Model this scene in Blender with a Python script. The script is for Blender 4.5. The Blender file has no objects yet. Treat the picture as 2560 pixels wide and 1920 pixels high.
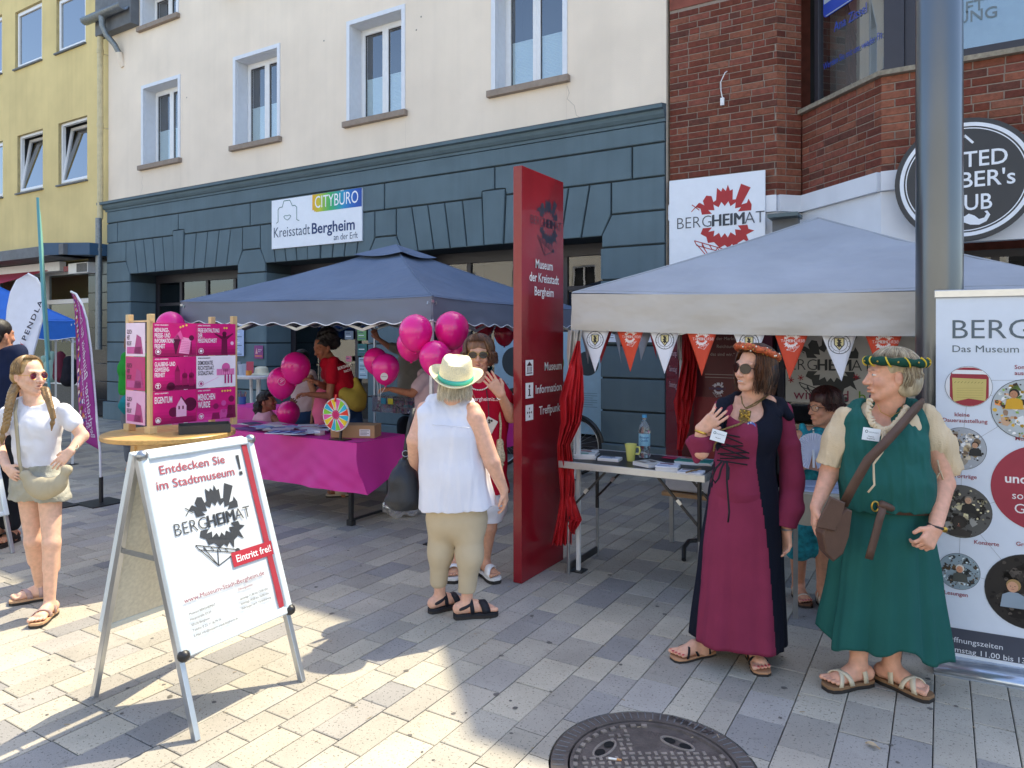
import bpy,bmesh,math,random
import numpy as np
from mathutils import Vector,Matrix
import openvdb as vdb
random.seed(7)
SC=bpy.context.scene
COL=SC.collection
PI=math.pi
rad=math.radians
# camera
F0,HY,CH,YAW=1775.0,843.0,1.65,rad(31.2)
cam=bpy.data.cameras.new('camera')
cam.lens=36.0*F0/2560.0
cam.sensor_width=36.0
cam.shift_y=-(960.0-HY)/2560.0
cam.clip_start=0.05
cam.clip_end=400
camo=bpy.data.objects.new('camera',cam)
COL.objects.link(camo)
camo.location=(0,0,CH)
camo.rotation_euler=(PI/2,0,YAW)
SC.camera=camo
# light
SUN_TO=Vector((.127,.553,1.0)).normalized()
w=bpy.data.worlds.new('World')
SC.world=w
w.use_nodes=True
nt=w.node_tree
nt.nodes.clear()
sky=nt.nodes.new('ShaderNodeTexSky')
sky.sky_type='NISHITA'
sky.sun_disc=False
sky.sun_elevation=math.asin(SUN_TO.z)
sky.sun_rotation=math.atan2(SUN_TO.x,SUN_TO.y)
sky.dust_density=1.6
sky.air_density=1.0
sky.ozone_density=1.0
bgn=nt.nodes.new('ShaderNodeBackground')
bgn.inputs[1].default_value=0.15
won=nt.nodes.new('ShaderNodeOutputWorld')
nt.links.new(sky.outputs[0],bgn.inputs[0])
nt.links.new(bgn.outputs[0],won.inputs[0])
sun=bpy.data.lights.new('sun','SUN')
sun.energy=2.75
sun.angle=rad(0.53)
sun.color=(1.0,.895,.66)
suno=bpy.data.objects.new('sun',sun)
COL.objects.link(suno)
suno.location=(2,8,20)
suno.rotation_euler=SUN_TO.to_track_quat('Z','Y').to_euler()
SC.view_settings.view_transform='Standard'
SC.view_settings.look='None'
SC.view_settings.gamma=1
SC.view_settings.use_curve_mapping=False
SC.view_settings.exposure=1.42
# camera-space helpers (turn measured photo pixels into world points)
RX,RY=math.cos(YAW),math.sin(YAW)
def C(lat,dep,z=0.0):
 return Vector((lat*RX-dep*RY,lat*RY+dep*RX,z))
def pix(u,v,d):
 return C((u-1280)/F0*d,d,CH-(v-HY)/F0*d)
def G(u,v,z=0.0):
 return pix(u,v,(CH-z)*F0/(v-HY))
def onY(u,Y,v=None):
 a=(u-1280)/F0
 d=Y/(RX+RY*a)
 X=d*(-RY+RX*a)
 if v is None:
  return X
 return X,CH-(v-HY)/F0*d
def ray_line(u,v,p0,dv):
 """point where the vertical plane through p0 along dv meets pixel (u,v)"""
 a=(u-1280)/F0
 rx,ry=-RY+RX*a,RX+RY*a
 det=rx*(-dv[1])+ry*dv[0]
 t=(p0[0]*(-dv[1])+p0[1]*dv[0])/det
 return Vector((t*rx,t*ry,CH-(v-HY)/F0*t))
 # materials
MATS={}
def lin(c):
 return tuple(((x/12.92)if x<=.04045 else((x+.055)/1.055)**2.4)for x in c)
def hexc(h):
 return lin(tuple(int(h[i:i+2],16)/255 for i in(0,2,4)))
def M(name,col=(.5,.5,.5),rough=.6,var=.12,scale=12.,bump=0.,bscale=150.,metal=0.,spec=.5,src=None,stretch=None,coat=0.,sheen=0.,emit=None,trans=0.,alpha=1.,detail=3,sss=0.,dark=None,dirt=0.,streak=0.):
 """procedural material: base colour varied by noise, fine bump.  src: 'obj' (object colour) or 'att' (Col attribute)"""
 if name in MATS:
  return MATS[name]
 m=bpy.data.materials.new(name)
 m.use_nodes=True
 t=m.node_tree
 N,L=t.nodes,t.links
 b=N['Principled BSDF']
 b.inputs['Roughness'].default_value=rough
 b.inputs['Metallic'].default_value=metal
 b.inputs['Specular IOR Level'].default_value=spec
 if coat:b.inputs['Coat Weight'].default_value=coat
 if trans:
  b.inputs['Transmission Weight'].default_value=trans
 if alpha<1:b.inputs['Alpha'].default_value=alpha
 if sss:
  b.inputs['Subsurface Weight'].default_value=sss
  b.inputs['Subsurface Radius'].default_value=(.9,.35,.2)
  b.inputs['Subsurface Scale'].default_value=.012
 tc=N.new('ShaderNodeTexCoord')
 vec=tc.outputs['Object']
 if stretch:
  mp=N.new('ShaderNodeMapping')
  mp.inputs['Scale'].default_value=stretch
  L.new(vec,mp.inputs[0]);vec=mp.outputs[0]
 no=N.new('ShaderNodeTexNoise')
 no.inputs['Scale'].default_value=scale
 no.inputs['Detail'].default_value=detail
 L.new(vec,no.inputs['Vector'])
 mr=N.new('ShaderNodeMapRange')
 mr.inputs[1].default_value=.3;mr.inputs[2].default_value=.7
 mr.inputs[3].default_value=1-var;mr.inputs[4].default_value=1+var
 L.new(no.outputs['Fac'],mr.inputs[0])
 mul=N.new('ShaderNodeVectorMath');mul.operation='SCALE'
 L.new(mr.outputs[0],mul.inputs['Scale'])
 if src=='obj':
  oi=N.new('ShaderNodeObjectInfo');L.new(oi.outputs['Color'],mul.inputs[0])
 elif src=='att':
  at=N.new('ShaderNodeAttribute');at.attribute_name='Col';L.new(at.outputs['Color'],mul.inputs[0])
 else:
  mul.inputs[0].default_value=col
 out=mul.outputs[0]
 if streak:
  mp4=N.new('ShaderNodeMapping');mp4.inputs['Scale'].default_value=(5,5,.22);L.new(tc.outputs['Object'],mp4.inputs[0])
  n4=N.new('ShaderNodeTexNoise');n4.inputs['Scale'].default_value=1.6;n4.inputs['Detail'].default_value=7;L.new(mp4.outputs[0],n4.inputs['Vector'])
  m4=N.new('ShaderNodeMapRange');m4.inputs[1].default_value=.45;m4.inputs[2].default_value=.75;m4.inputs[3].default_value=1;m4.inputs[4].default_value=1-streak
  L.new(n4.outputs['Fac'],m4.inputs[0]);mu4=N.new('ShaderNodeVectorMath');mu4.operation='SCALE';L.new(out,mu4.inputs[0]);L.new(m4.outputs[0],mu4.inputs['Scale']);out=mu4.outputs[0]
 if dirt:
  n3=N.new('ShaderNodeTexNoise');n3.inputs['Scale'].default_value=1.3;n3.inputs['Detail'].default_value=6
  L.new(tc.outputs['Object'],n3.inputs['Vector'])
  m3=N.new('ShaderNodeMapRange');m3.inputs[1].default_value=.35;m3.inputs[2].default_value=.7
  m3.inputs[3].default_value=1;m3.inputs[4].default_value=1-dirt
  L.new(n3.outputs['Fac'],m3.inputs[0])
  mu3=N.new('ShaderNodeVectorMath');mu3.operation='SCALE'
  L.new(out,mu3.inputs[0]);L.new(m3.outputs[0],mu3.inputs['Scale']);out=mu3.outputs[0]
 L.new(out,b.inputs['Base Color'])
 if emit:
  b.inputs['Emission Color'].default_value=(*emit[:3],1)
  b.inputs['Emission Strength'].default_value=emit[3]
 if bump:
  n2=N.new('ShaderNodeTexNoise');n2.inputs['Scale'].default_value=bscale;n2.inputs['Detail'].default_value=2
  L.new(vec,n2.inputs['Vector'])
  bp=N.new('ShaderNodeBump');bp.inputs['Strength'].default_value=min(1,bump)
  bp.inputs['Distance'].default_value=.004*max(1,bump)
  L.new(n2.outputs['Fac'],bp.inputs['Height']);L.new(bp.outputs[0],b.inputs['Normal'])
 MATS[name]=m
 return m
def speckle(name,src,pits=True):
 """concrete paving: object/attribute colour, grey speckle, dark pits, soft dirt"""
 m=bpy.data.materials.new(name);m.use_nodes=True
 t=m.node_tree;N,L=t.nodes,t.links;b=N['Principled BSDF']
 b.inputs['Roughness'].default_value=.78
 b.inputs['Specular IOR Level'].default_value=.35
 geo=N.new('ShaderNodeNewGeometry');vec=geo.outputs['Position']
 if src=='obj':
  oi=N.new('ShaderNodeObjectInfo');base=oi.outputs['Color']
 else:
  at=N.new('ShaderNodeAttribute');at.attribute_name='Col';base=at.outputs['Color']
 def scale(v,f):
  s=N.new('ShaderNodeVectorMath');s.operation='SCALE';L.new(v,s.inputs[0]);L.new(f,s.inputs['Scale']);return s.outputs[0]
 def rng(v,a,b_,c,d):
  r=N.new('ShaderNodeMapRange');r.inputs[1].default_value=a;r.inputs[2].default_value=b_
  r.inputs[3].default_value=c;r.inputs[4].default_value=d;L.new(v,r.inputs[0]);return r.outputs[0]
 def noise(s,d=2):
  n=N.new('ShaderNodeTexNoise');n.inputs['Scale'].default_value=s;n.inputs['Detail'].default_value=d
  L.new(vec,n.inputs['Vector']);return n.outputs['Fac']
 c=scale(base,rng(noise(260,3),.25,.75,.86,1.14))
 c=scale(c,rng(noise(3.2,5),.3,.72,1.06,.86))
 c=scale(c,rng(noise(16,4),.6,.78,1.0,.80))
 c=scale(c,rng(noise(1.1,4),.55,.7,1.0,.86))
 pit=rng(noise(88,1),.64,.69,1.0,.48)
 c=scale(c,pit)
 L.new(c,b.inputs['Base Color'])
 bp=N.new('ShaderNodeBump');bp.inputs['Strength'].default_value=.5;bp.inputs['Distance'].default_value=.002
 L.new(pit,bp.inputs['Height']);L.new(bp.outputs[0],b.inputs['Normal'])
 MATS[name]=m
 return m
def glassmat(name,tint=(.75,.85,.9),refl=.9,rough=.01,dens=.0):
 m=bpy.data.materials.new(name);m.use_nodes=True
 t=m.node_tree;N,L=t.nodes,t.links;N.clear()
 o=N.new('ShaderNodeOutputMaterial');mx=N.new('ShaderNodeMixShader')
 tr=N.new('ShaderNodeBsdfTransparent');tr.inputs[0].default_value=(*tint,1)
 gl=N.new('ShaderNodeBsdfGlossy');gl.inputs['Roughness'].default_value=rough
 gl.inputs[0].default_value=(refl,refl,refl,1)
 fr=N.new('ShaderNodeFresnel');fr.inputs[0].default_value=1.52
 mr=N.new('ShaderNodeMapRange');mr.inputs[1].default_value=.0;mr.inputs[2].default_value=1
 mr.inputs[3].default_value=dens;mr.inputs[4].default_value=1
 nz=N.new('ShaderNodeTexNoise');nz.inputs['Scale'].default_value=.8
 bp=N.new('ShaderNodeBump');bp.inputs['Strength'].default_value=.05;bp.inputs['Distance'].default_value=.02
 L.new(nz.outputs['Fac'],bp.inputs['Height']);L.new(bp.outputs[0],gl.inputs['Normal'])
 L.new(fr.outputs[0],mr.inputs[0]);ge=N.new('ShaderNodeNewGeometry');mi=N.new('ShaderNodeMath');mi.operation='SUBTRACT';mi.inputs[0].default_value=1;L.new(ge.outputs['Backfacing'],mi.inputs[1]);mm=N.new('ShaderNodeMath');mm.operation='MULTIPLY';L.new(mi.outputs[0],mm.inputs[0]);L.new(mr.outputs[0],mm.inputs[1]);L.new(mm.outputs[0],mx.inputs[0])
 L.new(tr.outputs[0],mx.inputs[1]);L.new(gl.outputs[0],mx.inputs[2]);L.new(mx.outputs[0],o.inputs[0])
 MATS[name]=m
 return m
INKS={}
def ink(h,rough=.45):
 k=(h,rough)
 if k not in INKS:
  INKS[k]=M('ink_'+h+('' if rough==.45 else '_m'),hexc(h),rough=rough,var=.05,scale=9,spec=.4)
 return INKS[k]
 # object bookkeeping
def tag(o,label=None,cat=None,group=None,kind=None):
 if label:o['label']=label
 if cat:o['category']=cat
 if group:o['group']=group
 if kind:o['kind']=kind
 return o
def thing(name,label,cat,loc=(0,0,0),rz=0.,group=None):
 o=bpy.data.objects.new(name,None)
 o.empty_display_size=.2
 COL.objects.link(o)
 o.location=loc;o.rotation_euler=(0,0,rz)
 return tag(o,label,cat,group)
def link(name,me,parent=None,loc=(0,0,0),rot=(0,0,0)):
 o=bpy.data.objects.new(name,me)
 COL.objects.link(o)
 o.location=loc;o.rotation_euler=rot
 if parent:o.parent=parent
 return o
def copy_tree(o,parent=None):
 c=o.copy();COL.objects.link(c);c.parent=parent
 for ch in[x for x in list(o.children)]:
  copy_tree(ch,c)
 return c
 # mesh builder
class MB:
 def __init__(s):
  s.v=[];s.f=[];s.m=[];s.mi=0;s.sm=[];s.smooth=False
 def add(s,vs,fs):
  n=len(s.v)
  s.v+=[tuple(p)for p in vs]
  for f in fs:
   s.f.append([i+n for i in f]);s.m.append(s.mi);s.sm.append(s.smooth)
  return s
 def box(s,x0,x1,y0,y1,z0,z1,mat=None):
  p=[Vector((x,y,z))for z in(z0,z1)for y in(y0,y1)for x in(x0,x1)]
  if mat is not None:p=[mat@q for q in p]
  return s.add(p,[(0,2,3,1),(4,5,7,6),(0,1,5,4),(2,6,7,3),(0,4,6,2),(1,3,7,5)])
 def bar(s,a,b,w,h=None,up=(0,0,1)):
  """rectangular bar from a to b"""
  h=h or w
  a=Vector(a);b=Vector(b);d=b-a;L=d.length;d.normalize()
  u=Vector(up)
  if abs(d.dot(u))>.98:u=Vector((1,0,0))
  x=d.cross(u).normalized();y=x.cross(d).normalized()
  p=[]
  for q in(a,b):
   for i,j in((-1,-1),(1,-1),(1,1),(-1,1)):
    p.append(q+x*(i*w/2)+y*(j*h/2))
  return s.add(p,[(3,2,1,0),(4,5,6,7),(0,1,5,4),(1,2,6,5),(2,3,7,6),(3,0,4,7)])
 def tube(s,pts,r,n=8,cap=True,close=False):
  pts=[Vector(p)for p in pts]
  rs=r if isinstance(r,(list,tuple))else[r]*len(pts)
  prev=None;base=len(s.v);vs=[]
  for i,p in enumerate(pts):
   if close:
    d=pts[(i+1)%len(pts)]-pts[i-1]
   else:
    d=(pts[min(i+1,len(pts)-1)]-pts[max(i-1,0)])
   if d.length<1e-9:d=Vector((0,0,1))
   d.normalize()
   if prev is None:
    up=Vector((0,0,1))if abs(d.z)<.95 else Vector((1,0,0))
    x=d.cross(up).normalized()
   else:
    x=(prev-d*prev.dot(d))
    x=x.normalized()if x.length>1e-6 else d.orthogonal().normalized()
   prev=x;y=d.cross(x)
   for k in range(n):
    a=2*PI*k/n
    vs.append(p+(x*math.cos(a)+y*math.sin(a))*rs[i])
  fs=[]
  m=len(pts)
  for i in range(m-1+(1 if close else 0)):
   for k in range(n):
    a=i*n+k;b=i*n+(k+1)%n
    c=((i+1)%m)*n+(k+1)%n;d=((i+1)%m)*n+k
    fs.append((a,b,c,d))
  if cap and not close:
   fs.append(tuple(range(n))[::-1]);fs.append(tuple((m-1)*n+k for k in range(n)))
  sm=s.smooth;s.smooth=True;s.add(vs,fs);s.smooth=sm
  return s
 def cyl(s,a,b,r,r2=None,n=16):
  return s.tube([a,b],[r,r if r2 is None else r2],n)
 def lathe(s,prof,c=(0,0,0),n=24,sx=1.,sy=1.,mat=None):
  vs=[];fs=[]
  for r,z in prof:
   for k in range(n):
    a=2*PI*k/n
    p=Vector((c[0]+r*sx*math.cos(a),c[1]+r*sy*math.sin(a),c[2]+z))
    vs.append(mat@p if mat is not None else p)
  for i in range(len(prof)-1):
   for k in range(n):
    fs.append((i*n+k,i*n+(k+1)%n,(i+1)*n+(k+1)%n,(i+1)*n+k))
  if prof[0][0]>1e-5:fs.append(tuple(range(n))[::-1])
  if prof[-1][0]>1e-5:fs.append(tuple((len(prof)-1)*n+k for k in range(n)))
  sm=s.smooth;s.smooth=True;s.add(vs,fs);s.smooth=sm
  return s
 def ball(s,c,r,n=16,sz=None,mat=None):
  c=Vector(c);k=max(6,n//2)
  rr=(r,r,r)if not isinstance(r,(tuple,list))else r
  vs=[];fs=[]
  for i in range(k+1):
   t=PI*i/k
   for j in range(n):
    a=2*PI*j/n
    p=Vector((rr[0]*math.sin(t)*math.cos(a),rr[1]*math.sin(t)*math.sin(a),-rr[2]*math.cos(t)))
    if mat is not None:p=mat@p
    vs.append(c+p)
  for i in range(k):
   for j in range(n):
    fs.append((i*n+j,i*n+(j+1)%n,(i+1)*n+(j+1)%n,(i+1)*n+j))
  sm=s.smooth;s.smooth=True;s.add(vs,fs);s.smooth=sm
  return s
 def prism(s,pts,ev,ch=0.):
  """pts: closed 3D polygon; extruded along ev; front (far) face shrunk by ch"""
  pts=[Vector(p)for p in pts];ev=Vector(ev);n=len(pts)
  c=sum(pts,Vector())/n
  base=pts;mid=[p+ev*(1 if not ch else max(.2,1-ch/ev.length))for p in pts]
  vs=list(base)+list(mid);fs=[]
  for i in range(n):
   fs.append((i,(i+1)%n,n+(i+1)%n,n+i))
  if ch:
   top=[]
   for i,p in enumerate(pts):
    a=(pts[i-1]-p).normalized();b=(pts[(i+1)%n]-p).normalized()
    cr=abs(a.cross(b).length)
    top.append(p+(a+b)*(ch/max(cr,.4))+ev)
   vs+=top
   for i in range(n):
    fs.append((n+i,n+(i+1)%n,2*n+(i+1)%n,2*n+i))
   fs.append(tuple(range(2*n,3*n)))
  else:
   fs.append(tuple(range(n,2*n)))
  fs.append(tuple(range(n))[::-1])
  return s.add(vs,fs)
 def sheet(s,nu,nv,fn,smooth=True):
  """surface fn(u,v) u,v in 0..1"""
  vs=[fn(i/nu,j/nv)for j in range(nv+1)for i in range(nu+1)]
  fs=[(j*(nu+1)+i,j*(nu+1)+i+1,(j+1)*(nu+1)+i+1,(j+1)*(nu+1)+i)for j in range(nv)for i in range(nu)]
  sm=s.smooth;s.smooth=smooth;s.add(vs,fs);s.smooth=sm
  return s
 def xf(s,m,n0=0):
  s.v[n0:]=[tuple(m@Vector(p))for p in s.v[n0:]];return s
 def mesh(s,name,mats):
  me=bpy.data.meshes.new(name)
  me.from_pydata(s.v,[],s.f)
  if not isinstance(mats,(list,tuple)):mats=[mats]
  for m in mats:me.materials.append(m)
  me.polygons.foreach_set('material_index',s.m)
  me.polygons.foreach_set('use_smooth',s.sm)
  me.update()
  if any(s.sm):
   try:me.set_sharp_from_angle(angle=rad(42))
   except Exception:pass
  return me
 def build(s,name,mats,parent=None,label=None,cat=None,group=None,kind=None,loc=(0,0,0),rot=(0,0,0),fixn=True,bev=0.,solid=0.):
  me=s.mesh(name,mats)
  if fixn:
   bm=bmesh.new();bm.from_mesh(me)
   bmesh.ops.recalc_face_normals(bm,faces=bm.faces)
   bm.to_mesh(me);bm.free()
  o=link(name,me,parent,loc,rot)
  if bev:
   md=o.modifiers.new('bevel','BEVEL');md.width=bev;md.segments=2;md.limit_method='ANGLE';md.angle_limit=rad(50)
   md.harden_normals=False
  if solid:
   md=o.modifiers.new('solid','SOLIDIFY');md.thickness=solid;md.offset=0
  tag(o,label,cat,group,kind)
  return o
  # flat print on a surface
_TXT={}
def text_geo(s,bold=0.,spacing=1.0,shear=0.):
 k=(s,bold,spacing,shear)
 if k in _TXT:return _TXT[k]
 cu=bpy.data.curves.new('t','FONT')
 cu.body=s;cu.size=1.0;cu.offset=bold;cu.space_character=spacing;cu.shear=shear
 cu.resolution_u=3;cu.fill_mode='FRONT'
 ob=bpy.data.objects.new('t',cu)
 me=ob.to_mesh()
 vs=[(v.co.x,v.co.y)for v in me.vertices]
 fs=[tuple(p.vertices)for p in me.polygons]
 ob.to_mesh_clear()
 bpy.data.objects.remove(ob);bpy.data.curves.remove(cu)
 xs=[v[0]for v in vs]or[0]
 vs=[(x-min(xs),y)for x,y in vs]
 _TXT[k]=(vs,fs,max(xs)-min(xs))
 return _TXT[k]
class Print:
 """flat artwork in a plane: o origin, x and y unit vectors, n normal"""
 def __init__(s,o,x,y,step=.0007):
  s.o=Vector(o);s.x=Vector(x).normalized();s.y=Vector(y).normalized()
  s.n=s.x.cross(s.y).normalized();s.step=step;s.lay=1
  s.v=[];s.f=[];s.m=[];s.mats=[]
  s.warp=None
 def P(s,x,y):
  if s.warp:return s.warp(x,y,s.lay*s.step)
  return s.o+s.x*x+s.y*y+s.n*(s.lay*s.step)
 def _m(s,c):
  mt=c if isinstance(c,bpy.types.Material)else ink(c)
  if mt not in s.mats:s.mats.append(mt)
  return s.mats.index(mt)
 def raw(s,vs,fs,c):
  n=len(s.v);k=s._m(c)
  s.v+=[s.P(*p)for p in vs]
  for f in fs:s.f.append([i+n for i in f]);s.m.append(k)
  return s
 def poly(s,pts,c):return s.raw(pts,[tuple(range(len(pts)))],c)
 def rect(s,x,y,w,h,c,a=0.):
  pts=[(0,0),(w,0),(w,h),(0,h)]
  ca,sa=math.cos(a),math.sin(a)
  return s.poly([(x+p[0]*ca-p[1]*sa,y+p[0]*sa+p[1]*ca)for p in pts],c)
 def circ(s,x,y,r,c,n=28,ry=None):
  return s.poly([(x+r*math.cos(2*PI*i/n),y+(ry or r)*math.sin(2*PI*i/n))for i in range(n)],c)
 def ring(s,x,y,r,w,c,n=36,a0=0,a1=2*PI):
  vs=[];fs=[]
  for i in range(n+1):
   a=a0+(a1-a0)*i/n
   vs+=[(x+r*math.cos(a),y+r*math.sin(a)),(x+(r-w)*math.cos(a),y+(r-w)*math.sin(a))]
  for i in range(n):fs.append((2*i,2*i+1,2*i+3,2*i+2))
  return s.raw(vs,fs,c)
 def line(s,x0,y0,x1,y1,w,c):
  dx,dy=x1-x0,y1-y0;L=math.hypot(dx,dy)or 1;nx,ny=-dy/L*w/2,dx/L*w/2
  return s.poly([(x0+nx,y0+ny),(x0-nx,y0-ny),(x1-nx,y1-ny),(x1+nx,y1+ny)],c)
 def text(s,t,x,y,h,c,bold=0.,w=None,align='l',a=0.,spacing=1.,mirror=False,xs=1.,shear=0.):
  """h = cap height; w = forced total width"""
  vs,fs,tw=text_geo(t,bold,spacing,shear)
  k=h/.70
  kx=k*xs if w is None else w/max(tw,1e-6)
  W=tw*kx
  ox={'l':0,'c':-W/2,'r':-W}[align]
  ca,sa=math.cos(a),math.sin(a)
  out=[]
  for px,py in vs:
   X=ox+px*kx;Y=py*k
   if mirror:X=-X
   out.append((x+X*ca-Y*sa,y+X*sa+Y*ca))
  s.raw(out,fs,c)
  return W
 def up(s):s.lay+=1;return s
 def build(s,name='print',parent=None,**kw):
  me=bpy.data.meshes.new(name)
  me.from_pydata([tuple(p)for p in s.v],[],s.f)
  for m in s.mats:me.materials.append(m)
  me.polygons.foreach_set('material_index',s.m)
  me.update()
  o=link(name,me,parent)
  tag(o,**kw)
  return o
GEAR_UP=[(1.0,.14),(1.02,.36),(.9,.6),(.84,.44),(.64,.40),(.98,1.02),(.62,1.2),(.42,.62),(.30,.62),(.31,1.02),(.2,.98),(.12,1.22),(.04,.98),(-.08,1.12),(-.14,.98),(-.3,1.14),(-.34,.66),(-.44,.6),(-.52,.84),(-.72,.88),(-.86,.68),(-.8,.5),(-.98,.62),(-1.14,.46),(-.95,.38),(-.9,.14),(-.5,.14),(-.64,.3),(-.4,.27),(-.44,.5),(-.24,.37),(-.13,.57),(0,.4),(.14,.57),(.22,.37),(.42,.5),(.39,.27),(.62,.3),(.5,.14)]
GEAR_DN=[(-.86,-.14),(-.95,-.36),(-.72,-.5),(-.66,-.74),(-.42,-.72),(-.2,-.96),(.0,-.86),(.14,-1.0),(.28,-.84),(.42,-1.12),(.5,-.82),(.72,-.7),(.96,-.88),(.82,-.52),(1.12,-.38),(.9,-.3),(.86,-.14),(.5,-.14),(.62,-.32),(.39,-.28),(.42,-.52),(.22,-.38),(.12,-.57),(0,-.4),(-.14,-.56),(-.22,-.37),(-.44,-.5),(-.4,-.27),(-.64,-.3),(-.5,-.14)]
def berg_logo(p,x,y,r,gear,txt,thin=None,mirror=False,text=True):
 sx=-1 if mirror else 1
 def T(q):return(x+sx*q[0]*r,y+q[1]*r)
 p.poly([T((q[0],q[1]+.13))for q in GEAR_UP],gear);p.poly([T((q[0],q[1]-.13))for q in GEAR_DN],gear)
 lw=.035*r
 for a,b in(((-1.2,-.62),(.5,-1.22)),((-1.1,-.82),(.5,-1.34)),((-1.2,-.62),(-1.1,-.82)),((-1.1,-.78),(-.42,-1.6)),((-.42,-1.6),(.5,-1.3)),((-.42,-1.6),(-.32,-.98)),((-.42,-1.6),(-.9,-.8)),((-.9,-.73),(-.8,-.92)),((-.6,-.83),(-.5,-1.0)),((-.3,-.95),(-.2,-1.1)),((0,-1.05),(.1,-1.2)),((-1.32,.3),(-1.0,.62)),((-1.0,.34),(-1.3,.58))):
  A=T((a[0],a[1]+(.12 if a[1]>0 else-.12)));B=T((b[0],b[1]+(.12 if b[1]>0 else-.12)));[p.line(A[0]+(B[0]-A[0])*i/5,A[1]+(B[1]-A[1])*i/5,A[0]+(B[0]-A[0])*(i+1)/5,A[1]+(B[1]-A[1])*(i+1)/5,lw,gear)for i in range(5)]
 A=T((.55,-1.4));p.circ(A[0],A[1],.11*r,gear,12)
 if text:
  th=thin or txt
  h=.46*r
  sp=.02*r
  p.up()
  wB,wH,wA=1.38*r,1.22*r,.74*r
  x0=x-sx*(1.9*r)
  p.text('BERG',x0,y-h/2,h,th,bold=-.012,w=wB,mirror=mirror)
  for q_ in(-1,1,0):
   p.text('HEIM',x0+sx*(wB+sp*2+q_*.022*r),y-h/2+abs(q_)*q_*.006*r,h,txt,w=wH,mirror=mirror);p.up()
  p.text('AT',x0+sx*(wB+wH+sp*3),y-h/2,h,th,bold=-.012,w=wA,mirror=mirror)
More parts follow.
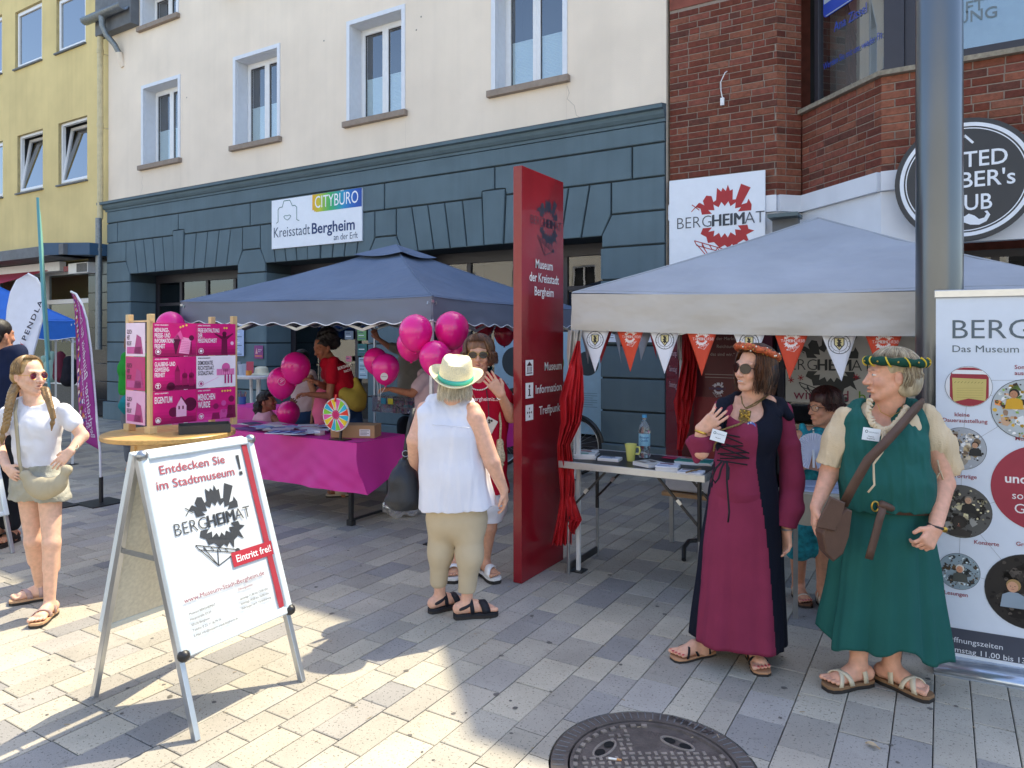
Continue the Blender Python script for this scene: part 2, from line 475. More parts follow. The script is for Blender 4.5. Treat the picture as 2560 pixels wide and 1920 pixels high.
  # signed distance modelling (bodies, clothes, hair)
class Sdf:
 def __init__(s,res=.006):
  s.res=res;s.ops=[]
 def cone(s,a,b,ra,rb=None,k=.02):
  s.ops.append(('c',np.array(a,float),np.array(b,float),ra,ra if rb is None else rb,k));return s
 def path(s,pts,rs,k=.02):
  for i in range(len(pts)-1):
   s.cone(pts[i],pts[i+1],rs[i],rs[i+1],k)
  return s
 def ell(s,c,r,R=None,k=.02):
  s.ops.append(('e',np.array(c,float),np.array(r if isinstance(r,(tuple,list))else(r,r,r),float),R,None,k));return s
 def sub(s,c,r,R=None,k=.01):
  s.ops.append(('s',np.array(c,float),np.array(r if isinstance(r,(tuple,list))else(r,r,r),float),R,None,k));return s
 def cut(s,p,n,lo=None,hi=None):
  """remove everything on the side n points to (optionally only inside box lo..hi)"""
  s.ops.append(('p',np.array(p,float),np.array(Vector(n).normalized(),float),lo,hi,0));return s
 def mesh(s,name,mats,noise=None,matf=None,paint=None,base=None,smooth=True):
  res=s.res
  los=[];his=[]
  for o in s.ops:
   if o[0]=='c':
    r=max(o[3],o[4]);los.append(np.minimum(o[1],o[2])-r);his.append(np.maximum(o[1],o[2])+r)
   elif o[0]=='e':
    r=o[2].max();los.append(o[1]-r);his.append(o[1]+r)
  pad=res*4+(noise[0]if noise else 0)
  lo=np.min(los,0)-pad;hi=np.max(his,0)+pad
  n=np.ceil((hi-lo)/res).astype(int)+1
  BIG=.12
  F=np.full(n,BIG,np.float32)
  ax=[lo[i]+np.arange(n[i])*res for i in range(3)]
  for o in s.ops:
   k=o[5]
   if o[0]=='p':
    i0=[0,0,0];i1=list(n)
    if o[3]is not None:
     for i in range(3):
      i0[i]=max(0,int((o[3][i]-lo[i])/res));i1[i]=min(n[i],int((o[4][i]-lo[i])/res)+1)
     if any(i1[i]<=i0[i]for i in range(3)):continue
    sl=tuple(slice(i0[i],i1[i])for i in range(3))
    X=(ax[0][sl[0]]-o[1][0])[:,None,None];Y=(ax[1][sl[1]]-o[1][1])[None,:,None];Z=(ax[2][sl[2]]-o[1][2])[None,None,:]
    D=X*o[2][0]+Y*o[2][1]+Z*o[2][2]
    F[sl]=np.maximum(F[sl],D)
    continue
   if o[0]=='c':
    r=max(o[3],o[4]);blo=np.minimum(o[1],o[2])-r;bhi=np.maximum(o[1],o[2])+r
   else:
    r=o[2].max();blo=o[1]-r;bhi=o[1]+r
   mg=k+res*4+.01
   i0=np.maximum(0,np.floor((blo-mg-lo)/res).astype(int));i1=np.minimum(n,np.ceil((bhi+mg-lo)/res).astype(int)+1)
   if np.any(i1<=i0):continue
   sl=tuple(slice(i0[i],i1[i])for i in range(3))
   X=ax[0][sl[0]][:,None,None];Y=ax[1][sl[1]][None,:,None];Z=ax[2][sl[2]][None,None,:]
   if o[0]=='c':
    a,b=o[1],o[2];ba=b-a;l2=max(1e-9,float(ba@ba))
    h=np.clip(((X-a[0])*ba[0]+(Y-a[1])*ba[1]+(Z-a[2])*ba[2])/l2,0,1)
    D=np.sqrt((X-a[0]-h*ba[0])**2+(Y-a[1]-h*ba[1])**2+(Z-a[2]-h*ba[2])**2)-(o[3]+(o[4]-o[3])*h)
   else:
    x=X-o[1][0];y=Y-o[1][1];z=Z-o[1][2]
    if o[3]is not None:
     m=np.array(o[3]).T
     x,y,z=(m[0,0]*x+m[0,1]*y+m[0,2]*z,m[1,0]*x+m[1,1]*y+m[1,2]*z,m[2,0]*x+m[2,1]*y+m[2,2]*z)
    q=o[2]
    k0=np.sqrt((x/q[0])**2+(y/q[1])**2+(z/q[2])**2)
    k1=np.sqrt((x/q[0]**2)**2+(y/q[1]**2)**2+(z/q[2]**2)**2)+1e-9
    D=k0*(k0-1)/k1
   A=F[sl]
   if o[0]=='s':
    D=-D
    if k>0:
     hh=np.clip(.5+.5*(D-A)/k,0,1);F[sl]=(A+(D-A)*hh+k*hh*(1-hh)).astype(np.float32)
    else:F[sl]=np.maximum(A,D)
   else:
    if k>0:
     hh=np.clip(.5+.5*(A-D)/k,0,1);F[sl]=(A+(D-A)*hh-k*hh*(1-hh)).astype(np.float32)
    else:F[sl]=np.minimum(A,D)
  if noise:
   amp,sc,seed=noise[:3];st=noise[3]if len(noise)>3 else(1,1,1)
   rng=np.random.RandomState(seed)
   idx=np.nonzero(np.abs(F)<amp*2+res*3)
   P=np.stack([ax[i][idx[i]]*st[i]for i in range(3)],0)*sc
   acc=np.zeros(P.shape[1]);wgt=1.;tot=0
   for o_ in range(4):
    d1=rng.randn(3);d1/=np.linalg.norm(d1);d2=rng.randn(3);d2/=np.linalg.norm(d2);d3=rng.randn(3)
    f=1.7**o_
    acc+=wgt*np.sin(f*(d1@P)+rng.rand()*6+1.8*np.sin(f*.7*(d2@P)+rng.rand()*6)+np.sin(f*.5*(d3@P)))
    tot+=wgt;wgt*=.62
   F[idx]+=(amp*acc/tot).astype(np.float32)
  g=vdb.FloatGrid(BIG)
  g.copyFromArray(F)
  pts,quads=g.convertToQuads(0.0)
  pts=pts*res+lo
  me=bpy.data.meshes.new(name)
  nv,nf=len(pts),len(quads)
  me.vertices.add(nv);me.vertices.foreach_set('co',pts.astype(np.float32).ravel())
  me.loops.add(nf*4);me.loops.foreach_set('vertex_index',quads[:,::-1].astype(np.int32).ravel())
  me.polygons.add(nf);me.polygons.foreach_set('loop_start',np.arange(0,nf*4,4,dtype=np.int32))
  me.polygons.foreach_set('loop_total',np.full(nf,4,np.int32))
  me.polygons.foreach_set('use_smooth',np.full(nf,smooth))
  if not isinstance(mats,(list,tuple)):mats=[mats]
  for m in mats:me.materials.append(m)
  if matf is not None:
   cen=pts[quads].mean(1)
   me.polygons.foreach_set('material_index',matf(cen).astype(np.int32))
  if base is not None:
   col=np.ones((nv,4),np.float32);col[:,:3]=base
   for(c,r,cc,st)in(paint or[]):
    d=((pts-np.array(c))/np.array(r if isinstance(r,(tuple,list))else(r,r,r)));d=np.sqrt((d**2).sum(1))
    wv=np.clip(1.6-1.6*d,0,1)[:,None]*st
    col[:,:3]=col[:,:3]*(1-wv)+np.array(cc)*wv
   at=me.color_attributes.new('Col','FLOAT_COLOR','POINT');at.data.foreach_set('color',col.ravel())
  me.update(calc_edges=True)
  me.validate()
  return me
 def build(s,name,mats,parent=None,label=None,cat=None,group=None,kind=None,**kw):
  me=s.mesh(name,mats,**kw)
  o=link(name,me,parent)
  tag(o,label,cat,group,kind)
  return o
  # GROUND
M('joint',(.05,.048,.045),rough=.95)
M('far_paving',(.30,.285,.26),rough=.85,var=.15,scale=3,dirt=.2)
speckle('paver_obj','obj');speckle('paver_att','att')
gb=MB().box(-70,60,-60,60,-.3,-.03).build('ground',MATS['far_paving'],kind='structure')
MB().box(-26,7.5,-2.0,8.9,-.029,-.0165).build('joint_bed',MATS['joint'],gb)
def paver_mesh(L,W):
 b=MB();hw,hl=W/2-.0022,L/2-.0022;c=.0035
 vs=[(x,y,z)for z,q in((-.018,0),(-.0025,0),(0,c))for x,y in((-hw+q,-hl+q),(hw-q,-hl+q),(hw-q,hl-q),(-hw+q,hl-q))]
 fs=[(8,9,10,11)]+[(l+i,l+(i+1)%4,l+4+(i+1)%4,l+4+i)for l in(0,4)for i in range(4)]
 b.add(vs,fs);return b
LENS=(.297,.248,.198)
PM={}
MHC=G(1632,1915);MHR=.397
PCOLS=[hexc('a8a295'),hexc('a19b8e'),hexc('b0a999'),hexc('9c968b'),hexc('8d8a86'),hexc('a69f92'),hexc('b3ab9a'),hexc('a09b93')]
rg=random.Random(11)
stones=[]
bounds=[-2.266,-2.114,-1.96,-1.755,-1.552,-1.403,-1.25,-1.05,-.90,-.77,-.570,-.3725,-.18,-.0315,.114]
while bounds[0]>-17:bounds.insert(0,bounds[0]-rg.choice((.15,.2,.2,.15)))
while bounds[-1]<4.5:bounds.append(bounds[-1]+rg.choice((.15,.2,.2,.15)))
for bi in range(len(bounds)-1):
 Wp=round(bounds[bi+1]-bounds[bi],4);x=(bounds[bi]+bounds[bi+1])/2
 y=-.6+rg.random()*.3
 ymax=8.3
 while y<ymax:
  L_=LENS[0]if rg.random()<.74 else(LENS[1]if rg.random()<.6 else LENS[2])
  cx,cy=x,y+L_/2;y+=L_
  dep=-cx*RY+cy*RX;lat=cx*RX+cy*RY
  if dep<.9:continue
  u=1280+F0*lat/dep;v=HY+F0*CH/dep
  if u<-250 or u>2810 or v>2150:continue
  c=list(rg.choice(PCOLS));q=.93+.14*rg.random();c=[k*q*1.06 for k in c]
  mh=math.hypot(cx-MHC.x,cy-MHC.y)
  stones.append((v if(0<=u<=2560 and v<=1960)else-1,cx,cy,(Wp,L_),c,mh,rg.uniform(-.0012,.0012),rg.uniform(-.003,.003)))
def clip_by_hole(cx,cy,L_):
 """paver polygon with the manhole circle taken out (keeps the outside part)"""
 hw,hl=L_[0]/2-.0022,L_[1]/2-.0022
 N=10;pts=[]
 P=[(-hw,-hl),(hw,-hl),(hw,hl),(-hw,hl)]
 out=[]
 for i in range(4):
  a,b=P[i],P[(i+1)%4]
  for k in range(N):
   out.append((cx+a[0]+(b[0]-a[0])*k/N,cy+a[1]+(b[1]-a[1])*k/N))
 R=MHR+.004
 res=[]
 for(x,y)in out:
  d=math.hypot(x-MHC.x,y-MHC.y)
  if d<R:
   k=R/max(d,1e-6);x,y=MHC.x+(x-MHC.x)*k,MHC.y+(y-MHC.y)*k
   x=min(max(x,cx-hw),cx+hw);y=min(max(y,cy-hl),cy+hl)
  res.append((x,y))
 return res
stones.sort(key=lambda s_:-s_[0])
cnt=0;rest=MB();restc=[]
for st in stones:
 vis,cx,cy,L_,c,mh,dz,rz_=st
 if mh<MHR+.2:
  corners=[math.hypot(cx+sx*L_[0]/2-MHC.x,cy+sy*L_[1]/2-MHC.y)for sx in(-1,1)for sy in(-1,1)]
  if max(corners)<MHR+.01:continue
  if min(corners)<MHR+.06 or mh<MHR:
   pts=clip_by_hole(cx,cy,L_)
   b=MB();b.prism([(x,y,-.018)for x,y in pts],(0,0,.018))
   if vis>0 and cnt<300:
    o=b.build('paving_stone',MATS['paver_obj'],gb);o.color=(*c,1);cnt+=1
   continue
 if vis>0 and cnt<300:
  if L_ not in PM:PM[L_]=paver_mesh(L_[1],L_[0]).mesh('paving_stone',MATS['paver_obj'])
  o=link('paving_stone',PM[L_],gb,(cx,cy,dz),(0,0,rz_));o.color=(*c,1);cnt+=1
 else:
  n0=len(rest.v)
  b=paver_mesh(L_[1],L_[0])
  rest.add([(p[0]+cx,p[1]+cy,p[2]+dz)for p in b.v],b.f)
  restc+=[c]*(len(rest.v)-n0)
ro=rest.build('paving_stones',MATS['paver_att'],gb,kind='stuff')
at=ro.data.color_attributes.new('Col','FLOAT_COLOR','POINT')
at.data.foreach_set('color',np.array([(*c,1)for c in restc],np.float32).ravel())
# MATERIALS OF THE HOUSES
M('cream_render',hexc('f1e2cd'),rough=.9,var=.035,scale=1.2,bump=.6,bscale=90,dirt=.08,streak=.035)
M('yellow_render',hexc('e0cb8e'),rough=.9,var=.05,scale=1.2,bump=.6,bscale=70,dirt=.12,streak=.06)
M('blue_render',hexc('657880'),rough=.8,var=.06,scale=2.5,bump=.4,bscale=120,dirt=.10,streak=.10,spec=.3)
M('blue_dark',hexc('333f44'),rough=.8,var=.06)
M('sill_stone',hexc('9a8b7d'),rough=.85,var=.1,scale=14,bump=.2,dirt=.15)
M('pvc_white',hexc('e9eaea'),rough=.4,var=.03)
M('reveal_white',hexc('dfe3e8'),rough=.6,var=.03)
M('seal_dark',(.02,.02,.02),rough=.5)
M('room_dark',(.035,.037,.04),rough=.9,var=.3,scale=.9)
M('blind_white',hexc('dfe9ea'),rough=.9,var=.05,scale=40,stretch=(1,1,60))
M('zinc',hexc('7e8487'),rough=.45,metal=.6,var=.18,scale=30)
M('pipe_cream',hexc('cdbf96'),rough=.6,var=.1)
M('lead_grey',hexc('6f7275'),rough=.7,var=.12,scale=8,dirt=.2)
M('brick_obj',spec=.25,rough=.85,src='obj',var=.22,scale=26,bump=1.2,bscale=60,detail=5)
M('brick_att',spec=.25,rough=.85,src='att',var=.22,scale=26,bump=1.2,bscale=60,detail=5)
M('mortar',hexc('94867a'),rough=.95,var=.12,scale=40,bump=.5)
M('brick_plain',hexc('844a3c'),rough=.9,var=.2,scale=9)
M('fascia_white',hexc('e4e8ee'),rough=.5,var=.04,scale=3,dirt=.12)
M('frame_dark',hexc('35333a'),rough=.4,var=.06)
M('mouldy_stone',hexc('9c927f'),rough=.9,var=.25,scale=30,bump=.5,dirt=.3)
glassmat('pane_glass',(.88,.92,.94),dens=.2)
glassmat('shop_glass',(.55,.6,.62),dens=.06)
glassmat('clear_glass',(.93,.96,.97),dens=.0)
WY=8.10
def wall_holes(b,x0,x1,z0,z1,holes,Y):
 xs=sorted(set([x0,x1]+[min(max(h[i],x0),x1)for h in holes for i in(0,1)]))
 zs=sorted(set([z0,z1]+[min(max(h[i],z0),z1)for h in holes for i in(2,3)]))
 for i in range(len(xs)-1):
  for j in range(len(zs)-1):
   cx,cz=(xs[i]+xs[i+1])/2,(zs[j]+zs[j+1])/2
   if any(h[0]<cx<h[1]and h[2]<cz<h[3]for h in holes):continue
   b.add([(xs[i],Y,zs[j]),(xs[i+1],Y,zs[j]),(xs[i+1],Y,zs[j+1]),(xs[i],Y,zs[j+1])],[(0,1,2,3)])
def frame_rect(b,x0,x1,z0,z1,w,y0,y1):
 b.box(x0,x0+w,y0,y1,z0,z1);b.box(x1-w,x1,y0,y1,z0,z1)
 b.box(x0+w,x1-w,y0,y1,z0,z0+w);b.box(x0+w,x1-w,y0,y1,z1-w,z1)
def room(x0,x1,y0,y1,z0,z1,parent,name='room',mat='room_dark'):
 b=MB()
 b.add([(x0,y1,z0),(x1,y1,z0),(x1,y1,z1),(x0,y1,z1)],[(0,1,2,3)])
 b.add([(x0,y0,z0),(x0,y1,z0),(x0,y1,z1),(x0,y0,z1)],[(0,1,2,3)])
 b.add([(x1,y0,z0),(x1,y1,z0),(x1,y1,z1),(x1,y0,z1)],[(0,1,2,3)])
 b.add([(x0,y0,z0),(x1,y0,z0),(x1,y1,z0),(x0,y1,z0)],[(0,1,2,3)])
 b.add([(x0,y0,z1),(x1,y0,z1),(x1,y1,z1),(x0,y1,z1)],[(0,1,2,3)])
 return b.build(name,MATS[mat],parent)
 # CREAM HOUSE
cream=thing('cream_house','cream plastered house with a blue-grey block-patterned ground floor and white double windows','house',(-8.6,8.1,0))
def RP(parent,o):
 o.parent=parent;o.matrix_parent_inverse=Matrix.Translation(parent.location).inverted()if parent.rotation_euler.z==0 else parent.matrix_basis.inverted()
 return o
XL,XR=-14.5,-2.78
ZTOP=8.72
wins=[]
for(u0,u1,vl,vr,vbl,vbr)in((354.6,451.5,214.6,184.7,412,394.6),(584,701,144.6,108.9,365,345),(867.7,1013.6,58.6,13.5,308.7,279.7),(1229.3,1418.7,None,None,231.5,191)):
 x0,zb0=onY(u0,WY,vbl);x1,zb1=onY(u1,WY,vbr)
 wins.append([x0,x1,(zb0+zb1)/2,None])
zb=sum(w_[2]for w_ in wins)/4
x0,zt0=onY(354.6,WY,214.6);_,zt1=onY(451.5,WY,184.7);_,zt2=onY(867.7,WY,58.6)
zt=(zt0+zt1+zt2)/3
print('cream windows',[(round(a[0],2),round(a[1],2))for a in wins],'z',round(zb,2),round(zt,2))
for w_ in wins:w_[2]=zb;w_[3]=zt
s0=onY(346,WY,34);s1=onY(573.5,WY,47)
zb2=(s0[1]+s1[1])/2+.06
for(u0,u1)in((352,447),(578,700)):
 wins.append([onY(u0,WY),onY(u1,WY),zb2,zb2+.72])
wins.append([onY(867,WY),onY(1013,WY),zb2,zb2+.72]);wins.append([onY(1229,WY),onY(1418,WY),zb2,zb2+.72])
ZC=4.19
b=MB();wall_holes(b,XL,XR,ZC,ZTOP,[(w_[0]+.02,w_[1]-.02,w_[2]+.01,w_[3]-.02)for w_ in wins],WY)
b.box(XL,-3.3,WY,10.5,ZTOP+.01,10.35);b.box(XL,XR,10.3,16,0,ZTOP-.01);b.box(XL,XR,WY+.001,10.3,ZTOP-.06,ZTOP)  # first box: unseen upper storey, height and step shaped for its ground shadow
b.box(XL,XL+.05,WY+.002,10.3,0,ZTOP-.02);b.box(XR-.05,XR,WY+.002,10.3,0,ZTOP-.02)
b.box(XL+.05,XR-.05,WY+.6,10.3,3.2,3.3)
RP(cream,b.build('wall',MATS['cream_render'],cat=None))
def add_window(root,x0,x1,z0,z1,Y,blind=True,casing=True,dep=.24,tilt=False,sill=True,sillmat='sill_stone',double=True,gm='pane_glass',reveal='reveal_white'):
 wn=MB();cw=.065
 if casing:
  wn.box(x0,x0+cw,Y-.018,Y+.03,z0,z1);wn.box(x1-cw,x1,Y-.018,Y+.03,z0,z1);wn.box(x0+cw,x1-cw,Y-.018,Y+.03,z1-cw,z1)
 else:cw=.0
 a0,a1,c1=x0+cw,x1-cw,z1-cw
 wn.box(a0-.02,a0+.004,Y+.031 if casing else Y+.002,Y+dep+.06,z0,c1);wn.box(a1-.004,a1+.02,Y+.031 if casing else Y+.002,Y+dep+.06,z0,c1);wn.box(a0,a1,Y+.031 if casing else Y+.002,Y+dep+.06,c1-.004,c1+.02)
 wo=wn.build('window',MATS[reveal]);RP(root,wo)
 f=MB();frame_rect(f,a0+.004,a1-.004,z0+.01,c1-.004,.05,Y+dep,Y+dep+.07)
 fo=f.build('frame',MATS['pvc_white'],bev=.004);RP(wo,fo)
 xm=(a0+a1)/2
 i0,i1,j0,j1=a0+.045,a1-.045,z0+.05,c1-.045
 sashes=[(i0,xm),(xm,i1)]if double else[(i0,i1)]
 for(p,q)in sashes:
  s=MB();frame_rect(s,p,q,j0,j1,.058,Y+dep-.02,Y+dep+.045)
  s.mi=1
  frame_rect(s,p+.052,q-.052,j0+.052,j1-.052,.012,Y+dep+.0,Y+dep+.03)
  so=s.build('sash',[MATS['pvc_white'],MATS['seal_dark']],bev=.004)
  g=MB().box(p+.06,q-.06,Y+dep+.008,Y+dep+.014,j0+.06,j1-.06)
  go=g.build('pane',MATS[gm]);RP(wo,go);RP(wo,so)
  if blind:
   bl=MB();n=26;zt_=j0+(j1-j0)*blind
   def fn(u_,v_,p=p,q=q):
    k=int(round(v_*2*n));return(p+.062+(q-p-.124)*u_,Y+dep+.022+(.010 if k%2 else 0),j0+.06+(zt_-j0-.06)*v_)
   bl.sheet(1,2*n,fn,smooth=False)
   bl.box(p+.06,q-.06,Y+dep+.02,Y+dep+.034,zt_,zt_+.014)
   RP(wo,bl.build('blind',MATS['blind_white']))
 if tilt:
  pass
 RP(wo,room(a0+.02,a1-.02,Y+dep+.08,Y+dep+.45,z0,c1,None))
 if sill:
  RP(wo,MB().box(x0-.045,x1+.04,Y-.075,Y+dep,z0-.085,z0+.004).build('sill',MATS[sillmat],bev=.006))
 return wo
for i,w_ in enumerate(wins):
 add_window(cream,*w_,WY,blind=.46 if i<4 else 0)
r=MB();xa,xb=onY(575,WY)-.1,onY(702,WY)-.1
for k in range(4):
 r.bar((xa,WY-.16,zb2+.04+k*.07),(xb,WY-.16,zb2+.04+k*.07),.018)
for xq in(xa,xb):r.bar((xq,WY-.16,zb2-.02),(xq,WY-.16,zb2+.5),.022);r.bar((xq,WY-.16,zb2+.03),(xq,WY,zb2+.03),.018)
RP(cream,r.build('balcony_rail',MATS['lead_grey']))
cr=Print((0,WY-.001,0),(1,0,0),(0,0,1))
cx_,cz_=onY(1418,WY,214)
pts=[(0,0),(.03,-.1),(.0,-.17),(.1,-.27),(.13,-.4),(.28,-.5),(.36,-.56)]
for i in range(len(pts)-1):cr.line(cx_+pts[i][0],cz_+pts[i][1],cx_+pts[i+1][0],cz_+pts[i+1][1],.004,'a39a8c')
cx_,cz_=onY(357,WY,441)
pts=[(0,0),(-.04,-.12),(.0,-.2),(-.06,-.3),(-.09,-.42)]
for i in range(len(pts)-1):cr.line(cx_+pts[i][0],cz_+pts[i][1],cx_+pts[i+1][0],cz_+pts[i+1][1],.004,'b3a99a')
for(u_,v_)in((1041,75),(467,244),(1053,42),(810,102)):
 q=onY(u_,WY,v_);cr.circ(q[0],q[1],.014,'8d857a',8)
for u_ in(1416,1014,702,451):
 q=onY(u_,WY);cr.rect(q-.002,ZC+.2,.003,4.62-ZC if u_!=1416 else .62,'cdbfae')
RP(cream,cr.build('wall_marks'))
prof=[(0,4.19),(.035,4.19),(.035,4.225),(.06,4.235),(.09,4.27),(.10,4.30),(.10,4.315),(.15,4.325),(.15,4.37),(0,4.40)]
cb=MB()
n=len(prof);xs2=(XL-.02,XR+.0)
vs=[(x-(p[0]if x<-10 else-p[0]*0),WY-p[1-1],p[1])for x in xs2 for p in prof]
cb.add(vs,[(i,i+1,n+i+1,n+i)for i in range(n-1)]+[tuple(range(n)),tuple(range(n,2*n))[::-1]])
RP(cream,cb.build('cornice',MATS['blue_render']))
RP(cream,MB().add([(XL-.17,WY-.155,4.374),(XR,WY-.155,4.374),(XR,WY,4.405),(XL-.17,WY,4.405),(XL-.17,WY-.155,4.368),(XR,WY-.155,4.368)],[(0,1,2,3),(4,5,1,0)]).build('flashing',MATS['lead_grey']))
OPN=[(-13.70,-10.44),(-9.74,-7.42),(-6.76,-3.585)]
ZO=2.90
def blk(poly,parent=cream,y=WY,th=.038):
 o=MB().prism([(p[0],y,p[1])for p in poly],(0,-th,0),ch=.008).build('block',MATS['blue_render'])
 RP(parent,o);return o
b=MB();wall_holes(b,XL,XR,0,ZC,[(o[0],o[1],-1,ZO)for o in OPN],WY-.002)
for(p,q)in OPN:
 b.box(p-.03,p,WY-.001,WY+.58,0,ZO+.02);b.box(q,q+.03,WY-.001,WY+.58,0,ZO+.02)
 b.box(p-.03,q+.03,WY-.001,WY+.6,ZO,ZO+.03)
RP(cream,b.build('ground_floor_wall',MATS['blue_dark']))
g_=.011
def rb(x0,x1,z0,z1):blk([(x0+g_,z0+g_),(x1-g_,z0+g_),(x1-g_,z1-g_),(x0+g_,z1-g_)])
rb(XL,XR,3.95,4.19)
js=[XL]+[onY(u_,WY)for u_ in(298,450,629.5,820,965,1240,1583)]+[XR]
KEYS=[onY(451,WY),(OPN[1][0]+OPN[1][1])/2,(OPN[2][0]+OPN[2][1])/2]
KW=[.17,.17,.19]
for i in range(len(js)-1):
 x0,x1=js[i],js[i+1]
 poly=[(x0+g_,3.55+g_)]
 for kx,kw in zip(KEYS,KW):
  a,c_=kx-kw,kx+kw
  if a<x1 and c_>x0:
   if a>x0:poly+=[(a-g_,3.55+g_),(a-g_,3.64+g_)]
   else:poly[0]=(x0+g_,3.64+g_)
   if c_<x1:poly+=[(c_+g_,3.64+g_),(c_+g_,3.55+g_)]
   else:poly+=[(x1-g_,3.64+g_)]
 if abs(poly[-1][0]-(x1-g_))>1e-6:poly.append((x1-g_,3.55+g_))
 poly+=[(x1-g_,3.95-g_),(x0+g_,3.95-g_)]
 blk(poly)
HI=.12
for(p,q),kx,kw in zip(OPN,KEYS,KW):
 kb=kw*.82
 blk([(kx-kb+g_,ZO),(kx+kb-g_,ZO),(kx+kw-g_,3.64-g_),(kx-kw+g_,3.64-g_)],th=.05)
 nv=5 if(q-p)>3 else 4
 for sgn in(-1,1):
  e=p if sgn<0 else q
  for i in range(nv):
   t0,t1=i/nv,(i+1)/nv
   b0=kx+sgn*kb+(e-kx-sgn*kb)*t0;b1=kx+sgn*kb+(e-kx-sgn*kb)*t1
   et=e+sgn*HI
   T0=kx+sgn*kw+(et-kx-sgn*kw)*(t0**.95);T1=kx+sgn*kw+(et-kx-sgn*kw)*(t1**.95)
   s_=sgn
   pol=[(b0+s_*g_,ZO),(b1-s_*g_,ZO)]
   if i==nv-1:pol+=[(et-s_*g_,3.15),(et-s_*g_,3.55-g_)]
   else:pol+=[(T1-s_*g_,3.55-g_)]
   pol+=[(T0+s_*g_,3.55-g_)]
   if sgn<0:pol=pol[::-1]
   blk(pol)
PIERS=[(XL,OPN[0][0]),(OPN[0][1],OPN[1][0]),(OPN[1][1],OPN[2][0]),(OPN[2][1],XR)]
for i,(p,q)in enumerate(PIERS):
 l_,r_=(HI if i>0 else 0),(HI if i<3 else 0)
 blk([(p+l_+g_,3.15+g_),(q-r_-g_,3.15+g_),(q-r_-g_,3.55-g_),(p+l_+g_,3.55-g_)])
 blk([(p+(g_ if not l_ else 0),2.75+g_),(q-(g_ if not r_ else 0),2.75+g_),(q-(g_ if not r_ else 0),ZO-.0),(q-r_-g_,3.15-g_),(p+l_+g_,3.15-g_),(p+(g_ if not l_ else 0),ZO)])
 z=2.75
 while z>.45:
  z0=max(.35,z-.4)
  blk([(p+(g_ if not l_ else 0),z0+g_),(q-(g_ if not r_ else .0),z0+g_),(q-(g_ if not r_ else .0),z-g_),(p+(g_ if not l_ else 0),z-g_)])
  if i<3:
   RP(cream,MB().prism([(q,WY-.03,z0+g_),(q,WY+.5,z0+g_),(q,WY+.5,z-g_),(q,WY-.03,z-g_)],(.022,0,0),ch=.006).build('block',MATS['blue_render']))
  if i>0:
   RP(cream,MB().prism([(p,WY-.03,z0+g_),(p,WY+.5,z0+g_),(p,WY+.5,z-g_),(p,WY-.03,z-g_)],(-.022,0,0),ch=.006).build('block',MATS['blue_render']))
  z-=.4
 RP(cream,MB().box(p-.03,q+.03,WY-.1,WY+.52,0,.35).build('plinth',MATS['blue_render'],bev=.01))
for k,(p,q)in enumerate(OPN):
 Yg=WY+.52
 f=MB()
 n_=4 if k!=1 else 3
 zt_=2.86
 f.box(p,q,Yg,Yg+.07,zt_-.12,ZO);f.box(p,q,Yg,Yg+.08,0,.32);f.box(p,p+.09,Yg,Yg+.07,.32,zt_-.12);f.box(q-.09,q,Yg,Yg+.07,.32,zt_-.12)
 for i in range(1,n_):
  xq=p+(q-p)*i/n_;f.box(xq-.035,xq+.035,Yg,Yg+.07,.32,zt_-.12)
 f.box(p+.09,q-.09,Yg+.005,Yg+.065,2.28,2.34)
 fo=f.build('shopfront',MATS['frame_dark'],bev=.004);RP(cream,fo)
 for i in range(n_):
  a_,c_=p+(q-p)*i/n_+.035,p+(q-p)*(i+1)/n_-.035
  RP(fo,MB().box(a_,c_,Yg+.03,Yg+.036,.32,2.28).build('pane',MATS['shop_glass']))
  RP(fo,MB().box(a_,c_,Yg+.03,Yg+.036,2.34,zt_-.12).build('pane',MATS['shop_glass']))
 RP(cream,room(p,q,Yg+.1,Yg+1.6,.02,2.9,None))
dp=thing('downpipe','long rain downpipe, cream above and galvanised below, between the yellow and the cream house','downpipe',(-14.62,8.0,0))
xp=-14.60
RP(dp,MB().tube([(xp,7.99,8.0),(xp,7.99,4.05)],.055,14).build('upper_pipe',MATS['pipe_cream']))
RP(dp,MB().tube([(xp,7.96,4.06),(xp,7.96,1.4)],.06,14).build('lower_pipe',MATS['zinc']))
for z in(7.4,5.9):
 b=MB().tube([(xp,7.99,z),(xp,7.99,z+.09)],.064,14);b.bar((xp,7.99,z),(xp+.07,8.2,z),.015);RP(dp,b.build('bracket',MATS['pipe_cream']))
for z in(3.4,2.1):
 RP(dp,MB().tube([(xp,7.96,z),(xp,7.96,z+.05)],.067,14).build('bracket',MATS['zinc']))
gu=thing('gutter','grey zinc gutter corner with a swan-neck outlet at the top of the facade','gutter',(-14.2,7.8,8.3))
gz=onY(260,7.8,30)[1]
gx0,gx1=onY(212,7.8),onY(308,7.8)
b=MB();
N_=10
def gfn(u_,v_):
 a=PI*v_;return(gx0+(gx1-gx0)*u_,7.8-.1*math.cos(a)*1.0,gz-.1*math.sin(a))
b.sheet(1,N_,gfn)
RP(gu,b.build('channel',MATS['zinc'],solid=.006))
ox=onY(256,7.8)
RP(gu,MB().tube([(ox,7.8,gz-.08),(ox,7.8,gz-.25),(ox+.03,7.86,gz-.42),(ox+.12,7.98,gz-.6),(ox+.16,8.04,gz-.75)],[.07,.055,.055,.055,.05],14).build('outlet',MATS['zinc']))
RP(gu,MB().tube([(ox+.16,8.04,gz-.74),(ox+.17,8.07,gz-.9),(ox+.19,8.12,gz-1.0)],.06,14).build('elbow',MATS['cream_render']))
RP(gu,MB().box(gx0+.15,gx1+.04,7.92,8.098,gz-.32,gz+.6).build('fascia_board',MATS['lead_grey'],bev=.01))
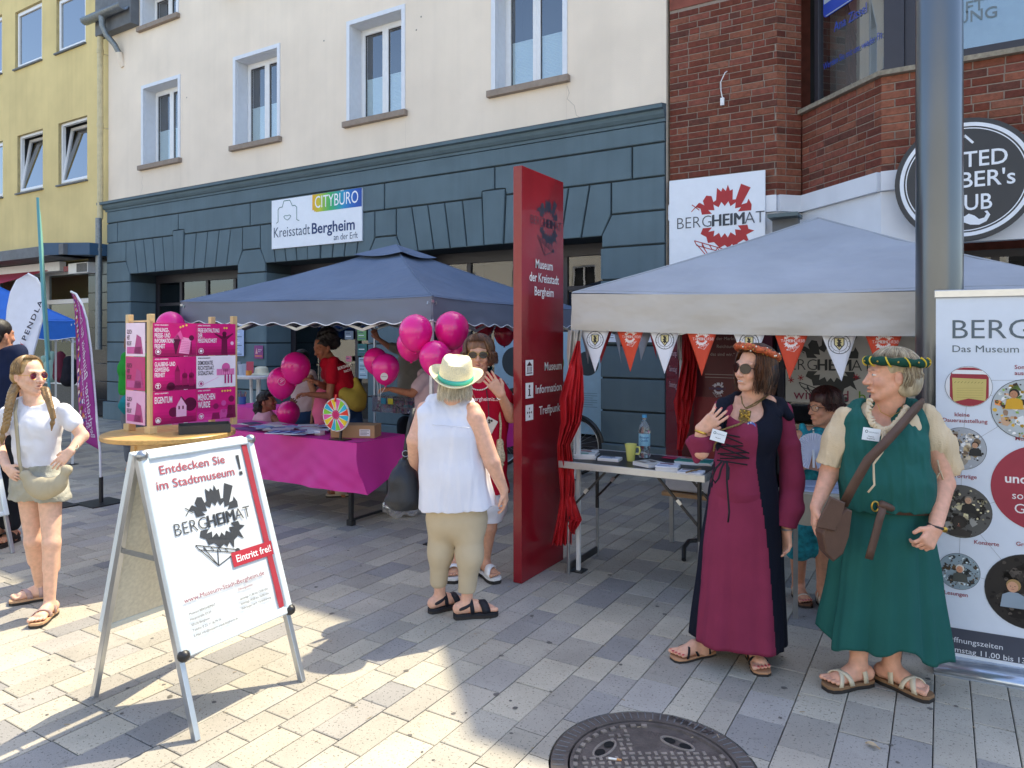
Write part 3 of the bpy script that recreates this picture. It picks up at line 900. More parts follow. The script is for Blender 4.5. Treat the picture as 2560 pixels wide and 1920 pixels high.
# YELLOW HOUSE
YY=8.16
yel=thing('yellow_house','yellow plastered house with small tilted windows above a white-framed shop','house',(-18,8.2,0))
yw=[(43.5,107,340,321,484,471,1),(146,218,309,288,463.5,449,1),(-62,7,371,352,505,494,0),(38,105,25,6,173,150,0),(141,214,-8,-28,134,107,0),(-66,5,62,43,204,190,0),(38,105,-290,-310,-150,-170,0)]
yr=[]
for(u0,u1,a,b_,c_,d_,tl)in yw[:6]:
 x0,za=onY(u0,YY,a);x1,zb_=onY(u1,YY,b_);_,zc=onY(u0,YY,c_);_,zd=onY(u1,YY,d_)
 yr.append((x0,x1,(zc+zd)/2,(za+zb_)/2,tl))
b=MB();wall_holes(b,-24,XL-.0,3.35,10.35,[r_[:4]for r_ in yr],YY)
b.box(-24,XL-.001,8.95,16,ZTOP+.01,10.34);b.box(-24,XL-.001,YY+.001,8.95,10.28,10.35);b.box(-24,XL-.001,8.9,16,0,ZTOP-.01);b.box(-24,XL-.001,YY+.002,9,3.35,3.45)
RP(yel,b.build('wall',MATS['yellow_render']))
glassmat('sky_glass',(.35,.45,.5),dens=.35)
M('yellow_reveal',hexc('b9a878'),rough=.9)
for(x0,x1,z0,z1,tl)in yr:
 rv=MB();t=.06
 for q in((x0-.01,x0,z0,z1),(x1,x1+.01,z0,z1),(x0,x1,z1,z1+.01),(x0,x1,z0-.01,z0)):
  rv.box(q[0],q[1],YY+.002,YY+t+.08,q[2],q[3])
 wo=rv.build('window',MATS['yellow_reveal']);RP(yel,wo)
 f=MB();frame_rect(f,x0+.002,x1-.002,z0+.002,z1-.002,.055,YY+t,YY+t+.07);RP(wo,f.build('frame',MATS['pvc_white'],bev=.004))
 s=MB();hz=z1-z0-.09
 frame_rect(s,x0+.045,x1-.045,0,hz,.055,-.04,.02)
 g=MB().box(x0+.1,x1-.1,-.012,-.008,.055,hz-.055)
 ro_=rad(9)if tl else 0
 for nm,bb,mm in(('sash',s,'pvc_white'),('pane',g,'sky_glass')):
  mt=Matrix.Translation((0,YY+t+.02,z0+.045))@Matrix.Rotation(-ro_,4,'X')
  bb.v=[tuple(mt@Vector(v))for v in bb.v]
  RP(wo,bb.build(nm,MATS[mm]))
 RP(wo,room(x0,x1,YY+t+.1,YY+.6,z0,z1,None))
 RP(wo,MB().box(x0-.03,x1+.03,YY-.05,YY+.1,z0-.035,z0-.002).build('sill',MATS['lead_grey']))
zc_=onY(150,7.3,640)[1]
b=MB().box(-24,-14.95,7.45,YY,3.3,3.52)
RP(yel,b.build('canopy',MATS['lead_grey'],bev=.01))
RP(yel,MB().prism([(-15.4,7.3,3.3),(-14.55,7.75,3.3),(-14.55,8.1,3.3),(-15.4,8.1,3.3)],(0,0,.24)).build('canopy_end',ink('3d5a74',.5)))
YS=8.45
f=MB()
xs_=[-24,-19.9,-17.6,-15.35]
for x in xs_[1:]:f.box(x-.05,x+.05,YS-.05,YS+.05,.5,3.3)
for z in(.72,2.45,3.1):f.box(-24,-15.35,YS-.04,YS+.04,z-.05,z+.05)
f.box(-24,-15.3,YS-.12,YS+.1,.6,.74)
sf=f.build('shopfront',MATS['pvc_white'],bev=.005);RP(yel,sf)
for i in range(3):
 RP(sf,MB().box(xs_[i]+.05,xs_[i+1]-.05,YS,YS+.006,.77,2.4).build('pane',MATS['shop_glass']))
 RP(sf,MB().box(xs_[i]+.05,xs_[i+1]-.05,YS,YS+.006,2.5,3.05).build('pane',MATS['shop_glass']))
M('granite_base',hexc('5d5a55'),rough=.6,var=.35,scale=90)
M('black_tile',(.015,.015,.017),rough=.15,var=.2)
RP(yel,MB().box(-24,-15.3,YS-.1,YS+.1,0,.6).build('base_wall',MATS['granite_base']))
for k in range(9):
 RP(yel,MB().box(-15.27,-14.56,YY-.05,YY+.2,.02+k*.365,.375+k*.365).build('tile',MATS['black_tile'],bev=.004))
RP(yel,room(-24,-15.3,YS+.1,YS+2.2,.6,3.3,None))
M('shop_light',hexc('8a938c'),rough=.9,var=.5,scale=2)
RP(yel,MB().box(-24,-15.4,YS+1.7,YS+1.75,.8,2.2).build('back_shelf',MATS['shop_light']))
aw=thing('awning','raspberry red awning with a white cassette above the shop window of the yellow house','awning',(-19,8.2,3.1))
M('awning_red',hexc('b03048'),rough=.8,var=.08)
RP(aw,MB().add([(-24,8.15,3.18),(-16.5,8.15,3.18),(-17.6,7.2,2.72),(-24,7.2,2.72),(-24,7.19,2.6),(-17.6,7.19,2.6)],[(0,1,2,3),(3,2,5,4)]).build('cloth',MATS['awning_red'],solid=.008))
RP(aw,MB().box(-24,-16.2,8.0,8.14,3.08,3.28).build('cassette',MATS['pvc_white'],bev=.01))
ts=thing('lamp_box','small white ventilator box with a red lettered plate under the shop canopy','ventilator',(-15.2,8.0,2.95))
b=MB();b.box(-15.75,-15.0,7.95,8.12,2.98,3.2)
RP(ts,b.build('case',MATS['pvc_white'],bev=.01))
b=MB()
for k in range(9):b.box(-15.4+k*.045,-15.38+k*.045,7.94,7.95,3.0,3.18)
RP(ts,b.build('grille',MATS['lead_grey']))
RP(ts,MB().box(-15.95,-15.76,7.96,8.0,3.04,3.15).build('plate',ink('8e2b33')))
# BRICK HOUSE
brk=thing('brick_house','red brick house with an angled bay, dark-framed windows and a white fascia','house',(-1.5,8.1,0))
PA=Vector((XR+.03,8.13));PB=Vector((-1.54,8.13));PCc=Vector((-1.323,8.347));PD=Vector((-.491,7.515));PE=Vector((3.4,7.515))
BZ0,BZ1,ZB9=3.2,5.5,9.2
SILL=4.12
def seg_box(b,A,B,z0,z1,th,off=0.):
 d=(B-A).normalized();n=Vector((d.y,-d.x))
 P=[A+n*off,B+n*off,B+n*(off-th),A+n*(off-th)]
 b.prism([(p.x,p.y,z0)for p in P],(0,0,z1-z0))
mb=MB()
for A,B in((PA,PB),(PB,PCc)):
 seg_box(mb,A,B,BZ0,ZB9-.02,.3,-.012)
seg_box(mb,PCc,PD,BZ0,SILL-.02,.25,-.012);seg_box(mb,PD,PE,BZ0,SILL-.02,.25,-.012)
RP(brk,mb.build('mortar_wall',MATS['mortar']))
ub=MB();seg_box(ub,PA,PB,BZ1,ZB9,.3,.0);seg_box(ub,PB,PCc,BZ1,ZB9,.3,.0)
seg_box(ub,PCc,PD,5.9,ZB9,.3,0);seg_box(ub,PD,PE,5.9,ZB9,.3,0)
ub.box(PA.x,3.4,8.8,16,0,ZB9-.03);ub.prism([(PA.x,8.14,ZB9),(PB.x,8.14,ZB9),(PCc.x,PCc.y+.01,ZB9),(PD.x,PD.y+.01,ZB9),(3.4,PD.y+.01,ZB9),(3.4,9,ZB9),(PA.x,9,ZB9)],(0,0,.05))
RP(brk,ub.build('wall',MATS['brick_plain']))
BCOL=[hexc(c)for c in('8a4c3e','7f4636','95594a','84493a','9a6450','774236','89523f','70453a','9c614c')]
BH,BJ=.0757,.011
bricks=[]
rb_=random.Random(3)
def brick_row(A,B,z,first,endhalf=False,corner=0.):
 d=(B-A);Lg=d.length;d.normalize();s=-first;out=[]
 while s<Lg-.01:
  Lb=.24 if rb_.random()<.8 else .125
  a_,c_=max(s,0.),min(s+Lb-BJ,Lg)
  if c_-a_>.02:out.append((a_,c_))
  s+=Lb
 for a_,c_ in out:
  bricks.append((A,d,a_,c_,z))
nrow=int((BZ1-BZ0)/BH)
for r_ in range(nrow):
 z=BZ0+r_*BH
 brick_row(PA,PB,z,(.12 if r_%2 else 0)+rb_.random()*.03)
 brick_row(PB,PCc,z,.12 if r_%2 else 0)
 if z+BH<SILL+.01:
  brick_row(PCc,PD,z,(.12 if r_%2 else 0));brick_row(PD,PE,z,(0 if r_%2 else .12))
def brick_geo(bk):
 A,d,a_,c_,z=bk;n=Vector((d.y,-d.x));pr=rb_.uniform(-.0055,-.001)
 P=[A+d*a_,A+d*c_]
 o=n*pr
 q=[P[0]+o,P[1]+o,P[1]-n*.02,P[0]-n*.02]
 b=MB()
 z1=z+BH-BJ;c=.004
 mid=(P[0]+P[1])/2
 fr=[(P[0]+o,z),(P[1]+o,z),(P[1]+o,z1),(P[0]+o,z1)]
 e=d*c
 vs=[(p.x,p.y,zz)for p,zz in((P[0]-n*.016,z),(P[1]-n*.016,z),(P[1]-n*.016,z1),(P[0]-n*.016,z1))]
 vs+=[(p.x,p.y,zz)for p,zz in((P[0]+o-n*c,z),(P[1]+o-n*c,z),(P[1]+o-n*c,z1),(P[0]+o-n*c,z1))]
 vs+=[(p.x,p.y,zz)for p,zz in((P[0]+o+e,z+c),(P[1]+o-e,z+c),(P[1]+o-e,z1-c),(P[0]+o+e,z1-c))]
 fs=[(8,9,10,11)]+[(l+i,l+(i+1)%4,l+4+(i+1)%4,l+4+i)for l in(0,4)for i in range(4)]
 b.add(vs,fs);return b
def inview(bk):
 A,d,a_,c_,z=bk;p=A+d*((a_+c_)/2)
 dep=-p.x*RY+p.y*RX;lat=p.x*RX+p.y*RY
 u=1280+F0*lat/dep;v=HY-(z-CH)/dep*F0
 hid=2290<u<2415 or(u>2240 and v>300 and((u-2411)/192)**2+((v-449)/154)**2<1)
 return-10<u<2570 and-10<v<560 and not hid,(c_-a_)/dep
vis=sorted([b_ for b_ in bricks if inview(b_)[0]],key=lambda q:-inview(q)[1])
print('bricks',len(bricks),'visible',len(vis))
sel=set(id(q)for q in vis[:300])
rest=MB();restc=[]
for bk in bricks:
 col=rb_.choice(BCOL);q_=.66+.14*rb_.random();col=[k*q_ for k in col]
 end_=(bk[0]-PB).length<1e-6 and bk[2]<.01 or((bk[0]-PD).length<1e-6 and bk[2]<.01)
 if end_ and rb_.random()<.7:col=[k*1.0 for k in hexc('8d5844')]
 b=brick_geo(bk)
 if id(bk)in sel:
  o=b.build('brick',MATS['brick_obj'],fixn=False);RP(brk,o);o.color=(*col,1)
 else:
  n0=len(rest.v);rest.add(b.v,b.f);restc+=[col]*(len(rest.v)-n0)
ro=rest.build('bricks',MATS['brick_att'],kind='stuff',fixn=False);RP(brk,ro)
at=ro.data.color_attributes.new('Col','FLOAT_COLOR','POINT')
at.data.foreach_set('color',np.array([(*c,1)for c in restc],np.float32).ravel())
sb=MB()
def along(A,B,s,off=0.):
 d=(B-A).normalized();n=Vector((d.y,-d.x));return A+d*s+n*off
dD=(PD-PCc).normalized();nD=Vector((dD.y,-dD.x))
o1=PCc+nD*.05-dD*.05;o2=Vector((PD.x,PD.y))+Vector((nD.x*.05+(0),nD.y*.05));
kx_=PD.x-.02+.021;
corner=Vector((PD.x-.02,PD.y-.05))
sb.prism([(o1.x,o1.y,SILL-.02),(corner.x,corner.y,SILL-.02),(3.4,PD.y-.05,SILL-.02),(3.4,PD.y+.25,SILL-.02),(PD.x+.1,PD.y+.25,SILL-.02),(PCc.x+.15,PCc.y+.14,SILL-.02)],(0,0,.045))
RP(brk,sb.build('sill',MATS['mouldy_stone']))
W0=PCc-nD*.1+dD*.08;W1=PD-nD*.1-Vector((.0,0));WZ0,WZ1=SILL+.03,5.9
def win_seg(A,B,z0,z1,fw,root):
 d=(B-A).normalized();n=Vector((d.y,-d.x));L=(B-A).length
 f=MB()
 def bx(s0,s1,a,c):
  P=[A+d*s0,A+d*s1,A+d*s1-n*.07,A+d*s0-n*.07]
  f.prism([(p.x,p.y,a)for p in P],(0,0,c-a))
 bx(0,fw,z0,z1);bx(L-fw,L,z0,z1);bx(fw,L-fw,z0,z0+fw);bx(fw,L-fw,z1-fw,z1)
 wo=f.build('window',MATS['frame_dark'],bev=.005);RP(root,wo)
 g=MB();P=[A+d*fw-n*.03,A+d*(L-fw)-n*.03,A+d*(L-fw)-n*.036,A+d*fw-n*.036]
 g.prism([(p.x,p.y,z0+fw)for p in P],(0,0,z1-z0-2*fw))
 RP(wo,g.build('pane',MATS['bay_glass']))
 return wo,A+d*fw-n*.028,d,n
glassmat('bay_glass',(.8,.85,.86),dens=.22)
wo1,q1,d1,n1=win_seg(W0,W1,WZ0,WZ1,.07,brk)
W2=Vector((W1.x+.0,W1.y));W3=Vector((3.4,W1.y))
pst=MB().box(W1.x-.05,W1.x+.12,W1.y-.04,W1.y+.1,WZ0,WZ1);RP(brk,pst.build('post',MATS['frame_dark'],bev=.01))
wo2,q2,d2,n2=win_seg(Vector((W1.x+.12,W1.y)),W3,WZ0,WZ1,.1,brk)
M('blind_grey',hexc('8b8c88'),rough=.9,var=.08,scale=3)
M('frost',hexc('b9c6cc'),rough=.8,var=.05)
P=[W0-n1*.2,W1-n1*.2,W1-n1*.21,W0-n1*.21]
RP(wo1,MB().prism([(p.x,p.y,WZ0)for p in P],(0,0,1.7)).build('blind',MATS['blind_grey']))
RP(wo2,MB().box(W1.x+.15,3.3,W1.y+.2,W1.y+.21,WZ0,WZ1).build('blind',MATS['frost']))
pr=Print((q1.x+n1.x*.006,q1.y+n1.y*.006,WZ0),(d1.x,d1.y,0),(0,0,1))
bl_='2b46a8'
pr.ring(.1,0,.001,.001,bl_)
def rrect(pr,x,y,w,h,r,c,n=5):
 pts=[]
 for(cx,cy,a0)in((x+w-r,y+r,-PI/2),(x+w-r,y+h-r,0),(x+r,y+h-r,PI/2),(x+r,y+r,PI)):
  for i in range(n+1):
   a=a0+PI/2*i/n;pts.append((cx+r*math.cos(a),cy+r*math.sin(a)))
 pr.poly(pts,c)
Lw=(W1-W0).length-.14
rrect(pr,.05,.93,Lw-.08,.36,.06,bl_);pr.up();rrect(pr,.06,.94,Lw-.1,.34,.055,'a9b4bb');pr.up()
pr.rect(.06,.95,Lw-.1,.13,bl_)
pr.text('Physiomedi',.09,1.13,.11,bl_,bold=.012,w=Lw-.16)
pr.rect(.12,1.33,.4,.1,'8f9aa5')
pr.text('Ana Zissel',.22,.72,.1,bl_,bold=.004,w=Lw*.5)
pr.text('Werden Sie mit uns wieder Fit',.05,.38,.07,bl_,bold=.004,w=Lw-.1,a=.0)
RP(wo1,pr.build('lettering'))
pr=Print((q2.x,q2.y-.006,WZ0),(1,0,0),(0,0,1))
x_,z_=onY(2410,q2.y,26);
pr.text('LUFT',onY(2462,q2.y)-q2.x-0,onY(2436,q2.y,28)[1]-WZ0,.1,'6f7b80',bold=.01,align='r')
pr.text('HANDLUNG',onY(2493,q2.y)-q2.x,onY(2450,q2.y,50)[1]-WZ0,.1,'6f7b80',bold=.01,align='r')
RP(wo2,pr.build('lettering'))
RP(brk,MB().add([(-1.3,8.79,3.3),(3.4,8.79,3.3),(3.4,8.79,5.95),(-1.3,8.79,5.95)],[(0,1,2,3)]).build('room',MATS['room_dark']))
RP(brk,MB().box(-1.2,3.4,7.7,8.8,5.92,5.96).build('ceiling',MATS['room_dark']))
fs_=MB()
def fasc(off,z0,z1,th=.06):
 for A,B in((PA,PB),(PB,PCc),(PCc,PD),(PD,PE)):
  d=(B-A).normalized();n=Vector((d.y,-d.x))
  e0=A-d*.0;e1=B+d*.0
  P=[e0+n*off,e1+n*off,e1+n*(off-th),e0+n*(off-th)]
  fs_.prism([(p.x,p.y,z0)for p in P],(0,0,z1-z0))
fasc(.05,3.02,3.2,.1);fasc(.0,2.5,3.018,.1)
RP(brk,fs_.build('fascia',MATS['fascia_white']))
gf=MB()
gf.box(PA.x,3.4,8.3,8.36,2.42,2.5)
RP(brk,gf.build('lintel',MATS['frame_dark']))
M('wine_panel',hexc('5b1a20'),rough=.5,var=.1,scale=3)
RP(brk,MB().box(PA.x,-1.6,8.16,8.3,0,2.42).build('entrance_wall',MATS['wine_panel']))
sf2=MB()
for x in(-1.55,-.6,.4,1.5,2.6):sf2.box(x,x+.07,8.2,8.3,0,2.42)
sf2.box(-1.55,3.4,8.2,8.3,0,.15)
sfo=sf2.build('shopfront',MATS['frame_dark']);RP(brk,sfo)
for x in(-1.48,-.53,.47,1.57):RP(sfo,MB().box(x,x+.93,8.25,8.256,.15,2.42).build('pane',MATS['shop_glass']))
RP(brk,room(-1.6,3.4,8.32,8.78,.02,2.42,None))
vb=thing('letter_tray','small dark sloping metal hood under the white fascia beside the museum sign','vent hood',(-1.5,8.1,2.8))
c0=onY(1925,8.0,540);c1=onY(2000,8.0,552)
RP(vb,MB().box(c0[0],c1[0],7.86,8.16,c0[1]-.04,c0[1]).build('hood',ink('58686c')))
RP(vb,MB().box(c0[0]+.02,c1[0]-.02,8.02,8.12,c0[1]-.2,c0[1]-.04).build('grille',MATS['lead_grey']))
cbx=thing('cable','short white cable with a plug hanging from a hole in the brick wall','cable',(-2.2,8.1,4.2))
ka,kz=onY(1816,8.1,176);kb_,kz2=onY(1806,8.1,245)
RP(cbx,MB().tube([(ka,8.13,kz),(ka-.01,8.08,kz-.03),(ka-.06,8.09,kz-.12),(ka-.06,8.1,kz-.22),(kb_,8.1,kz2)],.006,6).build('lead',MATS['pvc_white']))
RP(cbx,MB().box(kb_-.022,kb_+.022,8.085,8.115,kz2-.085,kz2+.002).build('plug',MATS['pvc_white'],bev=.004))
# OPPOSITE SIDE OF THE STREET (seen only as reflection and bounced light)
opp=thing('white_house','long white house with rows of windows across the street, reflected in the shop glass','house',(-6,-16,0))
M('opp_white',hexc('e2ddd0'),rough=.9,var=.05,scale=.5)
hs=[]
for i in range(14):
 for z0 in(3.6,6.4):
  x0=-34+i*3.6;hs.append((x0,x0+1.3,z0,z0+1.6))
b=MB();wall_holes(b,-36,18,0,9.5,hs,-15.0);b.box(-36,18,-20,-15.3,0,9.5)
RP(opp,b.build('wall',MATS['opp_white']))
for h in hs:
 f=MB();frame_rect(f,h[0],h[1],h[2],h[3],.08,-15.12,-15.05);f.box((h[0]+h[1])/2-.04,(h[0]+h[1])/2+.04,-15.12,-15.05,h[2],h[3])
 wo=f.build('window',MATS['pvc_white']);RP(opp,wo)
 RP(wo,MB().box(h[0],h[1],-15.2,-15.19,h[2],h[3]).build('pane',MATS['seal_dark']))
 # PROPS
def frame(o,x,z=(0,0,1)):
 """matrix with origin o, local x along x (horizontal), local y = z cross x, local z up"""
 x=Vector(x).normalized();z=Vector(z).normalized();y=z.cross(x).normalized();z=x.cross(y)
 m=Matrix((x,y,z)).transposed().to_4x4();m.translation=Vector(o);return m
def wbuild(b,root,name,mats,mt=None,**kw):
 if mt is not None:b.xf(mt)
 o=b.build(name,mats,**kw);RP(root,o);return o
DR=C(.8554,-.518);DR=Vector((1,0,0))
M('galv',hexc('a9adb1'),rough=.35,metal=.85,var=.1)
M('alu',hexc('c9ccd0'),rough=.3,metal=.9,var=.05)
M('white_metal',hexc('dfe1e2'),rough=.35,var=.03)
M('black_plastic',(.02,.02,.022),rough=.4)
M('black_metal',(.015,.015,.017),rough=.35,spec=.6)
M('steel_pole',hexc('6a6e72'),rough=.28,metal=.9,var=.05,scale=2)
M('tent_blue_skytint',hexc('66758c'),rough=.8,spec=.25,dirt=.12,var=.05,scale=3,bump=5,bscale=5,sheen=.2)  # roof cloth tinted bluer than its valance, sky light mixed into the colour
M('valance_blue',hexc('6f7684'),rough=.7,var=.05,scale=3,bump=.3,bscale=8)
M('valance_grey',hexc('c4bfb7'),rough=.8,var=.05,scale=3,bump=5,bscale=5,stretch=(1,1,1.6),spec=.2)
M('tent_grey_skytint',hexc('a8adb4'),rough=.8,spec=.2,var=.06,scale=3,dirt=.1,bump=7,bscale=4.5,sheen=.2)  # bluish sky cast put into the roof colour, valance kept warmer
M('tent_white_trim',hexc('eceff4'),rough=.6)
M('tent_bright_blue',hexc('1e66c0'),rough=.7,var=.06)
M('wood_light',hexc('d6b783'),rough=.5,var=.18,scale=6,stretch=(1,1,.08),detail=5)
M('wood_table',hexc('c9a05f'),rough=.38,var=.2,scale=5,stretch=(1,12,12),detail=5)
M('magenta_cloth',hexc('d8349a'),rough=.55,var=.06,scale=4,bump=.3,bscale=14,sheen=.3)
M('red_cloth',hexc('b3141f'),rough=.7,var=.15,scale=9,bump=.4,bscale=20)
M('cardboard',hexc('b08d68'),rough=.85,var=.06,scale=9)
M('cast_iron',hexc('958a80'),rough=.6,metal=.0,var=.25,scale=14,bump=1.0,bscale=90,dirt=.35,detail=6)
M('hole_black',(.004,.004,.004),rough=1)
# lamp pole
lp=C((2348-1280)/F0*3.76,3.76)
lo=thing('lamp_post','thick brushed-steel lamp post in front of the round barber sign','lamp post',lp)
RP(lo,MB().cyl((lp.x,lp.y,0),(lp.x,lp.y,3.6),.112,.109,40).cyl((lp.x,lp.y,3.6),(lp.x,lp.y,8.5),.109,.08,40).build('pole',MATS['steel_pole']))
RP(lo,MB().cyl((lp.x,lp.y,0),(lp.x,lp.y,.012),.15,.15,40).build('base_ring',MATS['galv']))
# manhole
mh=thing('manhole_cover','round cast-iron manhole cover with small raised studs set in the paving','manhole cover',(MHC.x,MHC.y,0))
b=MB();b.lathe([(0,-.014),(.30,-.014),(.305,-.002),(.318,-.002),(.32,-.012),(.325,-.012),(.328,0),(.392,.001),(.396,-.012)],(MHC.x,MHC.y,0),72)
RP(mh,b.build('ring',M('cast_dark',hexc('5f5651'),rough=.7,var=.3,scale=14,bump=1.0,bscale=90,dirt=.3,detail=6)))
st=MB()
ang=rad(20)
for i in range(-9,10):
 for j in range(-9,10):
  x,y=i*.032,j*.032
  if math.hypot(x,y)>.272:continue
  if 0.10<x*math.cos(-.2)+y*math.sin(-.2)and False:continue
  if y>.10 and-.05<x<.26:continue
  slot=False
  for k in range(4):
   a=k*PI/2+.9
   if math.hypot(x-.215*math.cos(a),y-.215*math.sin(a))<.07:slot=True
  if slot:continue
  a_=0 if(i+j)%2 else PI/2
  m_=Matrix.Translation((MHC.x,MHC.y,-.014))@Matrix.Rotation(YAW,4,'Z')@Matrix.Translation((x,y,0))@Matrix.Rotation(a_+.1,4,'Z')
  n0=len(st.v);st.box(-.012,.012,-.0065,.0065,0,.0085);st.xf(m_,n0)
for k in range(40):
 a=2*PI*k/40
 if .9<a<2.0:continue
 m_=Matrix.Translation((MHC.x,MHC.y,-.013))@Matrix.Rotation(a,4,'Z')
 n0=len(st.v);st.box(.288,.31,-.012,.012,0,.010);st.xf(m_,n0)
RP(mh,st.build('studs',MATS['cast_iron'],kind='stuff',bev=.0015))
rb2=MB()
for k in range(72):
 a=2*PI*k/72
 m_=Matrix.Translation((MHC.x,MHC.y,.0005))@Matrix.Rotation(a,4,'Z')
 n0=len(rb2.v);rb2.box(.340,.386,-.0022,.0022,0,.0022);rb2.xf(m_,n0)
RP(mh,rb2.build('rim_ribs',MATS['lead_grey'],kind='stuff'))
for k in range(4):
 a=k*PI/2+.9+YAW
 cx,cy=MHC.x+.215*math.cos(a),MHC.y+.215*math.sin(a)
 m_=Matrix.Translation((cx,cy,-.0135))@Matrix.Rotation(a,4,'Z')
 b=MB()
 for s_ in(-1,1):
  n0=len(b.v);b.lathe([(0,.001),(.024,.001)],(0,s_*.032,0),14,sx=.75,sy=1.1);b.xf(m_,n0)
 b=MB()
 for s_ in(-1,1):b.add([m_@Vector((.019*math.cos(q*PI/7),s_*.034+.025*math.sin(q*PI/7),.005))for q in range(14)],[tuple(range(14))])
 RP(mh,b.build('slot',MATS['hole_black'],fixn=False))
 b=MB();b.tube([m_@Vector((.03*math.cos(q),.072*math.sin(q),.003))for q in[2*PI*i/20 for i in range(20)]],.005,6,close=True)
 RP(mh,b.build('slot_rim',MATS['cast_iron']))
pr=Print((MHC.x,MHC.y,-.0125),(1,.0,0),(0,1,0));pr.lay=1
FWD=Vector((-RY,RX,0));RGT=Vector((RX,RY,0))
pr.x=RGT;pr.y=FWD;pr.n=Vector((0,0,1))
pr.text('INFRATOP',.115,.20,.03,'453e3b',bold=.012,a=-.42,align='c');pr.text('DIN EN124-2  D400',.10,.125,.014,'453e3b',a=-.42,align='c')
pr.ring(.12,.165,.018,.003,'453e3b');
pr.o=pr.o+Vector((0,0,.0145));pr.text('INFRATOP',.21,.272,.03,'3a3432',bold=.02,a=-.75,align='c')
RP(mh,pr.build('lettering'))
cg=G(1536,1898);cgo=tag(MB().tube([(cg.x-.022,cg.y-.006,.0),(cg.x+.008,cg.y+.004,.0)],.004,8).build('cigarette_end',ink('e8e6de')),'white cigarette end with a tan filter lying on the manhole cover','cigarette end')
cgf=MB().tube([(cg.x+.008,cg.y+.004,.0),(cg.x+.026,cg.y+.009,.0)],.0042,8).build('filter',ink('c98f55'),cgo)
lf=G(2182,1867,.002)
b=MB();b.sheet(6,4,lambda u_,v_:(lf.x+(u_-.5)*.055,lf.y+(v_-.5)*.03*math.sin(PI*min(1,u_*1.15))-(u_-.5)*.02,.003+.012*abs(v_-.5)+.006*math.sin(PI*u_)))
tag(b.build('dry_leaf',ink('b9a586',.7)),'small dry curled leaf lying alone on the paving at lower right','leaf')
# red pylon
PX,PY0,PY1,PT,PH=-2.404,4.094,4.707,.066,2.80
py=thing('sign_pylon','tall dark red museum sign pylon standing edge-on between the two tents','sign',(PX-PT/2,4.4,0))
M('pylon_red',hexc('8c1020'),rough=.26,var=.08,scale=2,dirt=.15,streak=.12,bump=.3,bscale=6,coat=.3,spec=.5)
RP(py,MB().box(PX-PT,PX,PY0,PY1,.0,PH).build('slab',MATS['pylon_red'],bev=.003))
pr=Print((PX+.0005,PY0,0),(0,1,0),(0,0,1));navy='262a3a';wt='e6e2df'
berg_logo(pr,.375,2.46,.135,navy,navy)
pr.text('Museum',.31,2.13,.062,wt,bold=.012,w=.25,align='c')
pr.text('der Kreisstadt',.315,2.035,.062,wt,bold=.012,w=.43,align='c')
pr.text('Bergheim',.31,1.94,.062,wt,bold=.012,w=.28,align='c')
for z,t,wd in((1.44,'Museum',.26),(1.285,'Information',.39),(1.135,'Treffpunkt',.34)):
 pr.rect(.045,z-.05,.105,.105,wt)
 pr.text(t,.575,z-.025,.058,wt,bold=.012,w=wd,align='r')
pr.up();k_='3a1016';x0=.0975
pr.poly([(x0-.038,1.455),(x0+.038,1.455),(x0,1.485)],k_)
for i in range(4):pr.rect(x0-.03+i*.018,1.415,.008,.035,k_)
pr.rect(x0-.038,1.402,.076,.008,k_)
pr.rect(x0-.008,1.25,.016,.05,k_);pr.circ(x0,1.316,.011,k_);pr.rect(x0-.02,1.25,.04,.007,k_);pr.rect(x0-.016,1.293,.02,.007,k_)
for dx,dy in((0,1),(0,-1),(1,0),(-1,0)):
 cx,cy=x0+dx*.027,1.1375+dy*.027
 pr.poly([(cx-dx*.014,cy-dy*.014),(cx+dx*.006+dy*.01,cy+dy*.006+dx*.01),(cx+dx*.006-dy*.01,cy+dy*.006-dx*.01)],k_)
pr.circ(x0,1.1375,.008,k_)
RP(py,pr.build('lettering'))
# wall signs
cs=thing('office_sign','white town office sign with a rainbow corner tab on the blue-grey facade','sign',(-8.5,8.05,3.2))
SY=8.03
a0,a1=onY(679,SY),onY(904.5,SY)
zt_=(onY(679,SY,501.6)[1]+onY(903,SY,470)[1])/2;zb_=(onY(680,SY,622)[1]+onY(906,SY,603)[1])/2
RP(cs,MB().box(a0,a1,SY,SY+.03,zb_,zt_).build('board',M('sign_white',hexc('e8eef6'),rough=.35,var=.02),bev=.003))
pr=Print((a0,SY-.001,zb_),(1,0,0),(0,0,1),step=.0012);sw,sh=a1-a0,zt_-zb_
tx0=sw*.475;ncol=26;cols=['e8b21c','c9c32a','7fbf4a','35b06a','18a69c','1293c4','1c6fc0','1b55b0','17479f']
def rampc(t):
 t=min(.999,max(0,t))*(len(cols)-1);i=int(t);f=t-i
 a_=[int(cols[i][k:k+2],16)for k in(0,2,4)];c_=[int(cols[i+1][k:k+2],16)for k in(0,2,4)]
 return '%02x%02x%02x'%tuple(int(a_[k]*(1-f)+c_[k]*f)for k in range(3))
for i in range(ncol):
 w_=(sw-tx0)/ncol;zz0=sh*.65
 if i<3:zz0+=sh*.1*(1-math.sin(math.acos(1-(i+.5)/3)))
 pr.rect(tx0+i*w_,zz0,w_+.0008,sh-zz0,rampc(i/ncol))
pr.up()
pr.text('CITYBÜRO',sw-.07,sh*.73,.19,'f4f7fa',w=sw*.46,align='r')
pr.text('Kreisstadt',.06,sh*.23,.17,'2a4664',w=sw*.42,bold=-.006)
pr.text('Bergheim',.06+sw*.44,sh*.23,.17,'16386e',w=sw*.46,bold=.016)
pr.text('an der Erft',sw-.08,sh*.06,.1,'2a4664',w=sw*.25,align='r',bold=-.006)
gc='4d7a78'
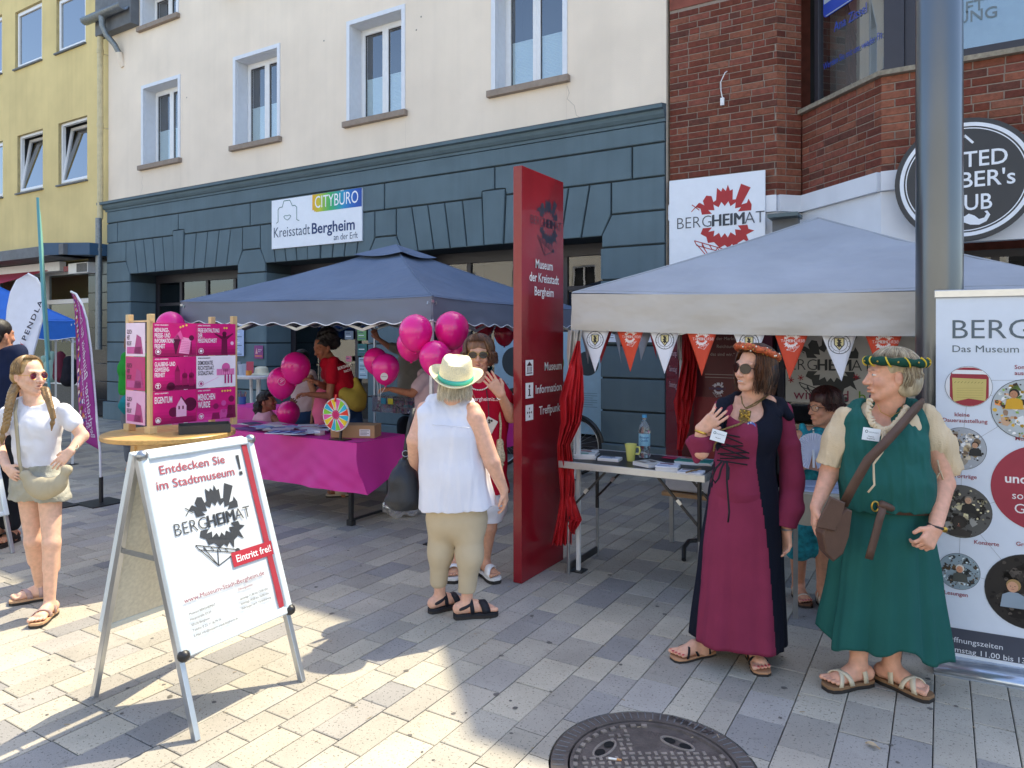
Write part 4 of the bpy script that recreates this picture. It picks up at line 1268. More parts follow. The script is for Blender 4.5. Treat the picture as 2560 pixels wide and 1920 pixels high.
P_=[(.1,.33),(.12,.36),(.12,.68),(.24,.86),(.36,.86),(.48,.68),(.48,.36),(.52,.33)]
P_=[(.12,.52),(.16,.55),(.16,.8),(.2,.84),(.26,.84),(.3,.96),(.44,.96),(.5,.84),(.56,.84),(.6,.8),(.6,.55),(.66,.52)]
for i in range(len(P_)-1):pr.line(P_[i][0],P_[i][1]*sh/1.0,P_[i+1][0],P_[i+1][1]*sh/1.0,.012,gc)
for i in range(12):
 def hrt(t):return(.38+.085*math.sin(t)**3*1.,(.62+.05*(math.cos(t)-.35*math.cos(2*t)-.15*math.cos(3*t)))*sh)
 A=hrt(2*PI*i/12);B_=hrt(2*PI*(i+1)/12);pr.line(*A,*B_,.01,gc)
RP(cs,pr.build('lettering'))
bs=thing('museum_sign','white museum sign with a red gear emblem high on the brick wall','sign',(-2.2,8.0,3))
SY=8.05
a0,a1=onY(1673,SY),onY(1913,SY)
zt_=(onY(1674,SY,455)[1]+onY(1913,SY,421.9)[1])/2;zb_=zt_-.98
RP(bs,MB().box(a0,a1,SY,SY+.025,zb_,zt_).build('board',MATS['sign_white'],bev=.003))
pr=Print((a0,SY-.001,zb_),(1,0,0),(0,0,1),step=.0012)
gx=onY(1812,SY)-a0;gz=onY(1812,SY,549)[1]-zb_
berg_logo(pr,gx,gz,(a1-a0)/3.75,'b02a30','3c434c',thin='4d545c')
RP(bs,pr.build('lettering'))
br=thing('barber_sign','large round black barber shop sign with white ring and letters above the right tent','sign',(.3,7.3,3))
SY=7.33
cx,cz=onY(2411,SY,449)
R_=153.6*(SY/(RX+RY*(2411-1280)/F0))/F0
b=MB();b.cyl((cx,SY,cz),(cx,SY+.05,cz),R_,R_,64);b.box(cx-.3,cx+.3,SY+.05,7.52,cz-.02,cz+.02)
RP(br,b.build('disc',M('sign_black',hexc('35373a'),rough=.45,var=.05)))
pr=Print((cx,SY-.001,cz),(1,0,0),(0,0,1),step=.0012);w1='e9edf2'
pr.ring(0,0,R_*.925,R_*.06,w1,72);pr.ring(0,0,R_*.84,R_*.016,w1,72)
pr.text('UNITED',0,R_*.20,R_*.25,w1,w=R_*1.16,align='c',bold=.01)
pr.text("BARBER's",0,-R_*.13,R_*.25,w1,w=R_*1.36,align='c',bold=.01)
pr.text('CLUB',0,-R_*.5,R_*.25,w1,w=R_*.75,align='c',bold=.01)
pr.line(-R_*.12,R_*.58,0,R_*.72,R_*.035,w1);pr.line(R_*.12,R_*.58,0,R_*.72,R_*.035,w1)
for s_ in(-1,1):
 pts=[(0,-.60),(.06,-.56),(.14,-.60),(.2,-.66),(.27,-.64),(.3,-.58),(.27,-.54),(.31,-.53),(.35,-.6),(.3,-.7),(.2,-.75),(.08,-.74),(0,-.70)]
 pr.poly([(s_*p[0]*R_,p[1]*R_)for p in(pts if s_>0 else pts[::-1])],w1)
RP(br,pr.build('lettering'))
# A-frame
def aframe(name,label,FL,wdir,Wd,dvec,H,split=.27,detail=True,tilt=.55):
 root=thing(name,label,'sign stand',FL+wdir*(Wd/2)+dvec*.5)
 w_=wdir.normalized();apex=FL+dvec*tilt+Vector((0,0,H))
 def pt(s,t,side=0):
  foot=FL if side==0 else FL+dvec
  return foot+(apex-foot)*t+w_*s
 up0=(apex-FL).normalized();n0=w_.cross(up0).normalized()
 for side in(0,1):
  f_=FL if side==0 else FL+dvec
  up=(apex-f_).normalized();nn=w_.cross(up).normalized()
  for s in(.012,Wd-.012):
   RP(root,MB().bar(pt(s,0,side),pt(s,1,side),.024,.03,up=nn).build('leg',MATS['alu'],bev=.002))
  L=(apex-f_).length
  mt=Matrix((w_,up,nn)).transposed().to_4x4();mt.translation=f_
  z0,z1=L*split,L+.0
  off=.012 if side==0 else-.045
  b=MB();fw=.034
  b.box(0,fw,z0,z1,off,off+.03);b.box(Wd-fw,Wd,z0,z1,off,off+.03);b.box(fw,Wd-fw,z0,z0+fw,off,off+.03);b.box(fw,Wd-fw,z1-fw,z1,off,off+.03)
  wbuild(b,root,'snap_frame',M('frame_silver',hexc('dfe8ea'),rough=.4,metal=.15,var=.04),mt,bev=.006)
  b=MB().box(fw*.6,Wd-fw*.6,z0+fw*.6,z1-fw*.6,off+.004,off+.014)
  wbuild(b,root,'backing',M('board_grey',hexc('cfcdc2'),rough=.7,var=.06,scale=40),mt)
  if side==0 and detail:
   for sx_ in(0,Wd):
    for zz in(z0,z1):
     b=MB().ball((sx_+(.012 if sx_==0 else-.012),zz+(.012 if zz==z0 else-.012),off+.02),.026,12)
     wbuild(b,root,'corner_cap',MATS['galv']if zz==z1 else MATS['black_plastic'],mt)
   rs_=np.random.RandomState(5)
   k1=[(rs_.uniform(8,40),rs_.uniform(-30,30),rs_.rand()*6)for _ in range(7)]
   x0,x1,y0,y1=fw*.8,Wd-fw*.8,z0+fw*.8,z1-fw*.8
   def hgt(x,y):
    h=sum(math.sin(a_*x+b_*y+c_)for a_,b_,c_ in k1)/7*.0034
    e=max(0,1-(y-y0)/.12);h+=.0035*e*math.sin(x*95+math.sin(y*40))
    return off+.019+h
   b=MB();b.sheet(60,110,lambda u_,v_:(x0+(x1-x0)*u_,y0+(y1-y0)*v_,hgt(x0+(x1-x0)*u_,y0+(y1-y0)*v_)))
   wbuild(b,root,'poster',M('paper_gloss',hexc('d3d7d8'),rough=.28,var=.03,spec=.6),mt)
   pr=Print((0,0,0),(1,0,0),(0,1,0))
   pr.warp=lambda x,y,o_:mt@Vector((x,y,hgt(x,y)+.0018+o_))
   return root,mt,pr,(x0,x1,y0,y1),off,pt,w_,up,nn
 return root
FL=C(-1.297,2.893);wd=C(.494,.870);dv=C(-.870,.494)*.72
res=aframe('sandwich_board','white sandwich board announcing free entry, standing in the sun at lower left',FL,wd,.60,dv,1.135)
root,mt,pr,(x0,x1,y0,y1),off,pt,w_,up,nn=res
f_=FL+dv;apex=FL+dv*.55+Vector((0,0,1.135))
up2=(apex-f_).normalized();nn2=w_.cross(up2).normalized();L2=(apex-f_).length
for s in(.012,.588):RP(root,MB().bar(f_+w_*s,apex+w_*s,.024,.03,up=nn2).build('leg',MATS['alu'],bev=.002))
mt2=Matrix((w_,up2,nn2)).transposed().to_4x4();mt2.translation=f_
b=MB();z0,z1=L2*.27,L2;fw=.03
b.box(0,fw,z0,z1,-.045,-.015);b.box(.6-fw,.6,z0,z1,-.045,-.015);b.box(fw,.6-fw,z0,z0+fw,-.045,-.015);b.box(fw,.6-fw,z1-fw,z1,-.045,-.015)
wbuild(b,root,'snap_frame',MATS['frame_silver'],mt2,bev=.005)
wbuild(MB().box(.02,.58,z0+.02,z1-.02,-.028,-.02),root,'backing',M('speckled_board',hexc('e6e2d2'),rough=.7,var=.1,scale=60),mt2)
RP(root,MB().bar(pt(.01,.62,0),f_+(apex-f_)*.62+w_*.01,.004,.022).build('brace',MATS['galv']))
Wp=x1-x0;Hp=y1-y0
def PXY(fx,fy):return x0+Wp*fx,y0+Hp*fy
rd='a3343f';dk='3f4144'
x,y=PXY(.40,.905);pr.text('Entdecken Sie',x,y,.038,'a9545c',bold=.010,w=Wp*.62,align='c')
x,y=PXY(.41,.825);pr.text('im Stadtmuseum',x,y,.038,'a9545c',bold=.010,w=Wp*.74,align='c')
x,y=PXY(.845,.815);pr.poly([(x-.009,y+.10),(x+.009,y+.10),(x+.005,y+.03),(x-.005,y+.03)],dk);pr.rect(x-.009,y+.002,.018,.017,dk)
x,y=PXY(.52,.60);berg_logo(pr,x,y,.118,dk,dk)
for i in range(20):
 ya,yb=y0+Hp*i/20,y0+Hp*(i+1)/20
 pr.rect(x1-.048,ya+.012,.032,yb-ya+.0005,'a3343f')
pr.up()
x,y=PXY(.56,.325);[pr.rect(x+.0245*i_,y-.006+.0165*j_,.0247,.0167,'b0303d')for i_ in range(10)for j_ in range(4)];y-=.006;pr.up();pr.text('Eintritt frei!',x+.1225,y+.018,.032,'f4f4f4',bold=.010,w=.2,align='c')
x,y=PXY(.45,.225);pr.text('www.Museum-Stadt-Bergheim.de',x,y,.019,'8e3a52',bold=.0,w=Wp*.78,align='c')
for i,t in enumerate(('Museum BERGHEIMAT','Hauptstraße 57-59','50126 Bergheim','Telefon: 0 22 71 56 79 76','E-Mail: info@museum-stadt-bergheim.de')):
 x,y=PXY(.08,.16-i*.028);pr.text(t,x,y,.0095,'2c2c30')
for i,t in enumerate(('Öffnungszeiten:','','samstags 11.00 bis 13.00 Uhr','sonntags 14.00 bis 16.00 Uhr','Führungen nach Vereinbarung')):
 if t:x,y=PXY(.55,.19-i*.026);pr.text(t,x,y,.0095,'8e3a52' if i==0 else '2c2c30')
RP(root,pr.build('print'))
FL2=G(36,1382)
aframe('sandwich_board','silver-legged sandwich board mostly cut off at the left edge',FL2-C(.3,.5).normalized()*.6,C(.3,.5).normalized(),.60,C(-.870,.494)*.7,1.0,detail=False)
# roll-up banner
P0=C(2.116,3.554);RD=C(.894,-.448).normalized();RW=.85
ru=thing('rollup_banner','white roll-up museum banner with round pictures at the right edge','banner',P0+RD*.42)
RN=Vector((RD.y,-RD.x,0))
def ruq(u,v):
 p=ray_line(u,v,(P0.x,P0.y),(RD.x,RD.y));return(Vector((p.x,p.y,0))-Vector((P0.x,P0.y,0))).dot(RD),p.z
M('banner_white',hexc('dce6f4'),rough=.45,var=.02)
mt=Matrix((RD,-RN,Vector((0,0,1)))).transposed().to_4x4();mt.translation=P0
wbuild(MB().box(.005,RW,-.002,.002,.05,1.86),ru,'sheet',MATS['banner_white'],mt)
wbuild(MB().box(-.002,RW+.01,-.012,.012,1.845,1.885),ru,'top_rail',MATS['alu'],mt,bev=.004)
b=MB();b.sheet(1,10,lambda u_,v_:(-.01+(RW+.02)*u_,.05-.14*math.sin(v_*PI*.5),.01+.065*math.cos(v_*PI*.5)))
b.box(-.01,RW+.01,-.09,.05,0,.012)
wbuild(b,ru,'cassette',M('cassette',hexc('c4cfdc'),rough=.2,metal=.7),mt,solid=.004)
pr=Print(P0+RN*.003,RD,(0,0,1),step=.0006)
def PR(u,v):return ruq(u,v)
gcol,mcol='5b6a74','96384a'
x,z=PR(2381,846);h=PR(2381,799)[1]-z;pr.text('BERGHEIMAT',x,z,h,gcol,bold=-.004,xs=1.06)
x,z=PR(2381,880);pr.text('Das Museum der Kreisstadt',x,z,PR(2381,863)[1]-z,gcol,xs=1.1)
def photo(pr,x,y,rx,cols,seed,fig=None):
 r_=random.Random(seed);lay0=pr.lay
 pr.circ(x,y,rx*1.02,'3c434a',40);pr.up();pr.circ(x,y,rx,cols[0],40);pr.up()
 for i in range(150):
  c=r_.choice(cols[1:]);a=r_.random()*2*PI;q=rx*.92*math.sqrt(r_.random())
  c='%02x%02x%02x'%tuple(min(255,int(int(c[k_:k_+2],16)*(.75,1,1.15)[i%3]))for k_ in(0,2,4))
  cx_,cy_=x+q*math.cos(a),y+q*math.sin(a);s_=min(rx*(r_.uniform(.10,.24)if i<30 else r_.uniform(.02,.08)),rx*.98-q)
  n_=r_.choice((4,5,7));pr.poly([(cx_+s_*r_.uniform(.6,1)*math.cos(2*PI*k/n_+seed),cy_+s_*r_.uniform(.5,1)*math.sin(2*PI*k/n_+seed))for k in range(n_)],c)
  if i%30==29:pr.up()
 pr.up()
 for f in(fig or[]):
  fx,fy,s_,skin,hair,cloth=f
  q=rx*s_
  pts=[(-.9,-1.7),(.9,-1.7),(.75,-.7),(.3,-.45),(-.3,-.45),(-.75,-.7)]
  pts=[(x+fx*rx+a*q,y+fy*rx+b_*q)for a,b_ in pts]
  pts=[((p[0]-x)*min(1,rx*.99/max(1e-6,math.hypot(p[0]-x,p[1]-y)))+x,(p[1]-y)*min(1,rx*.99/max(1e-6,math.hypot(p[0]-x,p[1]-y)))+y)for p in pts]
  pr.poly(pts,cloth);pr.up();pr.circ(x+fx*rx,y+fy*rx+q*.12,q*.5,hair,14);pr.up();pr.circ(x+fx*rx-q*.06,y+fy*rx-q*.02,q*.38,skin,14,ry=q*.44);pr.up();fx0,fy0=x+fx*rx-q*.06,y+fy*rx
  for e_ in(-1,1):pr.circ(fx0+e_*q*.15,fy0+q*.04,q*.05,'3a2a24',6,ry=q*.03)
  pr.rect(fx0-q*.1,fy0-q*.22,q*.2,q*.04,'a05a50');pr.rect(fx0-q*.03,fy0-q*.1,q*.06,q*.1,'b88468');pr.up()
 pr.lay=lay0
c1=PR(2421,966);r1=.098
c2=PR(2404,1121);c3=PR(2402,1278);c4=PR(2397,1428);c5=PR(2572,1480);c6=PR(2566,1023);c7=PR(2606,1222)
for A,B_ in((c1,c2),(c2,c3),(c3,c4),(c1,c6),(c2,c6),(c4,c5),(c3,c5),(c3,c7),((c1[0],c1[1]+.03),(c6[0]+.1,c1[1]+.04))):
 pr.line(*A,*B_,.0014,'8b949c')
pr.up()
pr.circ(*c1,r1*1.015,'3c434a',40);pr.up();pr.circ(*c1,r1,'e6e8ec',40);pr.up()
def inc(x,y,c,r):
 d=math.hypot(x,y);k=min(1,r*.985/max(d,1e-6));return(c[0]+x*k,c[1]+y*k)
def inpoly(c,r,pts,col):
 out=[]
 for i in range(len(pts)):
  a,b_=pts[i],pts[(i+1)%len(pts)]
  for k in range(8):out.append(inc((a[0]+(b_[0]-a[0])*k/8)*r,(a[1]+(b_[1]-a[1])*k/8)*r,c,r))
 pr.poly(out,col)
inpoly(c1,r1,[(-.8,-1),(.85,-1),(.85,.95),(-.8,.95)],'9c2a3b');pr.up()
inpoly(c1,r1,[(-.7,.62),(.8,.62),(.8,.82),(-.7,.82)],'eef0f2');inpoly(c1,r1,[(-.66,-.8),(0,-.6),(.72,-.7),(.75,.38),(-.7,.42)],'cdbb72');pr.up()
for i in range(9):pr.line(c1[0]-.06+i*.014,c1[1]+.016,c1[0]-.052+i*.014,c1[1]+.024,.002,'8a7a3c')
for i in range(5):pr.line(c1[0]-.05,c1[1]-.01-i*.011,c1[0]+.06,c1[1]-.006-i*.012,.0016,'b09c55')
pr.lay=2
photo(pr,*c2,.102,['aab0b8','e3e6ea','d8cdb8','6b5a4a','2a2c30','cfd6dd','b9a27c'],4,[(-.3,.55,.26,'c89a7c','5a3a28','3e3a34'),(.55,.2,.3,'c89a7c','3a2c24','22262a')])
photo(pr,*c3,.128,['5a5a58','d9cfa8','2a2a2a','141414','8a8a86','3c3a38'],7,[(.25,.45,.28,'c9a083','8c8478','1f2124'),(-.05,-.45,.5,'33302e','2b2826','3a3634')])
photo(pr,*c4,.088,['8fa2ad','c3d0d6','2e3436','6b5236','4a4e50'],9,[(.05,.15,.42,'d89a78','e2ddd2','4e524e')])
photo(pr,*c5,.175,['2a2726','1c1a1a','3a3634','504a46','151313'],12,[(-.35,.1,.34,'d2a184','a98a5c','93a4b4'),(.3,.05,.36,'d8a68c','4a3426','aebccb'),(.1,.5,.24,'c89a84','2a2220','20242a')])
photo(pr,*c6,.14,['b9c2c6','d98a4a','7fa04a','e8ecee','3c2a22','cfa98a','e0b23a'],15,[(-.35,.5,.3,'b98464','1e1a1a','d9a62c')])
pr.circ(*c7,.205,'a23648',56);pr.up()
x,z=PR(2512,1205);pr.text('und',x,z,.043,'f2ecee',bold=.02)
x,z=PR(2530,1246);pr.text('so viel',x,z,.036,'f2ecee');x,z=PR(2536,1281);pr.text('Ge',x,z,.045,'f2ecee')
for(u,v,t,al)in((2405,1041,'kleine','c'),(2412,1056,'Dauerausstellung','c'),(2536,922,'Sonder','l'),(2536,937,'ausstellungen','l'),(2538,1100,'Museumspädagogik','l'),(2412,1195,'Vorträge','c'),(2466,1362,'Konzerte','c'),(2540,1363,'Gruppen','l'),(2390,1488,'Lesungen','c')):
 x,z=PR(u,v);pr.text(t,x,z,.019,mcol,bold=.012,align=al)
z0=PR(2363,1631)[1];z1=PR(2363,1565)[1]
pr.rect(.006,.09,RW-.006,z1-.09,'474c5a');pr.up()
x,z=PR(2366,1608);pr.text('Öffnungszeiten',x,z1-.07,.026,'e3e8f0',xs=1.05);pr.text('Samstag 11.00 bis 13.00 Uhr',x,z1-.118,.026,'e3e8f0',xs=1.05)
RP(ru,pr.build('print'))
# tents
def tent(root,A,dx,dy,W,ze,zp,vh,mat,trim=None,scal=0,sag=.05,tilt=0.,legs=(1,1,1,1),wr=.0,seed=1,vmat=None):
 """A near corner on the ground, dx along the front, dy to the back"""
 rs_=np.random.RandomState(seed)
 K=[A,A+dx*W,A+dx*W+dy*W,A+dy*W]
 c=(K[0]+K[2])/2+Vector((0,0,zp))
 ez=[ze,ze+tilt,ze+tilt,ze]
 K=[k+Vector((0,0,z))for k,z in zip(K,ez)]
 ph=rs_.rand(8)*6
 b=MB()
 for i in range(4):
  p,q=K[i],K[(i+1)%4]
  def fn(u_,v_,p=p,q=q,i=i):
   e=p+(q-p)*u_;e=e+Vector((0,0,-.02*math.sin(PI*u_)))
   r=e+(c-e)*v_
   s_=math.sin(PI*v_)
   mid=1-abs(2*u_-1)
   r.z-=sag*s_*(.35+.65*mid)*1.0
   r.z+=.006*math.sin(9*u_+ph[i])*(1-v_)+.006*math.sin(23*u_*(1-v_)+ph[i+4])*s_
   return r
  b.sheet(26,14,fn)
  b.tube([Vector(fn(0,k/16))+Vector((0,0,.002))for k in range(17)],.007,6)
  b.tube([Vector(fn(k/20,.03))+Vector((0,0,.001))for k in range(21)],.003,4)
 co=b.build('canopy',mat);RP(root,co)
 for i in range(4):
  p,q=K[i],K[(i+1)%4];L_=(q-p).length
  n=(q-p).normalized().cross(Vector((0,0,1)))
  def edge(u_,v_,p=p,q=q,n=n,i=i):
   e=p+(q-p)*u_+Vector((0,0,-.02*math.sin(PI*u_)))
   d=vh*v_
   if scal:d*=1-.12*(.5+.5*math.cos(2*PI*u_*L_/scal))
   e.z-=d
   e+=n*(.006+(.012*math.sin(11*u_+ph[i])+wr*math.sin(31*u_+7*v_+ph[i+2])+wr*.8*math.sin(14*u_-9*v_+ph[i]))*v_)
   return e
  b=MB();b.sheet(int(L_*40),8,edge);vo=b.build('valance',vmat or mat);RP(root,vo)
  if trim:
   RP(root,MB().tube([edge(k/110,1.0)for k in range(111)],.005,5).build('piping',trim))
 for i,k in enumerate(K):
  if not legs[i]:continue
  inn=(c-k);inn.z=0;inn=inn.normalized()*.05
  f=k+inn
  lg=MB();lg.bar((f.x,f.y,.0),(f.x,f.y,k.z-.03),.026,.026,up=dx);
  lo_=lg.build('leg',MATS['white_metal']);RP(root,lo_)
  RP(lo_,MB().box(f.x-.05,f.x+.05,f.y-.05,f.y+.05,0,.008).build('foot_plate',MATS['black_metal']))if False else RP(root,MB().box(f.x-.05,f.x+.05,f.y-.05,f.y+.05,0,.008).build('foot_plate',MATS['black_metal']))
 for i in range(4):
  p,q=K[i],K[(i+1)%4];inn=(c-(p+q)/2);inn.z=0;inn=inn.normalized()*.05
  n_=4
  b=MB()
  for k in range(n_):
   a_,c_=p+(q-p)*(k/n_)+inn,p+(q-p)*((k+1)/n_)+inn
   b.bar(a_-Vector((0,0,.05)),c_-Vector((0,0,.27)),.012,.024);b.bar(a_-Vector((0,0,.27)),c_-Vector((0,0,.05)),.012,.024)
  RP(root,b.build('truss',MATS['galv']))
 for i in range(4):
  RP(root,MB().bar(K[i]-Vector((0,0,.04)),c-Vector((0,0,.06)),.02).build('rafter',MATS['galv']))
 return K,c
TA=C(-.6255,5.61);tx=C(-.8838,.4679);ty=C(.4679,.8838)
t1=thing('gazebo','blue-grey pop-up gazebo with a scalloped valance over the pink tables','tent',TA+tx*1.5+ty*1.5)
K1,c1_=tent(t1,TA,tx,ty,3.0,1.975,2.62,.215,MATS['tent_blue_skytint'],MATS['tent_white_trim'],scal=.25,tilt=.03,wr=.004,seed=3,sag=.07,vmat=MATS['valance_blue'])
b=MB()
for i in range(4):
 p=c1_+(K1[i]-c1_)*.21+Vector((0,0,.035));q=c1_+(K1[(i+1)%4]-c1_)*.21+Vector((0,0,.035));cc=c1_+Vector((0,0,.03))
 b.sheet(10,4,lambda u_,v_,p=p,q=q:(p+(q-p)*u_)+(cc-(p+(q-p)*u_))*v_-Vector((0,0,.03*(1-v_)*math.sin(PI*u_))))
RP(t1,b.build('vent_cap',MATS['tent_blue_skytint']))
TB=C(.4225,5.0);ux=C(.891,-.454);uy=C(.454,.891)
t2=thing('gazebo','pale grey pop-up gazebo with a string of pennants, right of the red pylon','tent',TB+ux*1.5+uy*1.5)
K2,c2_=tent(t2,TB,ux,uy,3.0,1.955,2.60,.255,MATS['tent_grey_skytint'],None,tilt=-.04,wr=.008,seed=5,sag=.06,vmat=MATS['valance_grey'])
A3=C((190-1280)/F0*9.2,9.2)
t3=thing('gazebo','bright blue pop-up gazebo behind the white beach flag at the far left','tent',A3+C(-1.8,.3))
a3x=C(-.8,-.6).normalized();a3y=C(-.6,.8).normalized()
tent(t3,A3,a3x,a3y,2.6,1.86,2.62,.24,MATS['tent_bright_blue'],MATS['tent_white_trim'],scal=.5,seed=8)
def drape(pts,ws,mat,name,root,dn,folds=6,amp=.018,nv=40,seed=0):
 """hanging cloth: centre line pts (world), widths ws, thin folds"""
 rs_=np.random.RandomState(seed);ph=rs_.rand(4)*6
 P_=[Vector(p)for p in pts]
 def at_(t,arr):
  f=t*(len(arr)-1);i=min(int(f),len(arr)-2);f-=i;f=f*f*(3-2*f)
  return arr[i]*(1-f)+arr[i+1]*f
 side=Vector(dn).normalized();nrm=side.cross(Vector((0,0,1)))
 def fn(u_,v_):
  c=at_(v_,P_);w_=at_(v_,ws)
  off_=(u_-.5)*w_
  y=amp*math.sin(folds*2*PI*(u_**1.3)+ph[0]+2.6*math.sin(4*v_+ph[1]+2*u_))*min(1,w_/.1)*(.6+.4*math.sin(9*v_+ph[3]))+.45*amp*math.sin(17*u_+15*v_+ph[2])+.3*amp*math.sin(31*v_-11*u_)
  return c+side*(off_+.01*math.sin(12*v_+ph[3]))+nrm*y
 b=MB();b.sheet(folds*8,nv,fn)
 o=b.build(name,mat,solid=.002);RP(root,o);return o
cu_=thing('side_curtain','gathered pale grey tent curtain hanging at the near left leg of the right tent','curtain',TB)
drape([pix(1437,826,4.95),pix(1437,900,4.95),pix(1434,1000,4.95),pix(1430,1060,4.98),pix(1421,1130,4.98),pix(1418,1190,5.0)],[.10,.085,.075,.08,.06,.05],MATS['valance_grey'],'cloth',cu_,C(1,0),folds=4,amp=.03,seed=2)
rc=thing('red_cloth','crumpled sheer red cloth tied round the near left tent leg beside the pylon','cloth',TB+C(0,-.05))
drape([pix(1450,852,4.9),pix(1441,920,4.9),pix(1426,1000,4.9),pix(1424,1060,4.9),pix(1412,1110,4.9),pix(1418,1170,4.95),pix(1412,1240,4.97),pix(1406,1320,4.97),pix(1405,1362,4.97)],[.02,.10,.17,.13,.09,.11,.07,.12,.14],MATS['red_cloth'],'upper_cloth',rc,C(1,0),folds=5,amp=.028,seed=4)
drape([pix(1420,1150,4.93),pix(1428,1240,4.93),pix(1433,1300,4.93),pix(1436,1335,4.93)],[.04,.06,.1,.02],MATS['red_cloth'],'loose_end',rc,C(1,0),folds=3,amp=.02,seed=6)
c3_=thing('side_curtain','narrow grey rolled tent curtain in the dark between the red panels','curtain',C(1.6,7.5))
drape([pix(1712,800,7.3),pix(1710,900,7.3),pix(1703,1000,7.3)],[.16,.11,.03],MATS['valance_grey'],'cloth',c3_,C(1,0),folds=5,amp=.02,seed=9)
r2=thing('red_cloth','long red cloth hanging inside the right tent in front of the maroon wall','cloth',C(1.6,6.8))
drape([pix(1726,800,7.1),pix(1722,900,7.1),pix(1712,1000,7.1),pix(1706,1060,7.1),pix(1700,1125,7.1)],[.12,.16,.2,.12,.05],MATS['red_cloth'],'cloth',r2,C(1,0),folds=5,amp=.03,seed=10)
# pennants
def crest(pr,x,y,r,k='3d4350'):
 pr.ring(x,y,r,r*.07,k,26);pr.ring(x,y,r*.74,r*.04,k,24)
 sh_=[(-.46,.6),(.46,.6),(.46,-.1),(0,-.66),(-.46,-.1)]
 pr.poly([(x+a*r,y+b_*r)for a,b_ in sh_],k);pr.up();pr.poly([(x+a*r*.82,y+b_*r*.82+.02*r)for a,b_ in sh_],'d9cf9a');pr.up()
 ln=[(-.2,.4),(-.05,.5),(.06,.38),(.2,.42),(.12,.2),(.26,.1),(.1,.05),(.2,-.2),(.3,-.34),(.05,-.25),(-.02,-.42),(-.12,-.2),(-.28,-.28),(-.12,-.02),(-.24,.1),(-.08,.18)]
 pr.poly([(x+a*r,y+b_*r)for a,b_ in ln],'22242a');pr.lay-=2
 for i in range(10):
  a=2*PI*i/10+.3;pr.circ(x+.87*r*math.cos(a),y+.87*r*math.sin(a),r*.04,k,6)
M('pen_orange',hexc('d2492e'),rough=.7,var=.05);M('pen_white',hexc('e4e7f2'),rough=.7,var=.03);M('pen_orange_shaded',hexc('a81e22'),rough=.7,var=.06);M('pen_white_shaded',hexc('9ea2aa'),rough=.7,var=.06)  # last two: the orange and white cloth with tent shade mixed into the colour
def pennant(P,along,col,kind,label,group,w=.205,h=.30,twist=0.,curl=0.,back=True):
 o_=thing('pennant',label,'pennant',P,group=group)
 al=Vector(along).normalized();al=Matrix.Rotation(twist,3,'Z')@al
 nr=Vector((al.y,-al.x,0))
 def f(x,y,off=0.):
  t=-y/h
  return P+al*(x+curl*.12*t*t)+nr*(curl*.09*t*t+off+.006*math.sin(x*40))+Vector((0,0,y+abs(curl)*.02*t))
 b=MB();b.sheet(6,10,lambda u_,v_:f((u_-.5)*w*(1-v_)*1.0,-h*v_))
 RP(o_,b.build('cloth',MATS[col],solid=.0015))
 for sd in((1,)if not back else(1,)):
  pr=Print((0,0,0),(1,0,0),(0,0,1),step=.0008);pr.warp=lambda x,y,o__:f(x,y,.0015+o__)
  if kind=='crest':crest(pr,0,-.075,.062)
  else:berg_logo(pr,0,-.06,.04,'ece0e0','ece0e0',mirror=True)
  RP(o_,pr.build('print'))
 return o_
def vbot(t,side=0):
 """point on the lower edge of the right tent's valance; side 0 front, 1 left"""
 d=ux if side==0 else uy
 e=TB+d*(3*t);z=1.955-.04*(t if side==0 else 0)-.255-.02*math.sin(PI*t)+.012
 return Vector((e.x,e.y,z))
nm=['first','second','third','fourth','fifth','sixth','seventh','eighth','ninth','tenth','eleventh','twelfth']
for i,(u,cl)in enumerate(((1484,'w'),(1572,'o'),(1659,'w'),(1752,'o'),(1871,'w'),(1977,'o'),(2097,'w'),(2209,'o'))):
 p=ray_line(u,843,(TB.x,TB.y),(ux.x,ux.y));t=(Vector((p.x,p.y,0))-TB).dot(ux)/3
 P=vbot(t)+uy*.03+Vector((0,0,.015 if i else 0))
 lab=('white pennant with a round town crest' if cl=='w' else 'orange pennant with a white gear emblem')+', %s from the left on the front pennant string'%nm[i]
 pennant(P,ux,'pen_white' if cl=='w' else 'pen_orange','crest' if cl=='w' else 'gear',lab,'pennants on the front string',twist=random.Random(i).uniform(-.15,.15),curl=random.Random(i+9).uniform(-.12,.12))
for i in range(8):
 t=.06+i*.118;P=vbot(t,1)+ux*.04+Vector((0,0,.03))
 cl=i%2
 lab=('twisted orange pennant coloured shade-dark red' if cl else 'twisted white crest pennant coloured shade-grey')+', %s from the front on the side string of the right tent'%nm[i]
 pennant(P,uy,'pen_white_shaded' if not cl else 'pen_orange_shaded','crest' if not cl else 'gear',lab,'pennants on the side string',twist=.9+.3*math.sin(i*2),curl=.7+.3*math.sin(i*3))
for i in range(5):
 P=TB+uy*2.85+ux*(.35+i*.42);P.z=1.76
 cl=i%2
 lab=('orange pennant coloured shade-dark red' if cl else 'white crest pennant coloured shade-grey')+', %s from the left on the back string inside the right tent'%nm[i]
 pennant(Vector(P),ux,'pen_white_shaded' if not cl else 'pen_orange_shaded','crest' if not cl else 'gear',lab,'pennants on the back string',curl=.2,w=.23,h=.33)
strg=tag(MB().tube([vbot(k/20)+uy*.03+Vector((0,0,.018))for k in range(21)],.004,5).build('pennant_string',MATS['tent_white_trim']),'thin white cord carrying the front pennants along the valance','cord')
